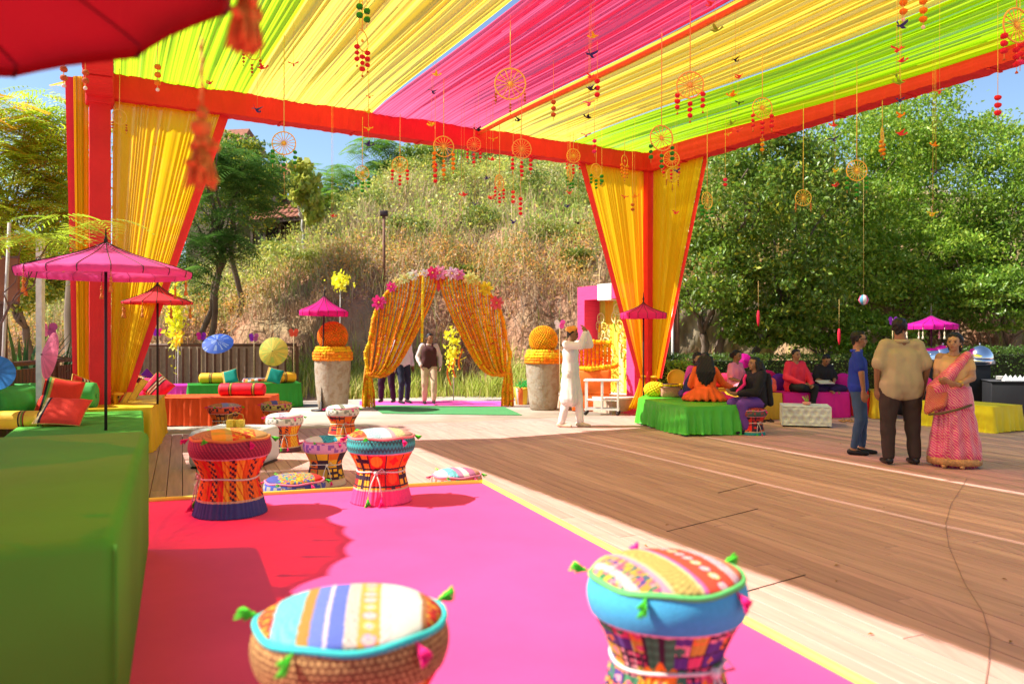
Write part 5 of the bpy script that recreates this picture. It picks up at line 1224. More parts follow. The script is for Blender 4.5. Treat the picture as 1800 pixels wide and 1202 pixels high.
W = [(897, 148, 27, 't', 9.0, 0, 'large cane wheel on a long orange cord hanging over the pink cloth'),
 (780, 258, 18, 'o', 11.2, .3, 'cane wheel with orange pompoms before the middle of the far beam'),
 (917, 262, 17, 'r', 11.9, .2, 'cane wheel with red pompoms crossing the far beam'),
 (703, 290, 14, 'r', 13.0, 0, 'small cane wheel with red beads left of the orange pompom wheel'),
 (637, 304, 12, 'g', 13.2, .5, 'small cane wheel with green pompoms hanging above the hill lamp post'),
 (499, 252, 20, 'g', 9.6, .2, 'cane wheel with green pompoms hanging against the sky beside the left curtain'),
 (833, 254, 12, 'r', 13.6, 0, 'small cane wheel hanging right against the far red beam'),
 (1213, 150, 23, 'r', 8.6, -.2, 'cane wheel with red pompoms hanging under the boundary of yellow and lime cloth'),
 (1340, 190, 18, 'r', 10.2, .1, 'cane wheel with red pompoms hanging under the lime cloth'),
 (1163, 243, 22, 'g', 9.4, .3, 'cane wheel with green pompoms left of the marquee corner'),
 (1180, 280, 14, 'r', 13.8, 0, 'small cane wheel just before the marquee corner'),
 (1182, 308, 12, 't', 14.4, .3, 'small cane wheel with rust beads before the right amber curtain'),
 (1243, 353, 15, 'g', 12.6, .7, 'oval seeming cane wheel with green pompoms right of the right curtain'),
 (1412, 348, 14, 't', 12.4, 0, 'cane wheel with two rust tassels against the dark tree'),
 (1506, 300, 18, 'g', 10.4, 0, 'cane wheel with green pompoms against the bright tree'),
 (1551, 240, 16, 'o', 11.4, 1.0, 'narrow seeming cane wheel with orange pompoms under the right beam'),
 (1787, 45, 30, 'r', 6.8, .3, 'orange cane wheel at the top right corner'),
 (1008, 274, 12, 'r', 14.2, .2, 'faint small cane wheel near the far beam left of the corner'),
 (1002, 305, 13, 'g', 14.2, 1.1, 'narrow seeming cane wheel left of the amber curtain'),
 (878, 322, 14, 'r', 13.6, 1.0, 'narrow seeming cane wheel below the red beam over the scrub'),
 (210, 206, 13, 't', 10.8, .9, 'thin cane hoop with shell beads before the left amber curtain'),
 (443, 86, 19, 't', 8.4, 1.0, 'narrow seeming cane hoop with red beads under the yellow cloth on the left'),
 (637, 72, 18, 'r', 8.2, 1.2, 'edge on cane hoop with red pompoms under the yellow cloth'),
 (1048, 300, 12, 'g', 14.4, .6, 'small cane wheel with green pompoms before the amber curtain edge'),
 (1098, 283, 10, 'o', 14.6, .9, 'small hoop with orange pompoms before the far beam by the corner')]
for i, (px, py, rp, kd, d, yw, lb) in enumerate(W):
    wheel(lb, px, py, rp, kd, d, nsp=(0 if 'hoop' in lb else 14 + (i % 3) * 2), yaw=yw, strings=2 if i in (13, 15, 20) else 3, npom=4 if i in (1, 2) else 3)
def pomstring(label, px, py0, d, kinds, r_=.034, white=False, zc=5.2):
    c = pt(px, py0, d); n = len(kinds); t = thing('pompom_string', label, 'hanging ornament', c, 0, 'pompom strings hanging from the marquee roof')
    mb = MB(); mb.tube([(0, 0, max(.05, zc - c.z)), (0, 0, -n * r_ * 2.4)], .0035, 5); mb.build('cord', mCord, t)
    for k, kd in enumerate(kinds):
        o = link('pompom', shared('pompom#' + kd, lambda m: m.ball((0, 0, 0), 1, 9, rough=.16, seed=3), POM[kd]), t, (0.004 * math.sin(k * 3), 0, -k * r_ * 2.4)); o.scale = (r_, r_, r_ * .85)
    if white: o = link('end_pompom', shared('pompom#w', lambda m: m.ball((0, 0, 0), 1, 9, rough=.1), mWh), t, (0, 0, -n * r_ * 2.3)); o.scale = (r_ * .55,) * 3
for px, py, d, kd, wh, lb in [(1588, 5, 7.3, 'oo', True, 'string of two orange pompoms at the top, left of its twin'), (1623, 3, 7.3, 'ooo', True, 'string of orange pompoms ending in a white ball at the top right'),
    (1754, 172, 8.6, 'rrr', False, 'string of red pompoms hanging against the blue sky on the right'), (1050, 143, 9.6, 'rrr', False, 'string of red pompoms under the yellow cloth in the middle'), (1045, 248, 12.4, 'prp', False, 'pink and red pompom string before the far beam near the curtain'),
    (765, 290, 12.0, 'rrrr', False, 'string of red pompoms hanging left of the orange pompom wheel'), (277, 118, 8.2, 'ooo', True, 'string of orange pompoms before the left lime cloth'), (632, 12, 7.6, 'gg', False, 'pair of dark green pompoms at the top, left string'), (645, 20, 7.7, 'gg', False, 'pair of dark green pompoms at the top, right string'),
    (1275, 316, 13.0, 'pr', False, 'crimson pompom pair against the dark tree right of the curtain'), (915, 350, 13.4, 'rrrr', False, 'string of red pompoms below the red wheel against the scrub'), (902, 338, 13.5, 'rrr', False, 'shorter red pompom string left of the long red one against the scrub'),
    (1340, 246, 13.2, 'ooo', False, 'string of orange pompoms just under the right beam'), (1793, 80, 7.6, 'rrp', False, 'red and pink pompom string at the right edge under the beam'), (1058, 310, 13.6, 'gg', False, 'dark green pompom pair before the amber curtain'), (1112, 360, 14.0, 'tt', False, 'two rust beads on a string before the amber curtain'),
    (112, 122, 6.2, 'tt', True, 'beads hanging from the red parasol edge left of the post'), (150, 128, 6.6, 'tt', True, 'bead string hanging before the left post wrap'), (973, 180, 10.4, 'ttt', False, 'rust bead string right of the large cane wheel'), (1400, 330, 13.5, 'p', False, 'tiny pink pompom against the trees')]:
    if lb.startswith('tiny'): continue
    pomstring(lb, px, py, d, kd, .034 if d > 7 else .028, wh)
# folded paper birds
_bird = {}
def bird(label, px, py, d, col, s=.075, yaw=0, cname=''):
    c = pt(px, py, d); t = thing('paper_bird', label, 'paper bird', c, (R(8 * math.sin(px)), R(12 * math.cos(px)), yaw), 'folded paper birds hanging from the marquee roof')
    m = M('paper_' + cname, col, .6, .05, 10, 0, transl=.25)
    mb = MB(); S = s; body = [(-S, 0, .1*S), (0, .28*S, 0), (S * .9, 0, 0), (0, -.28*S, 0), (0, 0, .42*S), (0, 0, -.35*S)]
    mb.add(body, [(0, 1, 4), (1, 2, 4), (2, 3, 4), (3, 0, 4), (1, 0, 5), (2, 1, 5), (3, 2, 5), (0, 3, 5)]); mb.add([(S*.85, .03*S, 0), (S*1.1, 0, .75*S), (S*1.45, 0, .45*S), (S*.6, -.03*S, .05*S)], [(0, 1, 3), (1, 2, 3), (0, 2, 1)]); mb.add([(-S*.8, .04*S, 0), (-S*1.4, 0, .8*S), (-S*.8, -.04*S, .1*S)], [(0, 1, 2)])
    mb.build('body', m, t, smooth=False)
    for sg in (-1, 1): mb = MB(); mb.add([(-.3*S, 0, .3*S), (.45*S, 0, .3*S), (.15*S, sg*1.25*S, .85*S), (-.1*S, sg*1.1*S, .5*S)], [(0, 1, 2), (0, 2, 3)]); mb.build('wing', m, t, smooth=False)
    Mi = Euler(t.rotation_euler).to_matrix().inverted(); mb = MB(); up = Mi @ V3(0, 0, max(.06, 5.2 - c.z)); mb.tube([V3(0, 0, .3*S), up], .0018, 3); mb.build('thread', mCord, t)
Cc = {'yellow': (.85, .62, .04), 'navy': (.06, .05, .28), 'red': (.82, .06, .08), 'green': (.30, .50, .05), 'pink': (.85, .12, .25), 'black': (.03, .02, .05), 'orange': (.88, .32, .03)}
BD = [(766, 132, 9.0, 'yellow', 'under the pink cloth upper left'), (761, 163, 9.2, 'navy', 'just below the yellow one on the pink cloth'), (759, 220, 11, 'yellow', 'against the far beam left of the orange wheel'), (648, 198, 10.5, 'yellow', 'at the foot of the yellow cloth'), (648, 229, 10.5, 'yellow', 'over the red beam above the hill'), (647, 255, 10.5, 'navy', 'against the sky just below the far beam'), (650, 172, 10.5, 'red', 'at the edge of the left yellow cloth'),
  (1044, 65, 8.4, 'yellow', 'under the pink cloth upper middle'), (1040, 99, 8.4, 'navy', 'big, under the pink cloth in the middle'), (1037, 136, 8.6, 'red', 'on the boundary of pink and yellow cloth'), (1038, 157, 8.6, 'black', 'below the red bird in the middle'), (1036, 184, 9, 'pink', 'under the right yellow cloth, middle'), (1034, 207, 9.2, 'black', 'under the pink bird in the middle'), (1030, 240, 9.6, 'pink', 'over the far beam by the pompoms'),
  (1257, 54, 7.8, 'green', 'large, under the right yellow cloth at the top'), (1293, 107, 8.6, 'black', 'under the right yellow cloth'), (1299, 136, 9.2, 'red', 'below the black bird under the right yellow cloth'), (1288, 168, 9.6, 'orange', 'under the lime cloth left'), (1299, 183, 9.8, 'black', 'dark one under the lime cloth'), (1285, 218, 10.4, 'green', 'on the lime cloth close to the right beam'), (1297, 231, 10.6, 'red', 'touching the lime edge above the right beam'),
  (1250, 8, 7.2, 'red', 'at the top centre right'), (1586, 48, 7.2, 'navy', 'under the orange pompoms at the top right'), (1577, 90, 7.8, 'red', 'under the lime cloth top right'), (1585, 108, 8, 'red', 'second one under the lime cloth top right'), (1576, 134, 8.4, 'green', 'upper green one below two red ones'), (1581, 146, 8.6, 'green', 'lower green one above the right beam'), (1582, 178, 8.8, 'navy', 'below the right beam against the sky'), (1582, 205, 9, 'orange', 'against the bright tree top'), (1583, 236, 9.2, 'red', 'against the bright tree'), 
  (1652, 163, 8.4, 'red', 'alone against the blue sky'), (1466, 221, 10.5, 'red', 'just below the right beam over the trees'), (1466, 247, 10.6, 'navy', 'against the trees below the red one'), (1468, 302, 11, 'yellow', 'against the trees left of the cane wheel'), (1468, 327, 11, 'red', 'against the dark tree centre'), (1640, 378, 9.5, 'yellow', 'big one against the right tree'), (1643, 256, 9.5, 'orange', 'high against the right tree'), (1645, 303, 9.8, 'navy', 'faint one against the right tree'),
  (500, 348, 10, 'green', 'before the tiled house'), (585, 380, 12.4, 'red', 'against the thin tree on the hill'), (583, 412, 12.4, 'navy', 'over the scrub left of the lamp post'), (816, 343, 12, 'red', 'against the dark hilltop tree'), (835, 360, 12.2, 'navy', 'over the dry grass left of centre'), (902, 392, 12.4, 'navy', 'large, over the dry grass in the centre'), (862, 349, 12.5, 'red', 'over the hillside railing'), (811, 392, 12.6, 'black', 'small, over the brown grass'), (866, 281, 12, 'red', 'just under the far beam, centre'), (867, 247, 12, 'yellow', 'against the far beam, centre'), (855, 314, 12.2, 'navy', 'over the left end of the hillside railing'),
  (1000, 340, 13, 'red', 'over the scrub left of the amber curtain'), (998, 363, 13, 'navy', 'low over the scrub left of the amber curtain'), (1016, 393, 13, 'black', 'lowest one over the scrub left of the curtain'), (1098, 348, 13, 'red', 'before the left half of the right curtain'), (1116, 346, 13, 'orange', 'before the right curtain beside the post'), (1280, 238, 12, 'yellow', 'under the right beam near the corner'), (912, 212, 10.4, 'black', 'under the large cane wheel'), (841, 229, 11, 'black', 'where the pink cloth meets the beam'), (516, 115, 8.4, 'red', 'under the left yellow cloth'), (460, 120, 8.4, 'red', 'under the left lime cloth'), (452, 195, 9.0, 'navy', 'before the left end of the far beam'), (369, 147, 9.0, 'red', 'above the left end of the far beam'), (1190, 302, 13, 'navy', 'before the curtain right of the marquee post'), (1187, 375, 13.4, 'red', 'low before the curtain right of the marquee post')]
for i, (px, py, d, cn, lb) in enumerate(BD):
    bird('%s folded paper bird %s' % (cn, lb), px, py, d, Cc[cn], .046 + .014 * ((i * 7) % 3) / 2, (i * 1.3) % 6.28, cn)
p = pt(1518, 527, 15.5); t = thing('paper_ball', 'striped white and pink paper ball hanging before the dark trees', 'paper ball', p)
mb = MB(); mb.lathe([(.005, -.1), (.06, -.08), (.1, 0), (.06, .08), (.005, .1)], 24, colfn=lambda u, i: ((.8, .78, .75), (.8, .1, .2), (.1, .4, .6))[int(u * 9) % 3]); mb.build('ball', M('painted_paper'), t)
mb = MB(); mb.tube([(0, 0, .1), (0, 0, 5.1 - p.z)], .002, 4); mb.build('thread', mCord, t)
for px, py in ((1333, 566), (1475, 598)):
    p = pt(px, py, 17.5); t = thing('pompom_string', 'long red tassel hanging in the tree shade %s' % ('left of the fanned stems' if px < 1400 else 'left of the boy in blue'), 'hanging ornament', p); mb = MB(); mb.tube([(0, 0, .25), (0, 0, .9)], .003, 4); mb.build('cord', mCord, t)
    mb = MB(); mb.lathe([(.02, .25), (.035, .15), (.03, 0), (.01, -.1)], 10); mb.build('tassel', POM['r'], t)

# ------------------------------------------------------------------ marigold arch
mMar = M('marigold', rough=.9, attr=True, var=.25, scale=40, bump=.6, bscale=80, transl=.1)
MO_ = (.88, .26, .01); MY = (.90, .50, .01); MD = (.80, .14, .01)
def garland(mb, pts, r, cols, rng_, n=7, bead=.045, step=.35):
    P = [Vector(p) for p in pts]; L_ = sum((P[i+1] - P[i]).length for i in range(len(P) - 1)); nb = max(3, int(L_ / bead))
    acc = [0]
    for i in range(len(P) - 1): acc.append(acc[-1] + (P[i+1] - P[i]).length)
    def at_(s):
        for i in range(len(P) - 1):
            if s <= acc[i+1] or i == len(P) - 2: return P[i].lerp(P[i+1], (s - acc[i]) / max(1e-6, acc[i+1] - acc[i]))
    pts2 = []; rad = []; col = []
    for k in range(nb):
        q = rng_.uniform(.85, 1.12); c = cols[rng_.randrange(len(cols))] if rng_.random() < .25 else cols[0]; c = tuple(min(1, x * rng_.uniform(.85, 1.12)) for x in c)
        for f, rr_ in ((0.02, .72), (.5, 1.0), (.96, .8)): pts2.append(at_((k + f) * L_ / nb)); rad.append(r * rr_ * q); col.append(c)
    b = len(mb.f); mb.tube(pts2, rad, n)
    for i in range(len(pts2) - 1):
        for k in range(n): mb.c[b + i*n + k] = col[i]
    mb.c[-1] = col[-1]; mb.c[-2] = col[0]
AC = V3(zx(771, 17.95), 17.95, 0); AD = Vector((.985, .10, 0)).normalized()
arch = thing('flower_arch', 'tall entrance arch curtained with orange and yellow marigold garlands', 'flower arch', AC)
AHW = 1.53; AHT = 2.97
def arc_pt(s):      # s -1..1 across the arch: outer curve
    x = s * AHW; z = 1.47 + (AHT - 1.47) * max(0, 1 - abs(s) ** 2.6) ** .526; return AD * x + V3(0, 0, z)
mb = MB(); fr = [arc_pt(-1) * 1 + V3(0, 0, -1.6) + AD * -.12, arc_pt(-1) + V3(0, 0, -.8) - AD * .12] + [arc_pt(-1 + 2 * k / 24) for k in range(25)] + [arc_pt(1) + V3(0, 0, -.8) + AD * .12, arc_pt(1) + V3(0, 0, -1.6) + AD * .12]
fr = [V3(p.x, p.y + .03, max(0, p.z)) for p in fr]; mb.tube(fr, .035, 8); mb.build('frame', M('arch_frame', (.55, .3, .05), .7), arch)
rr = random.Random(2)
for side in (-1, 1):
    tie = AD * (side * (AHW + .03)) + V3(0, -.05, .76)
    for k in range(21):
        f = k / 20; s = side * (1 - f * .98) ; top = arc_pt(s * .985) + V3(0, rr.uniform(-.04, .04), 0)
        if k < 19: end = tie + V3(rr.uniform(-.03, .03), rr.uniform(-.05, .05), rr.uniform(-.02, .06) - .06 * f)
        Q = []
        for i in range(17):
            t_ = i / 16; x = top.lerp(end, t_); bell = (1 - (1 - t_) ** 1.0)
            w_ = t_ ** 1.6; zf = float(np.interp(t_, [0, .366, .5, .68, .78, .87, 1], [0, .44, .62, .88, .985, 1.02, 1])); hor = top.x + (end.x - top.x) * w_; hy = top.y + (end.y - top.y) * w_; z = top.z + (end.z - top.z) * zf
            Q.append(V3(hor, hy - .03 * math.sin(PI * t_) * (k % 3), z))
        mb = MB(); garland(mb, Q, rr.uniform(.026, .034), [MY if rr.random() < .42 else MO_, MO_, MD, MY], rr, 6); mb.build('garland', mMar, arch)
    for k in range(7):      # gathered leg below the tie
        x0 = (k - 3) * .035; b0 = tie + V3(x0 * .5, rr.uniform(-.06, .06), 0); e = tie + V3(x0 * 1.2, rr.uniform(-.1, .1), 0); e.z = .01
        mb = MB(); garland(mb, [b0, b0.lerp(e, .5) + V3(x0 * .2, 0, 0), e], .032, [MY if k % 3 else MO_, MO_, MD], rr, 6); mb.build('garland', mMar, arch)
    Q = [arc_pt(side * (1 - .16 * 0)) ] ; Q = [arc_pt(side * q) for q in (.80, .88, .95, 1.0)] + [AD * (side * (AHW + .10)) + V3(0, 0, 1.2), tie]
    mb = MB(); garland(mb, Q, .05, [MY, (.88, .62, .02)], rr, 8, .05); mb.build('garland', mMar, arch)
mb = MB(); garland(mb, [arc_pt(-.22) + V3(0, -.07, 0), arc_pt(-.24) + V3(0, -.08, -1.5)], .036, [(.9, .62, .02), MY], rr, 8, .05); mb.build('garland', mMar, arch)
mb = MB(); garland(mb, [arc_pt(-1 + 2 * k / 24) + V3(0, -.03, .02) for k in range(25)], .04, [MO_, MY], rr, 8, .06); mb.build('garland', mMar, arch)
def blossom(c, s, col, nm='paper_flower', par=None, npet=7, seed=1):
    r_ = random.Random(seed); mb = MB()
    for ring, (q, up) in enumerate(((1.0, .25), (.65, .55))):
        for k in range(npet):
            a = 2*PI*k/npet + ring * .4 + r_.uniform(-.1, .1); d1 = V3(math.cos(a), -up, math.sin(a)).normalized(); sd = V3(-math.sin(a), 0, math.cos(a))
            cc_ = tuple(min(1, x * r_.uniform(.85, 1.15)) for x in col); L_ = s * q
            P = [c, c + d1 * L_ * .5 + sd * L_ * .3, c + d1 * L_ * .95 + sd * L_ * .16, c + d1 * L_ + V3(0, .1 * s, 0), c + d1 * L_ * .95 - sd * L_ * .16, c + d1 * L_ * .5 - sd * L_ * .3]
            mb.add(P, [(0, 1, 2, 3), (0, 3, 4, 5)], cc_)
    mb.ball(c + V3(0, -.03, 0), s * .14, 8, col=(.85, .6, .1)); mb.build(nm, M('painted_paper'), par, smooth=False)
for s, q, cl in ((-.86, .17, (.85, .05, .30)), (-.68, .12, (.85, .05, .35)), (-.60, .13, (.80, .78, .30)), (-.48, .13, (.78, .78, .35)), (-.36, .13, (.80, .80, .65)), (-.08, .15, (.82, .05, .20)), (.02, .17, (.85, .35, .55)), (.20, .15, (.85, .55, .65)), (.30, .14, (.82, .25, .45)), (.46, .16, (.85, .80, .25)), (.54, .13, (.80, .75, .2)), (.70, .17, (.88, .62, .03)), (.86, .16, (.85, .12, .15)), (-.2, .10, (.8, .7, .65))):
    blossom(arc_pt(s) + V3(0, -.08, .04), q * 1.05, cl, par=arch, seed=int(s * 100))
mb = MB(); G = [[arc_pt(-.12 + .24 * j / 6) + V3(0, .02, -.06 * i - .02) * 1 + AD * (-.01 * i * (j - 3)) for j in range(7)] for i in range(7)]; mb.grid(G); mb.build('top_swag', M('red_net', (.85, .06, .10), .8, transl=.3), arch)

# ------------------------------------------------------------------ stone urns with marigold balls
def urn(label, px, d, h, r, colb, colr):
    t = thing('stone_urn', label, 'urn', (zx(px, d), d, 0)); rr_ = random.Random(px)
    m = M('urn_stone_%d' % px, (.46, .38, .29), .95, .35, 9, 1.0, 26, col2=(.24, .17, .11))
    pr = [(r * .72, 0), (r * .80, .03), (r * .86, h * .2), (r * .95, h * .5), (r * 1.0, h * .8), (r * 1.0, h * .93), (r * .97, h), (r * .80, h), (r * .8, h * .96)]
    mb = MB(); mb.lathe(pr, 40, fn=lambda a, i: 1 + .015 * math.sin(a * 5 + i)); mb.build('jar', m, t)
    for k in range(5):
        z = h - .02 + k * .058; rr2 = r * (1.02 - (.0 if k < 3 else .07 * (k - 2))); mb = MB()
        garland(mb, [(rr2 * math.cos(a), rr2 * math.sin(a), z) for a in [2*PI*i/36 for i in range(37)]], .042, [colr[min(k, len(colr) - 1)], MO_, MY], rr_, 8, .06); mb.build('garland', mMar, t)
    mb = MB(); br = r * .80; zb = h + .24 + br * .72; N_ = 520; g_ = PI * (3 - 5 ** .5); mb.col = colb; mb.ball((0, 0, zb), br * .96, 24)
    for i in range(N_):
        y = 1 - 2 * (i + .5) / N_; q = math.sqrt(1 - y * y); a = g_ * i; c = tuple(min(1, x * rr_.uniform(.75, 1.15)) for x in colb)
        if y < -.75: continue
        mb.ball((br * q * math.cos(a), br * q * math.sin(a), zb + br * y), .026, 5, col=c)
    mb.build('flower_ball', mMar, t)
urn('rough stone urn topped with an orange marigold ball, left of the arch', 585, 17.3, 1.12, .385, (.88, .20, .01), [MO_, MO_, MO_, MY, MY])
urn('rough stone urn topped with a yellow orange marigold ball beside the man in white', 955, 17.3, 1.05, .37, (.88, .38, .01), [MO_, MO_, MY, (.9, .65, .03), (.9, .65, .03)])
# small decorated basket near the right urn
t = thing('flower_basket', 'small striped drum planter with green tuft between the arch and right urn', 'planter', (zx(919, 18.6), 18.6, 0)); mb = MB(); mb.lathe([(.16, 0), (.2, .35), (.2, .4)], 20, colfn=lambda u, i: ((.85, .6, .05), (.75, .72, .6), (.8, .2, .05))[int(u * 12) % 3]); mb.build('drum', mMeshCol, t)
rng_ = np.random.default_rng(4); V, Fq, cc_ = leaves(rng_.normal(size=(160, 3)) * [.08, .08, .05] + [0, 0, .45], .08, rng_, (.03, .30, .12), .3, .5, 0); sheet_np('tuft', V, Fq, cc_, mLeaf, t)

# ------------------------------------------------------------------ photo wall, flower chair, trolley
PW = gp(1028, 705); PW = V3(zx(1030, 18.6), 18.6, 0); PE = V3(zx(1131, 16.95), 16.95, 0)
pd_ = (PE - PW).normalized(); pL = (PE - PW).length; pn = V3(pd_.y, -pd_.x, 0)
pw = thing('photo_wall', 'pink framed backdrop hung with yellow and white flower wheels behind the marquee curtain', 'backdrop', PW, math.atan2(pd_.y, pd_.x))
hP = 2.72; mPk = M('pink_pleated', (.85, .06, .22), .7, .08, 3, .4, 30, stretch=(1, 1, 14), sheen=.2)
mb = MB(); mb.box((.13, 0, hP / 2), (.26, .5, hP)); mb.build('side_panel', mPk, pw, smooth=False)
mb = MB(); mb.box((pL - .13, 0, hP / 2), (.26, .5, hP)); mb.build('side_panel', mPk, pw, smooth=False)
mb = MB(); mb.box((.50, 0, hP - .15), (.475, .505, .31)); mb.build('top_panel', mPk, pw, smooth=False)
mb = MB(); mb.box((.98, 0, hP - .15), (.475, .52, .36)); mb.build('top_patch', M('white_satin', (.82, .80, .72), .5), pw, smooth=False)
mb = MB(); mb.box((1.22 + (pL - 1.22 - .27) / 2, 0, hP - .15), (pL - 1.22 - .27, .505, .31)); mb.build('top_panel', mPk, pw, smooth=False)
mb = MB(); mb.col = None; G = [[(.26 + (pL - .52) * i / 60, .2 + .015 * math.sin(i * 1.9), hP * j / 4 * .88 + .05) for j in range(5)] for i in range(61)]; mb.grid(G, colfn=lambda i, j: ((.85, .72, .10), (.88, .80, .35), (.85, .62, .05), (.82, .45, .03), (.65, .7, .1))[(i // 7) % 3 if j < 3 else (3 if i % 20 > 8 else 4)]); mb.build('back_cloth', mMeshCol, pw)
rr = random.Random(8)
for k in range(22):
    x = .36 + (pL - .74) * ((k * .381) % 1); z = .35 + 1.85 * ((k * .2237 + .1) % 1); q = rr.uniform(.10, .17); c = rr.choice([(.88, .66, .10), (.85, .55, .05), (.85, .8, .4)]); mb = MB(); mb.col = c
    mb.tube([(x + q * math.cos(a), .10, z + q * math.sin(a)) for a in [2*PI*i/20 for i in range(20)]], .012, 5, closed=True)
    for a in range(6): mb.tube([(x, .10, z), (x + q * math.cos(a * PI/3), .10, z + q * math.sin(a * PI/3))], .006, 4)
    mb.build('wheel', mMeshCol, pw)
    mb = MB(); mb.col = c; garland(mb, [(x + rr.uniform(-.05, .05), .08, z - q), (x + rr.uniform(-.08, .08), .06, z - q - .2)], .022, [rr.choice([MY, (.85, .75, .3), (.3, .5, .05)])], rr, 6); mb.build('garland', mMar, pw)
mb = MB(); mb.box((pL / 2, -.35, .14), (pL + .3, 1.3, .28)); mb.build('plinth', M('plinth_stone', (.55, .38, .26), .8), pw, smooth=False)
mb = MB(); mb.box((pL / 2, -.35, .30), (pL + .34, 1.34, .04)); mb.build('plinth_edge', M('plinth_edge', (.68, .6, .52), .7), pw, smooth=False)
# small striped pouffe on the plinth
t = thing('flower_chair', 'wide seat wrapped in orange marigold strings with a yellow garland rail', 'chair', (zx(1037, 17.2), 17.0, .0), R(-8))
for k in range(10):
    mb = MB(); garland(mb, [(-.38 + k * .085, .2, 1.42), (-.38 + k * .085, .2, .35)], .045, [MO_, MD, MY], rr, 8, .07); mb.build('garland', mMar, t)
mb = MB(); garland(mb, [(-.42, .15, 1.45), (0, .13, 1.47), (.44, .15, 1.45)], .055, [MY, (.9, .6, .02)], rr, 8, .07); mb.build('garland', mMar, t)
mb = MB(); garland(mb, [(-.42, -.05, .92), (0, -.25, .90), (.46, -.05, .94), (.55, .1, .96)], .055, [MY, (.9, .6, .02)], rr, 8, .07); mb.build('garland', mMar, t)
mb = MB(); mb.box((0, 0, .62), (.82, .45, .5), bev=.04); mb.build('seat', M('orange_seat', (.82, .16, .02), .7), t)
mb = MB(); mb.box((0, .0, .19), (.78, .42, .36), bev=.02); mb.build('base', M('orange_seat'), t)
t = thing('trolley', 'white metal trolley table on castors before the flower seat', 'trolley', (zx(1058, 16.2), 16.15, 0), R(-10)); mWM = M('white_metal', (.75, .73, .7), .35, .03)
mb = MB(); mb.box((0, 0, .70), (.72, .42, .035), bev=.008); mb.build('top', mWM, t)
for x in (-.32, .32, .0):
    for y in (-.18, .18): mb = MB(); mb.box((x, y, .385), (.03, .03, .59)); mb.build('leg', mWM, t, smooth=False)
for y in (-.18, .18): mb = MB(); mb.box((0, y, .12), (.70, .028, .03)); mb.build('rail', mWM, t, smooth=False)
mb = MB(); mb.box((0, 0, .30), (.6, .34, .02)); mb.build('shelf', mWM, t)
for x in (-.32, .32):
    for y in (-.18, .18): mb = MB(); mb.lathe([(.035, -.015), (.04, 0), (.035, .015)], 12, (x, y, .041), M=Matrix.Rotation(PI/2, 3, 'X')); mb.build('castor', mPole, t)

# things on the green platform: marigold ball and woven basket
t = thing('marigold_bunch', 'heap of yellow marigolds at the left end of the green platform', 'flowers', (zx(1149, 14.9), 14.75, .475)); mb = MB(); rr = random.Random(1)
for i in range(170):
    y = 1 - 2 * (i + .5) / 170; q = math.sqrt(1 - y * y); a = 2.399 * i
    mb.ball((.19 * q * math.cos(a), .13 * q * math.sin(a), .13 + .125 * y), .028, 6, col=tuple(x * rr.uniform(.8, 1.1) for x in (.88, .60, .02)))
mb.build('flower_heap', mMar, t)
t = thing('woven_basket', 'pinkish woven basket with yellow rim garland on the green platform', 'basket', (zx(1177, 14.7), 14.65, .475), R(4)); mb = MB(); mb.box((0, 0, .10), (.36, .2, .20), bev=.03); mb.build('body', M('pink_wicker', (.50, .22, .15), .8, .35, 40, .8), t)
mb = MB(); garland(mb, [(-.2, -.11, .215), (.2, -.11, .215), (.22, .1, .215), (-.2, .1, .215), (-.2, -.11, .215)], .022, [MY, (.9, .62, .02)], random.Random(3), 6); mb.build('rim_garland', mMar, t)
mb = MB(); mb.box((0, -.01, .235), (.28, .16, .012)); mb.build('tray', mWood, t)

# ------------------------------------------------------------------ railings
def railing(name, label, p, q, h, post_every, nslat, slat_w, group=None, broad=None):
    p = Vector(p); q = Vector(q); d = q - p; L_ = math.hypot(d.x, d.y); a = math.atan2(d.y, d.x); t = thing(name, label, 'railing', p, a); slope = d.z / L_
    mR = M('rail_wood', (.10, .045, .022), .6, .2, 8, .3)
    mb = MB(); mb.tube([(0, 0, h), (L_, 0, h + d.z)], .035, 8); mb.build('handrail', mR, t)
    mb = MB(); mb.tube([(0, 0, .12), (L_, 0, .12 + d.z)], .025, 6); mb.build('bottom_rail', mR, t)
    n = int(L_ / post_every)
    for i in range(n + 1): x = L_ * i / n; mb = MB(); mb.box((x, .0, (h - .03) / 2 + slope * x), (.08, .08, h - .03)); mb.build('post', mR, t, smooth=False)
    m = int(L_ / nslat)
    pr = MB(); pr.box((0, 0, 0), (slat_w, .03, h - .22)); po = None
    for i in range(m):
        x = (i + .5) * L_ / m
        if po is None: po = pr.build('slat', mR, t, smooth=False); o = po
        else: o = po.copy(); COL.objects.link(o); o.parent = t
        o.location = (x, 0, .12 + (h - .18) / 2 + slope * x)
    return t
railing('railing', 'brown wooden railing behind the dark green and magenta benches', (zx(228, 18.4), 18.4, 0), (zx(522, 19.2), 19.2, 0), 1.38, 2.2, .17, .045)
railing('railing', 'brown slatted railing along the left side behind the green bench', (-6.15, 8.2, 0), (-7.4, 14.2, 0), 1.22, 1.6, .125, .085)
hA = V3(zx(788, 34), 34, 0); hA.z = float(H(hA.x, hA.y)) + .3; hB = V3(zx(872, 38), 38, 0); hB.z = float(H(hB.x, hB.y)) + .6; hC = V3(zx(1012, 38.5), 38.5, 0); hC.z = float(H(hC.x, hC.y)) + .75
railing('railing', 'rusty railing climbing the hilltop', hA, hB, 1.25, 1.5, .30, .03)
railing('railing', 'level rusty railing along the hilltop right of the climbing one', hB + V3(.1, 0, .1), hC, 1.2, 1.5, .30, .03)
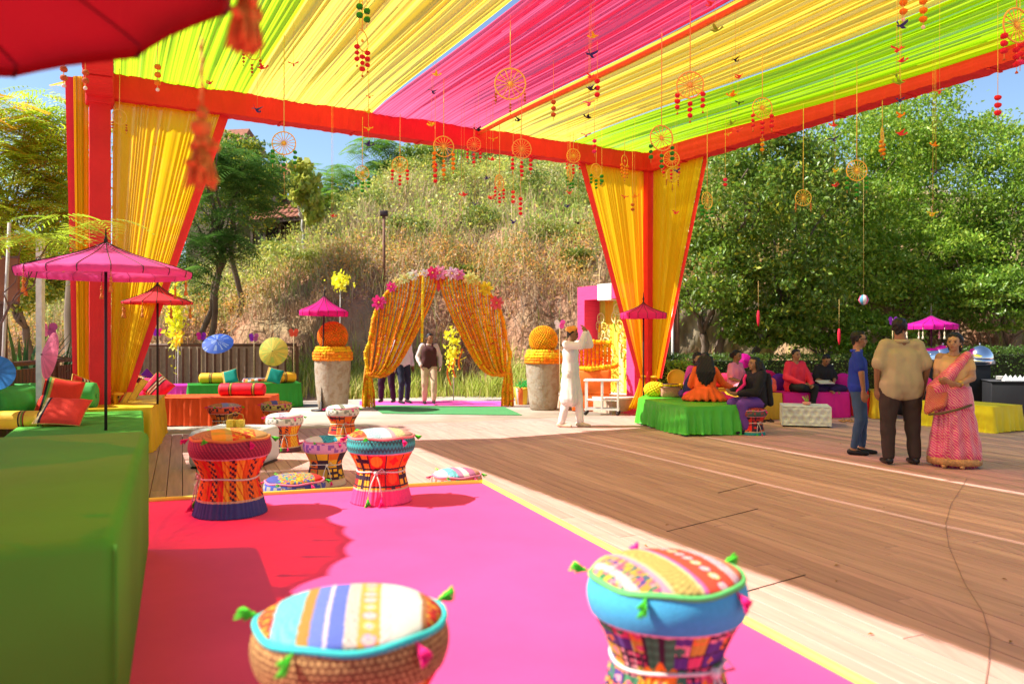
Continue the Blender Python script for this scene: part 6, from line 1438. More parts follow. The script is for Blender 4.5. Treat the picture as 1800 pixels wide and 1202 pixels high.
# beige ribbed shed wall seen through the back railing
t = thing('low_wall', 'beige corrugated panel wall behind the back railing', 'wall', (zx(375, 20.4), 20.4, 0)); mb = MB(); G = [[(-2.1 + i * .05, .02 * (i % 4 < 2), z) for z in (0, 1.35)] for i in range(80)]; mb.grid(G); mb.build('panel', M('beige_panel', (.24, .17, .10), .7), t, smooth=False)
# garden things behind the railing right end
t = thing('flower_drum', 'low red and white patterned drum behind the green bench', 'planter', (zx(452, 18.9), 18.75, .35)); mb = MB(); mb.lathe([(.28, 0), (.3, .2), (.28, .25)], 24, colfn=lambda u, i: ((.8, .75, .7), (.75, .05, .05), (.85, .3, .05))[int(u * 30) % 3]); mb.build('drum', mMeshCol, t)

# ------------------------------------------------------------------ lamp posts, poles, boards
mRust = M('rusty_post', (.20, .09, .05), .7, .25, 8, .3)
x_ = zx(675, 24.8); t = thing('lamp_post', 'brown lamp post with a floodlight on the slope', 'lamp post', (x_, 24.8, float(H(x_, 24.8)))); zt = 1.6 + (590 - 380) / F * 24.8 - t.location.z
mb = MB(); mb.tube([(0, 0, -.3), (0, 0, zt)], .045, 8); mb.build('post', mRust, t); mb = MB(); mb.box((0, 0, zt + .08), (.24, .16, .17), bev=.02); mb.build('lamp_head', M('lamp_dark', (.05, .03, .03), .5), t)
x_ = zx(1186, 19.2); t = thing('lamp_post', 'brown and white post behind the marquee corner', 'lamp post', (x_, 19.2, 0)); mb = MB(); mb.tube([(.04, 0, 0), (.04, 0, 2.75)], .075, 10); mb.build('post', mRust, t); mb = MB(); mb.tube([(-.06, -.05, 0), (-.06, -.05, 2.6)], .03, 8); mb.build('pipe', mWM, t)
t = thing('white_pole', 'pale square pole standing in front of the feathery tree on the left', 'pole', (zx(71, 10.2), 10.2, 0)); mb = MB(); mb.box((0, 0, 1.42), (.075, .075, 2.84)); mb.build('shaft', M('pale_paint', (.62, .60, .50), .6), t, smooth=False)
t = thing('thin_pole', 'thin grey leaning pole at the far left beside the brown board', 'pole', (zx(-2, 10.6), 10.6, 0)); mb = MB(); mb.tube([(0, 0, 0), (.14, 0, 3.1)], .022, 8); mb.build('shaft', M('pale_bark'), t)
t = thing('notice_board', 'brown wooden board on a post cut off by the left edge', 'board', (zx(2, 11.2), 11.2, 0)); mb = MB(); mb.box((.02, 0, 2.38), (.46, .05, .62)); mb.build('panel', M('board_brown', (.22, .08, .03), .6, .2, 6), t, smooth=False); mb = MB(); mb.box((.0, .04, 1.2), (.09, .07, 2.4)); mb.build('post', mWood, t, smooth=False)
mb = MB(); mb.box((.02, -.03, 2.70), (.50, .03, .03)); mb.box((.02, -.03, 2.06), (.50, .03, .03)); mb.build('frame', mWood, t, smooth=False)

# ------------------------------------------------------------------ tiled house on the hill
hx = zx(492, 31.5); hz = 4.1; ho = thing('house', 'old house with red tiled roofs and dark timber porch on the hill', 'house', (hx, 31.5, hz), R(-24)); s_ = 31.5 / F
mWall = M('house_wall', (.22, .16, .11), .9, .2, 3, .4); mTim = M('timber', (.07, .04, .025), .7, .2, 6); mTile = M('roof_tile', (.30, .11, .06), .85, .2, 6, .5, rnd=.18)
mb = MB(); mb.box((0, 1.6, 1.2), (2.2, 3.0, 2.8)); mb.build('wall', mWall, ho, smooth=False)
mb = MB(); mb.box((-.1, .06, 1.5), (1.9, .05, 1.4)); mb.build('opening_panel', M('inside_shade', (.015, .012, .01), .9), ho, smooth=False)  # solid panel on the wall; the shade inside the porch is its colour
for x in (-1.15, -.5, .25, .95): mb = MB(); mb.box((x, -.25, 1.0), (.12, .12, 2.6)); mb.build('porch_post', mTim, ho, smooth=False)
def troof(px0, px1, y0, z0, y1, z1, nm='roof'):
    rf = MB(); rf.add([(px0, y0, z0), (px1, y0, z0), (px1, y1, z1), (px0, y1, z1), (px0, y0, z0 - .08), (px1, y0, z0 - .08), (px1, y1, z1 - .08), (px0, y1, z1 - .08)], [(0, 1, 2, 3), (7, 6, 5, 4), (0, 4, 5, 1), (1, 5, 6, 2), (3, 2, 6, 7), (0, 3, 7, 4)])
    r0 = rf.build(nm, mTim, ho, smooth=False); L_ = math.hypot(y1 - y0, z1 - z0); al = math.atan2(z1 - z0, y1 - y0); po = None; nr = int(L_ / .3); nc = int((px1 - px0) / .24)
    pr = MB(); G = [[(.12 * math.sin(a) , .0 + .34 * q, .07 * math.cos(a) + .03 * (1 - q)) for a in [R(-80 + 32 * k) for k in range(6)]] for q in (0, 1)]; pr.grid(G)
    for i in range(nr):
        for j in range(nc):
            if po is None: po = pr.build('tile', mTile, r0); o = po
            else: o = po.copy(); COL.objects.link(o); o.parent = r0
            o.location = (px0 + (j + .5) * (px1 - px0) / nc, y0 + (y1 - y0) * i / nr, z0 + (z1 - z0) * i / nr + .01); o.rotation_euler = (al, 0, 0)
troof(-1.0, 1.75, -.75, 1.95, .3, 2.85)
troof(-1.3, .75, -.3, 3.3, 1.0, 4.5)
mb = MB(); mb.box((-.55, .1, 2.7), (1.2, .6, 1.9)); mb.build('upper_porch', mTim, ho, smooth=False)
# roof peeping through tree at left
hx2 = zx(372, 34); h2 = thing('house', 'red tiled roof peeping over the dark tree beside the left curtain', 'house', (hx2, 34, float(H(hx2, 34))), R(-10))
z_t = 1.6 + (590 - 218) / F * 34 - h2.location.z
mb = MB(); mb.box((0, 1, (z_t - .8) / 2), (2.4, 2, z_t - .8)); mb.build('wall', mWall, h2, smooth=False)
mb = MB(); mb.add([(-1.5, -.3, z_t - 1.0), (1.5, -.3, z_t - 1.0), (1.2, 1, z_t), (-1.2, 1, z_t), (-1.5, 2.3, z_t - 1), (1.5, 2.3, z_t - 1)], [(0, 1, 2, 3), (3, 2, 5, 4), (0, 3, 4), (1, 5, 2)]); mb.build('roof', mTile, h2, smooth=False)

# ------------------------------------------------------------------ buffet at the right
mBlk = M('black_cloth', (.012, .012, .014), .7, .1, 4, .2); mChr = M('chrome', (.75, .76, .78), .12, .02, 5, 0, metal=1.0)
def dish(label, px, d, z, rot=0):
    t = thing('chafing_dish', label, 'chafing dish', (zx(px, d), d, z), rot)
    mb = MB(); mb.box((0, 0, .10), (.56, .36, .05), bev=.01); mb.build('pan', mChr, t)
    mb = MB(); G = [[(-.27 + .54 * i / 10, .17 * math.cos(a), .125 + .20 * math.sin(a)) for a in [PI * j / 14 for j in range(15)]] for i in range(11)]; mb.grid(G); mb.add(G[0], [tuple(range(15))]); mb.add(G[-1], [tuple(range(14, -1, -1))]); mb.build('roll_top_lid', mChr, t)
    mb = MB(); mb.tube([(-.08, -.17, .2), (-.08, -.21, .21), (.08, -.21, .21), (.08, -.17, .2)], .008, 6); mb.build('handle', mChr, t)
    for x in (-.25, .25):
        for y in (-.15, .15): mb = MB(); mb.box((x, y, .04), (.03, .03, .08)); mb.build('leg', mChr, t)
def dome(label, px, d, z):
    t = thing('dome_chafer', label, 'chafing dish', (zx(px, d), d, z)); mb = MB(); mb.lathe([(.25, .10), (.25, .13), (.235, .20), (.19, .29), (.12, .35), (.03, .38), (.001, .381)], 32); mb.build('dome_lid', mChr, t)
    mb = MB(); mb.lathe([(.2, 0), (.24, .02), (.25, .10), (.24, .10)], 32); mb.build('base', mChr, t); mb = MB(); mb.ball((0, 0, .40), .02, 8); mb.build('knob', mChr, t)
def counter(label, px0, px1, d0, d1, dep, h):
    a = V3(zx(px0, d0), d0, 0); b = V3(zx(px1, d1), d1, 0); dv = b - a; L_ = dv.length; an = math.atan2(dv.y, dv.x); n = V3(-dv.y, dv.x, 0).normalized(); c = (a + b) / 2 + n * dep / 2
    t = thing('buffet_table', label, 'buffet table', c, an); mb = MB(); mb.box((0, 0, h / 2), (L_, dep, h), bev=.02); mb.build('skirting', mBlk, t)
    mb = MB(); mb.box((0, 0, h + .008), (L_ + .04, dep + .04, .014)); mb.build('top_cloth', M('grey_cloth', (.04, .04, .045), .6), t); return t
counter('long buffet table under black skirting behind the woman in the sari', 1600, 1742, 15.6, 15.5, .8, 1.02)
counter('lower buffet table under black skirting at the right edge', 1742, 1850, 14.9, 14.6, .9, .74)
dish('roll top chafing dish just left of the sari woman', 1625, 15.9, 1.035, R(20)); dome('domed chafing dish directly behind the sari woman', 1657, 16.0, 1.035); dome('domed chafing dish right of the sari woman, its lid mirroring sky', 1722, 15.9, 1.035)
for px, lb in ((1742, 'stack of white plates right of the domed dish'), (1757, 'second stack of white plates on the lower buffet table')):
    t = thing('plate_stack', lb, 'plates', (zx(px, 15.2), 15.1, .76 if px > 1745 else 1.035))
    if px < 1745: t.location.x = zx(1738, 15.8); t.location.y = 15.8
    for k in range(6): mb = MB(); mb.lathe([(.06, k * .012), (.11, k * .012 + .012), (.115, k * .012 + .016)], 24); mb.build('plate', mWM, t)
t = thing('napkins', 'row of folded white napkins on the lower buffet table at the right edge', 'napkins', (zx(1785, 14.9), 14.95, .755))
for k in range(5): mb = MB(); mb.add([(k * .09 - .2, -.05, 0), (k * .09 - .1, -.05, 0), (k * .09 - .15, 0, .11 + .02 * (k == 0)), (k * .09 - .2, .05, 0), (k * .09 - .1, .05, 0)], [(0, 1, 2), (1, 4, 2), (4, 3, 2), (3, 0, 2)]); mb.build('napkin', mWM, t, smooth=False)
# pale stone steps behind the buffet foliage
t = thing('stone_building', 'pale sunlit stone wall glimpsed through the trees on the right', 'building', (zx(1740, 30), 30, 0)); mSt = M('pale_stone', (.62, .56, .46), .85, .2, 3, .4, rnd=.15); po = None
for j in range(11):
    for i in range(14):
        if po is None: pr = MB(); pr.box((0, 0, 0), (.74, .5, .26), bev=.01); po = pr.build('stone', mSt, t, smooth=False); o = po
        else: o = po.copy(); COL.objects.link(o); o.parent = t
        o.location = (-2.6 + i * .76 + (.38 if j % 2 else 0), RND.uniform(-.03, .03), .15 + j * .275)
t = thing('garden_wall', 'long earthen brown wall behind the tree trunks', 'wall', (zx(1330, 23.2), 23.2, 0), R(-3)); mb = MB()
G = [[(-3.6 + 7.4 * i / 70, .08 * math.sin(i * .7) * math.cos(j) + .05 * math.sin(i * 2.3 + j * 1.7), 3.1 * j / 16 * (1 + .05 * math.sin(i * .35))) for j in range(17)] for i in range(71)]
mb.grid(G); mb.build('face', M('mud_wall', (.26, .19, .11), .95, .35, 2.0, 1.0, 9, stretch=(1.6, 1, .5), col2=(.34, .27, .17)), t)
# ------------------------------------------------------------------ people
BLOBS = []
SKIN = (.30, .145, .075); HAIR = (.012, .009, .008)
mHair = M('hair', HAIR, .45, .3, 60, .5, stretch=(1, 1, .15)); mEye = M('eye', (.01, .008, .008), .3, 0)
mLip = M('lip', (.30, .08, .06), .5, .05)
def skinm(k): return M('skin_%s' % k, {'a': (.34, .165, .085), 'b': (.25, .115, .055), 'c': (.40, .21, .115)}[k], .5, .06, 8, .05, spec=.35)
def blob(name, mb, mat, parent, vox=.014, sm=4, fac=.5):
    o = mb.build(name, mat, parent); r = o.modifiers.new('r', 'REMESH'); r.mode = 'VOXEL'; r.voxel_size = vox; r.use_smooth_shade = True
    if sm: s = o.modifiers.new('s', 'SMOOTH'); s.iterations = sm; s.factor = fac
    BLOBS.append(o); return o
def dmat(name, col, **k): return M(name, col, k.pop('rough', .8), k.pop('var', .08), k.pop('scale', 5), k.pop('bump', .45), k.pop('bscale', 7), sheen=.2, stretch=(1, 1, .6), **k)
def stand(**ov):
    J = dict(pel=(0, 0, .93), wai=(0, 0, 1.08), che=(0, .0, 1.28), nec=(0, .01, 1.44), hea=(0, -.015, 1.57), sL=(.160, .01, 1.385), sR=(-.160, .01, 1.385), eL=(.23, .03, 1.10), eR=(-.23, .03, 1.10), wL=(.24, -.05, .86), wR=(-.24, -.05, .86),
             hL=(.09, 0, .90), hR=(-.09, 0, .90), kL=(.10, -.02, .49), kR=(-.10, -.02, .49), aL=(.11, .02, .09), aR=(-.11, .02, .09), fdL=(.02, -1, 0), fdR=(-.02, -1, 0), face=(0, -1, 0), hdL=None, hdR=None)
    J.update(ov); return {k: (Vector(v) if v is not None else None) for k, v in J.items()}
def sit(z, **ov):       # cross legged or seated; z = seat height
    b = dict(pel=(0, 0, z + .10), wai=(0, 0, z + .25), che=(0, -.02, z + .44), nec=(0, -.02, z + .59), hea=(0, -.05, z + .72), sL=(.150, -.01, z + .53), sR=(-.150, -.01, z + .53), eL=(.22, -.04, z + .27), eR=(-.22, -.04, z + .27), wL=(.12, -.24, z + .20), wR=(-.12, -.24, z + .20),
             hL=(.09, 0, z + .09), hR=(-.09, 0, z + .09), kL=(.11, -.42, z + .08), kR=(-.11, -.42, z + .08), aL=(.11, -.44, z - .36), aR=(-.11, -.44, z - .36))
    b.update(ov); return stand(**b)
def hand(mb, w_, d, side, r=.010, curl=.5):
    """palm + five fingers from wrist w_ along d"""
    d = d.normalized(); pn = Vector(side).normalized(); pn = (pn - d * pn.dot(d)); pn = pn.normalized() if pn.length > .01 else d.orthogonal().normalized(); ac = d.cross(pn)
    p1 = w_ + d * .085
    for q in (-.026, -.009, .009, .026): mb.cap(w_ + ac * q * .6, .017, p1 + ac * q, .0145)
    for q, ln in ((-.030, .058), (-.010, .070), (.010, .075), (.030, .066)):
        a = p1 + ac * q; m = a + (d * (1 - curl * .3) + pn * curl * .4).normalized() * ln * .5; e = m + (d * (1 - curl * .8) + pn * curl).normalized() * ln * .5
        mb.cap(a, r, m, r * .95, 8); mb.cap(m, r * .95, e, r * .8, 8)
    a = w_ + d * .03 + ac * .028; m = a + (ac * .7 + d * .7).normalized() * .038; e = m + (d + pn * .3).normalized() * .03; mb.cap(a, .014, m, .012, 8); mb.cap(m, .012, e, .009, 8)
def person(label, loc, rot, J, spec, s=1.0):
    t = thing('person', label, 'person', loc, rot); t.scale = (s,) * 3; sk = skinm(spec.get('skin', 'a')); g = spec.get('girth', 1.0); ag = spec.get('arm', 1.0)
    # ---- body: one continuous surface
    mb = MB(); h = J['hea']; fd = J['face'].normalized(); rt = fd.cross(Vector((0, 0, 1))); rt = rt.normalized() if rt.length > .1 else Vector((1, 0, 0)); up = rt.cross(fd).normalized()
    Mh = Matrix((rt, fd, up)).transposed()
    mb.ball(h + up * .015, (.074, .088, .092), 20, M=Mh); mb.ball(h + fd * .018 - up * .045, (.056, .066, .062), 16, M=Mh); mb.ball(h + fd * .06 - up * .085, (.026, .022, .018), 10, M=Mh)
    mb.cap(h + fd * .082 + up * .012, .009, h + fd * .101 - up * .022, .0135, 8)     # nose
    mb.cap(h + fd * .080 + up * .034 - rt * .032, .008, h + fd * .080 + up * .034 + rt * .032, .008, 8)   # brow
    for q in (-1, 1): mb.ball(h + rt * q * .077 - fd * .005 - up * .008, (.012, .018, .030), 10, M=Mh); mb.ball(h + rt * q * .038 + fd * .058 - up * .025, (.024, .02, .022), 10, M=Mh)
    mb.cap(h + fd * .086 - up * .051 - rt * .014, .008, h + fd * .086 - up * .051 + rt * .014, .008, 8)
    mb.cap(h - up * .05 - fd * .015, .052 * min(1.15, g), J['nec'] - Vector((0, 0, .05)), .060 * g)
    for q in ('L', 'R'): mb.cap(J['nec'] - Vector((0, 0, .045)), .050, J['s' + q], .050)
    c = J['che']; w_ = J['wai']; p = J['pel']
    sh = (J['sL'] - J['sR']).normalized()
    for q in (-1, 1):
        mb.cap(c + sh * q * .060 * g + Vector((0, 0, -.03 - .24 * (g - 1))), .094 * g, w_ + sh * q * .055 * g, .092 * g); mb.cap(w_ + sh * q * .055 * g, .092 * g, p + sh * q * .075 * g, .105 * g)
    for q in ('L', 'R'):
        mb.cap(J['s' + q], .056 * ag, J['e' + q], .042 * ag); mb.cap(J['e' + q], .042 * ag, J['w' + q], .026 * ag)
        hd = J['hd' + q] if J['hd' + q] is not None else (J['w' + q] - J['e' + q]); hand(mb, J['w' + q], hd, J['che'] - J['w' + q] + Vector((0, 0, .01)), .0105, spec.get('curl', .5))
        mb.cap(J['h' + q], .088 * g, J['k' + q], .058 * g); mb.cap(J['k' + q], .055, J['a' + q], .036); 
        f = J['fd' + q].normalized(); mb.cap(J['a' + q] - Vector((0, 0, .035)) - f * .03, .036, J['a' + q] - Vector((0, 0, .055)) + f * .13, .026)
    blob('body', mb, sk, t, .0115, 3)
    # eyes, mouth
    mb = MB()
    for q in (-1, 1): mb.ball(h + rt * q * .031 + fd * .079 + up * .012, (.014, .008, .0065), 10, M=Mh); mb.cap(h + rt * q * .018 + fd * .0855 + up * .031, .0035, h + rt * q * .048 + fd * .077 + up * .033, .0025, 6)
    mb.build('eyes', mEye, t); mb = MB(); mb.cap(h + fd * .0925 - up * .051 - rt * .017, .0045, h + fd * .0925 - up * .051 + rt * .017, .0045, 6); mb.build('mouth', mLip, t)
    # ---- hair
    hs = spec.get('hair', 'short'); 
    if hs != 'none':
        mb = MB(); mb.ball(h + up * .040 - fd * .026, (.081, .088, .080), 18, M=Mh)
        mb.cap(h + up * .088 + fd * .030 - rt * .030, .026, h + up * .092 + fd * .036 + rt * .022, .028)
        for q in (-1, 1): mb.cap(h + rt * q * .066 + up * .03, .022, h + rt * q * .07 - fd * .03 - up * .015, .018)
        mb.cap(h - fd * .045 + up * .0, .060, h - fd * .05 - up * .045, .045)
        if hs == 'long':
            b = h - fd * .075
            for q in (-.075, -.04, 0, .04, .075): mb.cap(b + rt * q, .052, b + rt * q * 1.5 - fd * .06 - Vector((0, 0, .24)), .055); mb.cap(b + rt * q * 1.5 - fd * .06 - Vector((0, 0, .24)), .055, b + rt * q * 1.35 - fd * .075 - Vector((0, 0, .44 + .05 * math.cos(q * 40))), .022)
            for q in (-1, 1): mb.cap(h + rt * q * .075 + up * .02, .030, h + rt * q * .10 - fd * .04 - up * .16, .035)
        if hs == 'bun': mb.ball(h - fd * .115 - up * .01, .055, 12)
        if hs == 'tail': mb.cap(h - fd * .10 - up * .01, .040, h - fd * .13 - Vector((0, 0, .16)), .030); mb.cap(h - fd * .13 - Vector((0, 0, .16)), .030, h - fd * .12 - Vector((0, 0, .32)), .014)
        if hs == 'volume': mb.ball(h + up * .03 - fd * .045, (.105, .10, .105), 16, M=Mh); mb.ball(h - fd * .08 - up * .06, (.09, .07, .09), 14, M=Mh)
        blob('hair', mb, M('grey_hair', (.10, .09, .085), .6, .3, 40) if spec.get('grey') else mHair, t, .012, 3)
    # ---- clothes
    tp = spec.get('top')
    if tp:
        mb = MB(); e = tp.get('e', .014); hem = tp.get('hem'); gg = g * tp.get('g', 1.0)
        for q in (-1, 1):
            mb.cap(c + sh * q * .064 * g + Vector((0, 0, -.02 - .22 * (g - 1))), .098 * gg + e, w_ + sh * q * .062 * g, .094 * gg + e * 1.3); mb.cap(w_ + sh * q * .062 * g, .094 * gg + e * 1.3, p + sh * q * .078 * g, .106 * gg + e * 1.2)
            if hem: 
                for (z_, r_, x_) in hem: mb.cap(p + sh * q * .07 * g, .10 * gg + e, Vector((p.x, p.y, 0)) + sh * q * x_ + Vector((0, 0, z_)) + Vector(tp.get('hshift', (0, 0, 0))), r_)
        mb.cap(J['nec'] - Vector((0, 0, .075)), .062 + e * .5, c + Vector((0, 0, -.03)), .10 * g + e * .6); mb.cap(w_, .10 * gg + e * 1.4, p, .112 * gg + e * 1.4)
        for q in ('L', 'R'):
            mb.cap(J['nec'] - Vector((0, 0, .062)), .054 + e * .5, J['s' + q] - Vector((0, 0, .012)), .054 + e)
            if tp['sleeve'] == 'short': m_ = J['s' + q].lerp(J['e' + q], tp.get('sl', .72)); mb.cap(J['s' + q] - Vector((0, 0, .01)), .052 * ag + e * .8, m_, .052 * ag + e * 1.5)
            elif tp['sleeve'] == 'long': mb.cap(J['s' + q], .060 * ag + e, J['e' + q], .046 * ag + e); mb.cap(J['e' + q], .046 * ag + e, J['e' + q].lerp(J['w' + q], .93), .034 * ag + e * .8)
            elif tp['sleeve'] == 'cap': mb.cap(J['s' + q], .060 * ag + e, J['s' + q].lerp(J['e' + q], .25), .06 * ag + e)
        blob(tp.get('name', 'shirt'), mb, tp['mat'], t, .016, 5)
        if tp.get('collar'):
            mb = MB(); n_ = J['nec'] + Vector((0, 0, -.022)); mb.tube([n_ + Vector((.060 * g * math.cos(a), .060 * g * math.sin(a), .0)) + fd * (-.008 * 1) for a in [2*PI*k/20 for k in range(20)]], .021, 8, closed=True); mb.build('collar', tp['mat'], t)
    vs = spec.get('vest')
    if vs:
        mb = MB()
        for q in (-1, 1): mb.cap(J['nec'] - Vector((0, 0, .06)), .05, J['s' + ('L' if q > 0 else 'R')] * .6 + (J['nec'] - Vector((0, 0, .05))) * .4, .062); mb.cap(c, .10 * g + .02, p, .11 * g + .02); mb.cap(c + sh * q * .068 * g + Vector((0, 0, -.01)), .103 * g + .022, w_ + sh * q * .07 * g, .10 * g + .024); mb.cap(w_ + sh * q * .07 * g, .10 * g + .024, p + sh * q * .08 * g + Vector((0, 0, .02)), .11 * g + .022)
        blob('waistcoat', mb, vs, t, .016, 4)
    bt = spec.get('legs')
    if bt:
        mb = MB(); e = bt.get('e', .014)
        mb.cap(p + sh * .06 * g + Vector((0, 0, .03)), .105 * g + e * .7, p - sh * .06 * g + Vector((0, 0, .03)), .105 * g + e * .7)
        for q in ('L', 'R'):
            mb.cap(J['h' + q], .094 * g + e, J['k' + q], .062 * g + e); k_ = bt.get('cuff', .046); mb.cap(J['k' + q], .062 * g + e, J['k' + q].lerp(J['a' + q], bt.get('len', .94)), k_ + e)
        blob('trousers', mb, bt['mat'], t, .016, 4)
    if spec.get('shoes'):
        for q in ('L', 'R'):
            f = J['fd' + q].normalized(); a = J['a' + q]; mb = MB(); z_ = a.z - .05; mb.cap(a - Vector((0, 0, .045)) - f * .045, .043, a - Vector((0, 0, .055)) + f * .06, .040); mb.cap(a - Vector((0, 0, .055)) + f * .05, .040, a - Vector((0, 0, .062)) + f * .17, .028)
            if spec.get('ankle'): mb.cap(a - Vector((0, 0, .04)), .044, a + Vector((0, 0, .015)), .042)
            b = blob('shoe', mb, spec['shoes'], t, .012, 3)
    return t
def bake():
    dg = bpy.context.evaluated_depsgraph_get(); dg.update()
    ms = [(o, bpy.data.meshes.new_from_object(o.evaluated_get(dg))) for o in BLOBS]
    for o, me in ms:
        n = len(me.vertices); co = np.empty(n * 3, np.float32); me.vertices.foreach_get('co', co); co = co.reshape(-1, 3)
        nm = o.name.split('.')[0]
        if nm in ('shirt', 'trousers', 'kurta', 'tunic', 'dress', 'shawl', 'waistcoat', 'sari_skirt', 'sari_drape', 'skirt'):      # cloth folds
            no = np.empty(n * 3, np.float32); me.vertices.foreach_get('normal', no); no = no.reshape(-1, 3)
            x, y, z = co.T; a = np.arctan2(y, x); k = hash(nm) % 7
            if nm in ('sari_skirt', 'skirt', 'kurta', 'dress'): d = .012 * np.sin(a * (15 if 'sari' in nm else 9) + 2 * np.sin(a * 3) + z * 2.2) * np.clip((1.05 - z) * 1.8, .1, 1) + .005 * np.sin(z * 24 + 4 * np.sin(a * 2))
            else: d = .0035 * np.sin(z * 30 + 7 * np.sin(x * 7 + y * 5)) * (.4 + .6 * np.sin(x * 8 + z * 5)) + .003 * np.sin(x * 40 + 4 * np.sin(z * 9))
            co = co + no * d[:, None]; me.vertices.foreach_set('co', co.astype(np.float32).ravel())
        me.polygons.foreach_set('use_smooth', np.ones(len(me.polygons), bool))
        if nm == 'hair':
            no = np.empty(n * 3, np.float32); me.vertices.foreach_get('normal', no); no = no.reshape(-1, 3); x, y, z = co.T
            co = co + no * (.0045 * np.sin(x * 190 + 3 * np.sin(z * 60)) * np.sin(y * 170 + 2 * np.sin(z * 90)) + .003 * np.sin(z * 80 + x * 120))[:, None]; me.vertices.foreach_set('co', co.astype(np.float32).ravel())
        o.modifiers.clear(); old = o.data; o.data = me; me.name = nm; bpy.data.meshes.remove(old)
        me.update()
mWk = dmat('white_cotton', (.76, .70, .66)); mCream = M('cream_leather', (.62, .50, .36), .6)
mBlkS = M('black_leather', (.012, .012, .014), .3, .1)
# man in white kurta, seen from his left rear side, hands raised to his turban: he walks to the right, back half turned
K = stand(hea=(0, -.04, 1.56), face=(.1, -1, -.25), eR=(-.20, -.28, 1.36), wR=(-.10, -.30, 1.60), eL=(.20, -.28, 1.38), wL=(.08, -.26, 1.62), hdR=(.6, .3, .6), hdL=(-.4, .3, .6), kL=(.10, -.10, .49), aL=(.10, -.13, .09), kR=(-.10, .02, .48), aR=(-.11, .12, .09))
kur = person('man in a long white kurta and orange turban holding his head, walking on the deck', (zx(1003, 14.0), 14.0, 0), R(62), K, dict(skin='b', hair='short', top=dict(mat=mWk, sleeve='long', e=.014, name='kurta', collar=True, hem=[(.62, .135, .07), (.48, .15, .08)]), legs=dict(mat=mWk, e=.016, cuff=.05, len=.96), shoes=mCream, ankle=True), 1.04)
mb = MB(); h_ = K['hea']
for k in range(7): a = .4 * k; mb.cap(h_ + V3(-.07, .02, .055 + .016 * (k % 4)), .034, h_ + V3(.07, -.01 + .02 * (k % 3), .065 + .014 * (k % 5)), .034)
mb.ball(h_ + V3(0, .02, .085), (.10, .11, .06), 14)
blob('turban', mb, dmat('saffron_cloth', (.78, .32, .05), bscale=30), kur, .012, 2)
# men walking in under the arch
Kv = stand(kL=(.10, -.22, .52), aL=(.10, -.20, .12), kR=(-.10, -.02, .49), aR=(-.10, .12, .09), eR=(-.27, .02, 1.12), wR=(-.20, -.15, .92), eL=(.27, .05, 1.11), wL=(.26, -.1, .90), face=(.55, -1, -.15), hea=(.02, -.04, 1.57))
vm = person('man in a maroon waistcoat, pale shirt and beige trousers stepping in under the arch', (zx(754, 18.6), 18.6, 0), R(10), Kv, dict(skin='a', hair='short', grey=False, top=dict(mat=dmat('pale_pink_shirt', (.62, .50, .47)), sleeve='long', e=.012, collar=True), vest=dmat('maroon_vest', (.07, .02, .02)), legs=dict(mat=dmat('beige_trousers', (.55, .40, .26)), e=.016), shoes=mBlkS), .98)
Kw = stand(kL=(.10, -.10, .5), aL=(.12, -.02, .09), kR=(-.10, -.18, .5), aR=(-.10, -.12, .09), eR=(-.25, .06, 1.13), wR=(-.27, 0, .88))
person('man in a white shirt and dark jeans half behind the left garlands of the arch', (zx(707, 18.95), 18.95, 0), R(35), Kw, dict(skin='b', hair='short', top=dict(mat=dmat('white_shirt', (.72, .70, .70)), sleeve='long', e=.016), legs=dict(mat=dmat('dark_jeans', (.02, .025, .05)), e=.012), shoes=mBlkS), 1.03)
person('man in dark purple trousers mostly hidden behind the left garlands of the arch', (zx(680, 19.2), 19.2, 0), R(-10), stand(kL=(.13, -.03, .49), aL=(.17, .02, .09), kR=(-.13, -.03, .49), aR=(-.15, .02, .09)), dict(skin='b', hair='short', girth=1.1, top=dict(mat=dmat('wine_shirt', (.18, .05, .08)), sleeve='long', e=.016), legs=dict(mat=dmat('plum_trousers', (.035, .012, .03)), e=.02), shoes=mBlkS), .98)
# standing trio
mPolo = dmat('blue_polo', (.015, .04, .33)); mJean = dmat('blue_jeans', (.045, .085, .16)); mTan = dmat('tan_shirt', (.40, .32, .18)); mBrn = dmat('brown_trousers', (.042, .026, .02))
boy = person('boy in a blue polo shirt, jeans and glasses standing behind the big man', (zx(1508, 10.75), 10.75, 0), R(70), stand(aL=(.09, -.06, .09), kL=(.09, -.06, .49), aR=(-.09, .06, .09), eL=(.22, -.02, 1.12), wL=(.20, -.02, .87), eR=(-.22, -.03, 1.12), wR=(-.20, -.06, .87)),
    dict(skin='a', hair='short', girth=1.08, top=dict(mat=mPolo, sleeve='short', e=.014, collar=True), legs=dict(mat=mJean, e=.008, cuff=.040), shoes=mBlkS), .985)
mb = MB(); hh = V3(0, -.015, 1.57)
for q in (-1, 1): mb.tube([hh + V3(q * .034 + .024 * math.cos(a), -.094, .012 + .017 * math.sin(a)) for a in [2*PI*k/14 for k in range(14)]], .003, 5, closed=True); mb.tube([hh + V3(q * .058, -.092, .014), hh + V3(q * .078, -.04, .012), hh + V3(q * .08, .0, .0)], .003, 5)
mb.tube([hh + V3(-.01, -.096, .014), hh + V3(.01, -.096, .014)], .003, 5); mb.build('glasses', mBlkS, boy)
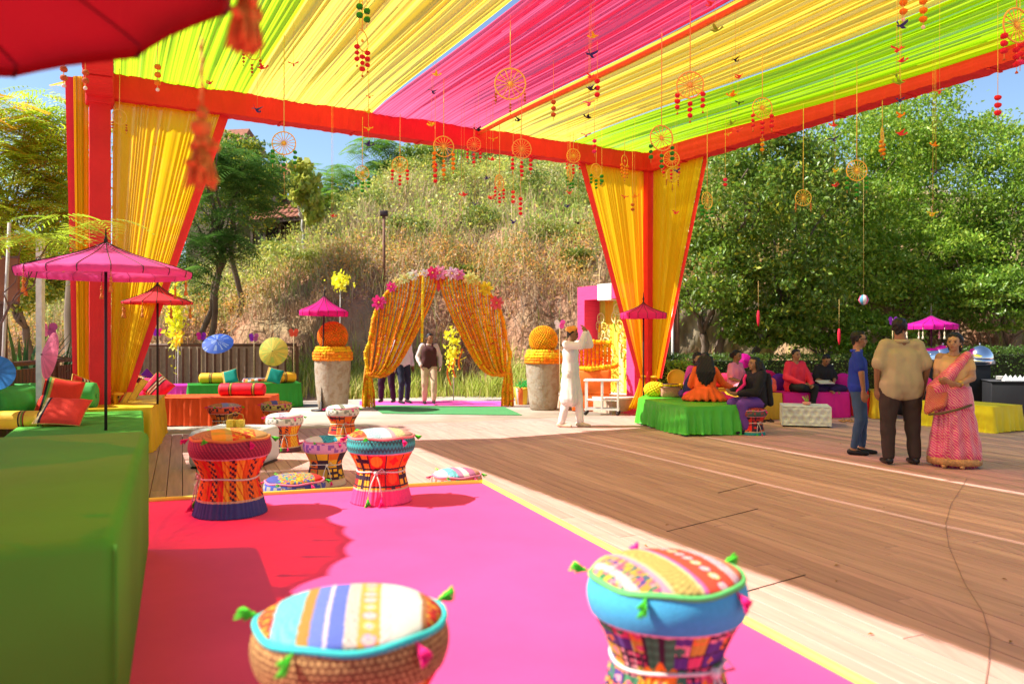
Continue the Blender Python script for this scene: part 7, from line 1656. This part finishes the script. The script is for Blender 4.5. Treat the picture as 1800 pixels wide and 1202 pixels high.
man = person('big man in a tan short sleeved shirt and brown trousers with his back turned', (zx(1583, 9.95), 9.95, 0), R(178), stand(face=(-.85, -1, 0), sL=(.185, .01, 1.385), sR=(-.185, .01, 1.385), eL=(.275, .03, 1.10), wL=(.26, -.03, .87), eR=(-.285, .03, 1.10), wR=(-.28, -.04, .86), hL=(.12, 0, .88), hR=(-.12, 0, .88), kL=(.14, -.01, .48), kR=(-.14, -.01, .48), aL=(.15, .02, .09), aR=(-.15, .02, .09)),
    dict(skin='b', hair='short', girth=1.22, arm=.98, top=dict(mat=mTan, sleeve='short', e=.024, g=1.04, sl=.78, collar=True, hem=[(.85, .15, .10)]), legs=dict(mat=mBrn, e=.014, cuff=.056, len=.97), shoes=mBlkS), 1.08)
# woman in the sari
def sari_mat(name, col, gold, sc_=24):
    m = bpy.data.materials.new(name); m.use_nodes = True; n = m.node_tree; N = n.nodes; L = n.links; b = N['Principled BSDF']; b.inputs['Roughness'].default_value = .45; b.inputs['Sheen Weight'].default_value = .3
    tc = N.new('ShaderNodeTexCoord'); wv = N.new('ShaderNodeTexWave'); wv.wave_type = 'BANDS'; wv.bands_direction = 'DIAGONAL'; wv.inputs['Scale'].default_value = sc_ * .5; wv.inputs['Distortion'].default_value = 3; wv.inputs['Detail'].default_value = 1; wv.inputs['Detail Scale'].default_value = 2
    L.new(tc.outputs['Object'], wv.inputs[0]); rp = N.new('ShaderNodeValToRGB'); rp.color_ramp.elements[0].position = .72; rp.color_ramp.elements[1].position = .84; L.new(wv.outputs[0], rp.inputs[0])
    mx = N.new('ShaderNodeMixRGB'); mx.inputs[1].default_value = (*col, 1); mx.inputs[2].default_value = (*gold, 1); L.new(rp.outputs[0], mx.inputs[0]); L.new(mx.outputs[0], b.inputs['Base Color']); L.new(rp.outputs[0], b.inputs['Metallic'])
    mt = N.new('ShaderNodeMath'); mt.operation = 'MULTIPLY'; mt.inputs[1].default_value = .35; L.new(rp.outputs[0], mt.inputs[0]); L.new(mt.outputs[0], b.inputs['Metallic'])
    return m
mSari = sari_mat('pink_gold_sari', (.66, .025, .17), (.85, .42, .25), 32); mSariR = sari_mat('red_gold_sari', (.50, .03, .03), (.55, .28, .08), 40); mBlouse = dmat('gold_blouse', (.62, .38, .17))
JS = stand(sL=(.155, .01, 1.38), sR=(-.155, .01, 1.38), eR=(-.195, -.02, 1.13), wR=(-.10, -.24, 1.08), eL=(.20, -.02, 1.13), wL=(.06, -.27, 1.05), hdR=(.1, -1, .2), hdL=(-.7, -.6, .2), face=(-.15, -1, -.05))
sw = person('woman in a pink and gold sari with a beige blouse facing the man', (zx(1677, 9.75), 9.75, 0), R(-32), JS, dict(skin='c', hair='volume', girth=1.0, arm=1.15, top=dict(mat=mBlouse, sleeve='short', sl=.5, e=.006, name='blouse'), curl=.7), .965)
mb = MB()
for q in (-1, 1): mb.cap((q * .05, 0, .98), .130, (q * .15, 0, .14), .165)
mb.cap((0, -.03, .98), .135, (0, -.05, .15), .19)
so_ = blob('sari_skirt', mb, mSari, sw, .018, 4)
mb = MB(); mb.lathe([(.31, .04), (.315, .10), (.305, .12)], 48, fn=lambda a, i: (1 - .18 * abs(math.sin(a))) * (1 + .03 * math.sin(a * 15))); mb.build('hem', M('gold_border', (.55, .28, .10), .6, .3, 40), sw)
mb = MB()
for i in range(14):
    f = i / 13; a = V3(.15, -.05, 1.42).lerp(V3(-.16, -.13, 1.00), f); mb.cap(a, .052 + .05 * f, a + V3(-.04, .02, -.03), .05 + .06 * f)
for i in range(12):
    a = R(-150 + 250 * i / 11); r_ = .165; z_ = .98 + .0 * i; mb.cap((r_ * .95 * math.cos(a), r_ * .72 * math.sin(a), z_), .05, (r_ * 1.1 * math.cos(a), r_ * .85 * math.sin(a), .80 - .01 * i), .055)
blob('sari_drape', mb, mSari, sw, .016, 4)
mb = MB()
for i in range(7): x = -.26 + .03 * i; mb.cap((x, -.20 + .01 * i, 1.0 - .01 * i), .035, (x - .03, -.22, .70 + .015 * i), .04)
blob('sari_drape', mb, mSariR, sw, .016, 3)
mb = MB(); mb.tube([(-.27, -.235, .665), (-.12, -.265, .69), (.06, -.235, .745), (.20, -.13, .80)], .016, 6); mb.build('drape_border', M('dark_border', (.12, .08, .03), .7, .3, 60), sw)
for w_ in ('wL', 'wR'):
    mb = MB(); d = (JS[w_] - JS['e' + w_[1]]).normalized(); o1 = d.orthogonal().normalized(); o2 = d.cross(o1)
    for k in range(4): mb.tube([JS[w_] - d * (.015 + .012 * k) + (o1 * math.cos(a) + o2 * math.sin(a)) * .037 for a in [2*PI*i/14 for i in range(14)]], .004, 5, closed=True)
    mb.build('bangles', M('gold', (.75, .45, .12), .25, .05, metal=1.0), sw)
mb = MB(); mb.tube([V3(.075 * math.cos(a), .01 - .085 * math.sin(a) * (1 if a < PI else .6), 1.44 - .05 * max(0, math.sin(a))) for a in [2*PI*i/20 for i in range(20)]], .005, 5, closed=True)
for q in (-1, 1): mb.ball(JS['hea'] + V3(q * .083, 0, -.05), (.008, .008, .014), 8)
mb.build('jewellery', M('gold'), sw)
for q in (-1, 1): mb = MB(); mb.cap((q * .09, -.12, .035), .04, (q * .10, -.22, .03), .03); mb.build('sandal', M('gold_border'), sw)
# seated girls on the green platform (seat .47)
Z = .47
Xg = person('girl with long dark hair in an orange tunic sitting with her back to us', (zx(1240, 13.75), 13.75, 0), R(170), sit(Z, kL=(.30, -.26, Z + .07), kR=(-.30, -.26, Z + .07), aL=(.02, -.34, Z + .05), aR=(-.02, -.30, Z + .05), eR=(-.30, -.10, Z + .30), wR=(-.46, -.22, Z + .22), eL=(.24, -.1, Z + .27), wL=(.1, -.25, Z + .22), hea=(0, -.04, Z + .72), face=(0, -1, -.2)),
    dict(skin='a', hair='long', top=dict(mat=dmat('orange_tunic', (.85, .12, .015)), sleeve='long', e=.02, name='tunic'), legs=dict(mat=dmat('pink_trousers', (.80, .02, .20)), e=.02), curl=.6), 1.0)
mb = MB()
for k in range(11):
    a = R(-10 + 200 * k / 10); mb.cap((.1 * math.cos(a), .1 * math.sin(a), Z + .17), .10, (.36 * math.cos(a), .22 * math.sin(a), Z + .045), .045)
blob('skirt', mb, dmat('orange_tunic', (.85, .12, .015)), Xg, .018, 4)
mb = MB(); mb.cap((-.18, -.05, Z + .1), .07, (-.42, .10, Z + .03), .05); mb.cap((-.18, -.1, Z + .1), .07, (-.5, .0, Z + .03), .05); blob('scarf', mb, dmat('pink_trousers', (.80, .02, .20)), Xg, .016, 3)
person('girl in navy with white striped sleeve bending forward left of the girl in orange', (zx(1213, 14.35), 14.3, 0), R(70), sit(Z, hea=(0, -.24, Z + .62), nec=(0, -.15, Z + .54), che=(0, -.08, Z + .40), sL=(.16, -.10, Z + .48), sR=(-.16, -.10, Z + .48), face=(.1, -1, -.7), kL=(.28, -.3, Z + .09), kR=(-.28, -.3, Z + .09), aL=(-.05, -.38, Z + .05), aR=(.05, -.33, Z + .05), eL=(.22, -.2, Z + .24), eR=(-.22, -.2, Z + .24), wL=(.1, -.36, Z + .2), wR=(-.12, -.36, Z + .2)),
    dict(skin='a', hair='volume', top=dict(mat=dmat('navy_top', (.02, .02, .09)), sleeve='short', sl=.9, e=.02), legs=dict(mat=dmat('violet_cloth', (.14, .05, .28)), e=.02)), 1.0)
person('girl facing forward between the girl in navy and the long haired girl', (zx(1228, 14.75), 14.75, 0), R(-15), sit(Z, face=(.3, -1, -.15), kL=(.28, -.3, Z + .09), kR=(-.28, -.3, Z + .09), aL=(-.05, -.38, Z + .05), aR=(.05, -.33, Z + .05)),
    dict(skin='a', hair='volume', top=dict(mat=dmat('magenta_kurta', (.70, .06, .38)), sleeve='long', e=.02, name='tunic'), legs=dict(mat=dmat('violet_cloth'), e=.02) if 0 else dict(mat=dmat('violet_cloth', (.14, .05, .28)), e=.02)), .98)
person('woman in a pale pink sari on the ochre bench', (zx(1292, 16.1), 16.1, 0), R(40), sit(.5, face=(.1, -1, -.15)), dict(skin='b', hair='bun', girth=1.05, top=dict(mat=dmat('pale_pink_sari', (.80, .22, .32)), sleeve='short', sl=.8, e=.018, name='tunic'), legs=dict(mat=dmat('pale_pink_sari', (.80, .22, .32)), e=.05, cuff=.09)), .98)
bs = person('woman in a black shawl sitting on the dark drum stool', (zx(1325, 13.25), 13.1, 0), R(-72), sit(.44, face=(.0, -1, .05), eR=(-.22, -.18, .70), wR=(-.12, -.42, .70), eL=(.22, -.16, .70), wL=(.08, -.40, .68), kL=(.14, -.38, .50), kR=(-.14, -.38, .50), aL=(.14, -.30, .10), aR=(-.14, -.34, .10)),
    dict(skin='a', hair='long', top=dict(mat=dmat('black_shawl', (.012, .01, .012)), sleeve='long', e=.03, name='shawl'), legs=dict(mat=dmat('violet_cloth', (.14, .05, .28)), e=.03), shoes=mBlkS), .98)
mb = MB()
for k in range(8): a = R(20 + 140 * k / 7); mb.cap((.12 * math.cos(a), .10 + .06 * math.sin(a), .95), .07, (.17 * math.cos(a), .14 + .07 * math.sin(a), .50), .05)
blob('shawl', mb, dmat('black_shawl', (.012, .01, .012)), bs, .018, 4)
mb = MB(); mb.tube([(-.17, -.06, .99), (-.12, -.16, .90), (-.02, -.22, .82), (-.02, -.34, .72), (-.02, -.40, .64)], .028, 8); mb.build('scarf', dmat('pink_trousers', (.80, .02, .20)), bs)
person('woman in a coral red top sitting cross legged on the magenta bench', (zx(1397, 15.75), 15.75, 0), R(18), sit(.5, face=(.0, -1, -.1), kL=(.14, -.42, .60), aL=(.05, -.46, .24), kR=(-.12, -.42, .60), aR=(.16, -.30, .56), eR=(-.26, -.08, .78), wR=(-.05, -.36, .66), eL=(.26, -.1, .76), wL=(.10, -.38, .64)),
    dict(skin='a', hair='short', girth=1.12, top=dict(mat=dmat('coral_top', (.80, .03, .06)), sleeve='long', e=.024, name='tunic', hem=[(.60, .13, .10)]), legs=dict(mat=dmat('black_leggings', (.012, .012, .014)), e=.01)), 1.0)
wb = person('young woman in black looking down at a magazine in her lap', (zx(1448, 15.95), 15.95, 0), R(8), sit(.5, face=(.0, -1, -.75), hea=(0, -.10, 1.18), kL=(.30, -.26, .58), aL=(-.05, -.36, .57), kR=(-.30, -.26, .58), aR=(.10, -.30, .56), wL=(.08, -.28, .74), wR=(-.08, -.30, .72)),
    dict(skin='a', hair='tail', top=dict(mat=dmat('black_top', (.015, .012, .014)), sleeve='short', sl=.9, e=.018), legs=dict(mat=dmat('dark_violet', (.03, .01, .06)), e=.02)), .95)
t = thing('magazine', 'open magazine on the lap of the young woman in black', 'magazine', (zx(1450, 15.58), 15.58, .695), R(8)); mb = MB(); mb.box((0, 0, 0), (.30, .20, .012), eul=(R(14), 0, 0)); mb.build('pages', M('paper', (.65, .58, .42), .7), t, smooth=False); mb = MB(); mb.box((0, .0, -.011), (.31, .21, .006), eul=(R(14), 0, 0)); mb.build('cover', M('violet_cover', (.10, .02, .25), .5), t, smooth=False)
bake()
cb = [gp(x, y, .006) for x, y in ((1700, 840), (1693, 852), (1672, 885), (1662, 920), (1668, 960), (1696, 1025), (1728, 1075), (1741, 1120), (1738, 1160), (1728, 1230))]
mb = MB(); mb.tube(cb, .0018, 6); o = mb.build('cable', M('cable_brown', (.28, .15, .11), .6), off=cb[0], loc=cb[0]); tag(o, 'thin dark cable curving over the deck boards at lower right', 'cable')
# small litter and leaves on the deck
mLf = M('fallen_leaf', (.35, .18, .05), .8, .3)
mb = MB(); rr = random.Random(12)
for k in range(24):
    p = gp(rr.uniform(760, 1790), rr.uniform(760, 1150)); a = rr.uniform(0, 6.3); s = rr.uniform(.012, .035); z = .006
    mb.add([(p.x - s * math.cos(a), p.y - s * math.sin(a), z), (p.x + s * .4 * math.sin(a), p.y - s * .4 * math.cos(a), z + .006), (p.x + s * math.cos(a), p.y + s * math.sin(a), z), (p.x - s * .4 * math.sin(a), p.y + s * .4 * math.cos(a), z + .008)], [(0, 1, 2, 3)])
tag(mb.build('leaf_litter', mLf, smooth=False), kind='stuff')
for x1, y1, x2, y2, lb in ((1175, 933, 1330, 895, 'middle'), (1290, 1045, 1415, 1010, 'nearest')): pass
for o in list(bpy.data.objects):      # empties and helper lights need no size
    if o.type == 'EMPTY': o.empty_display_size = .1
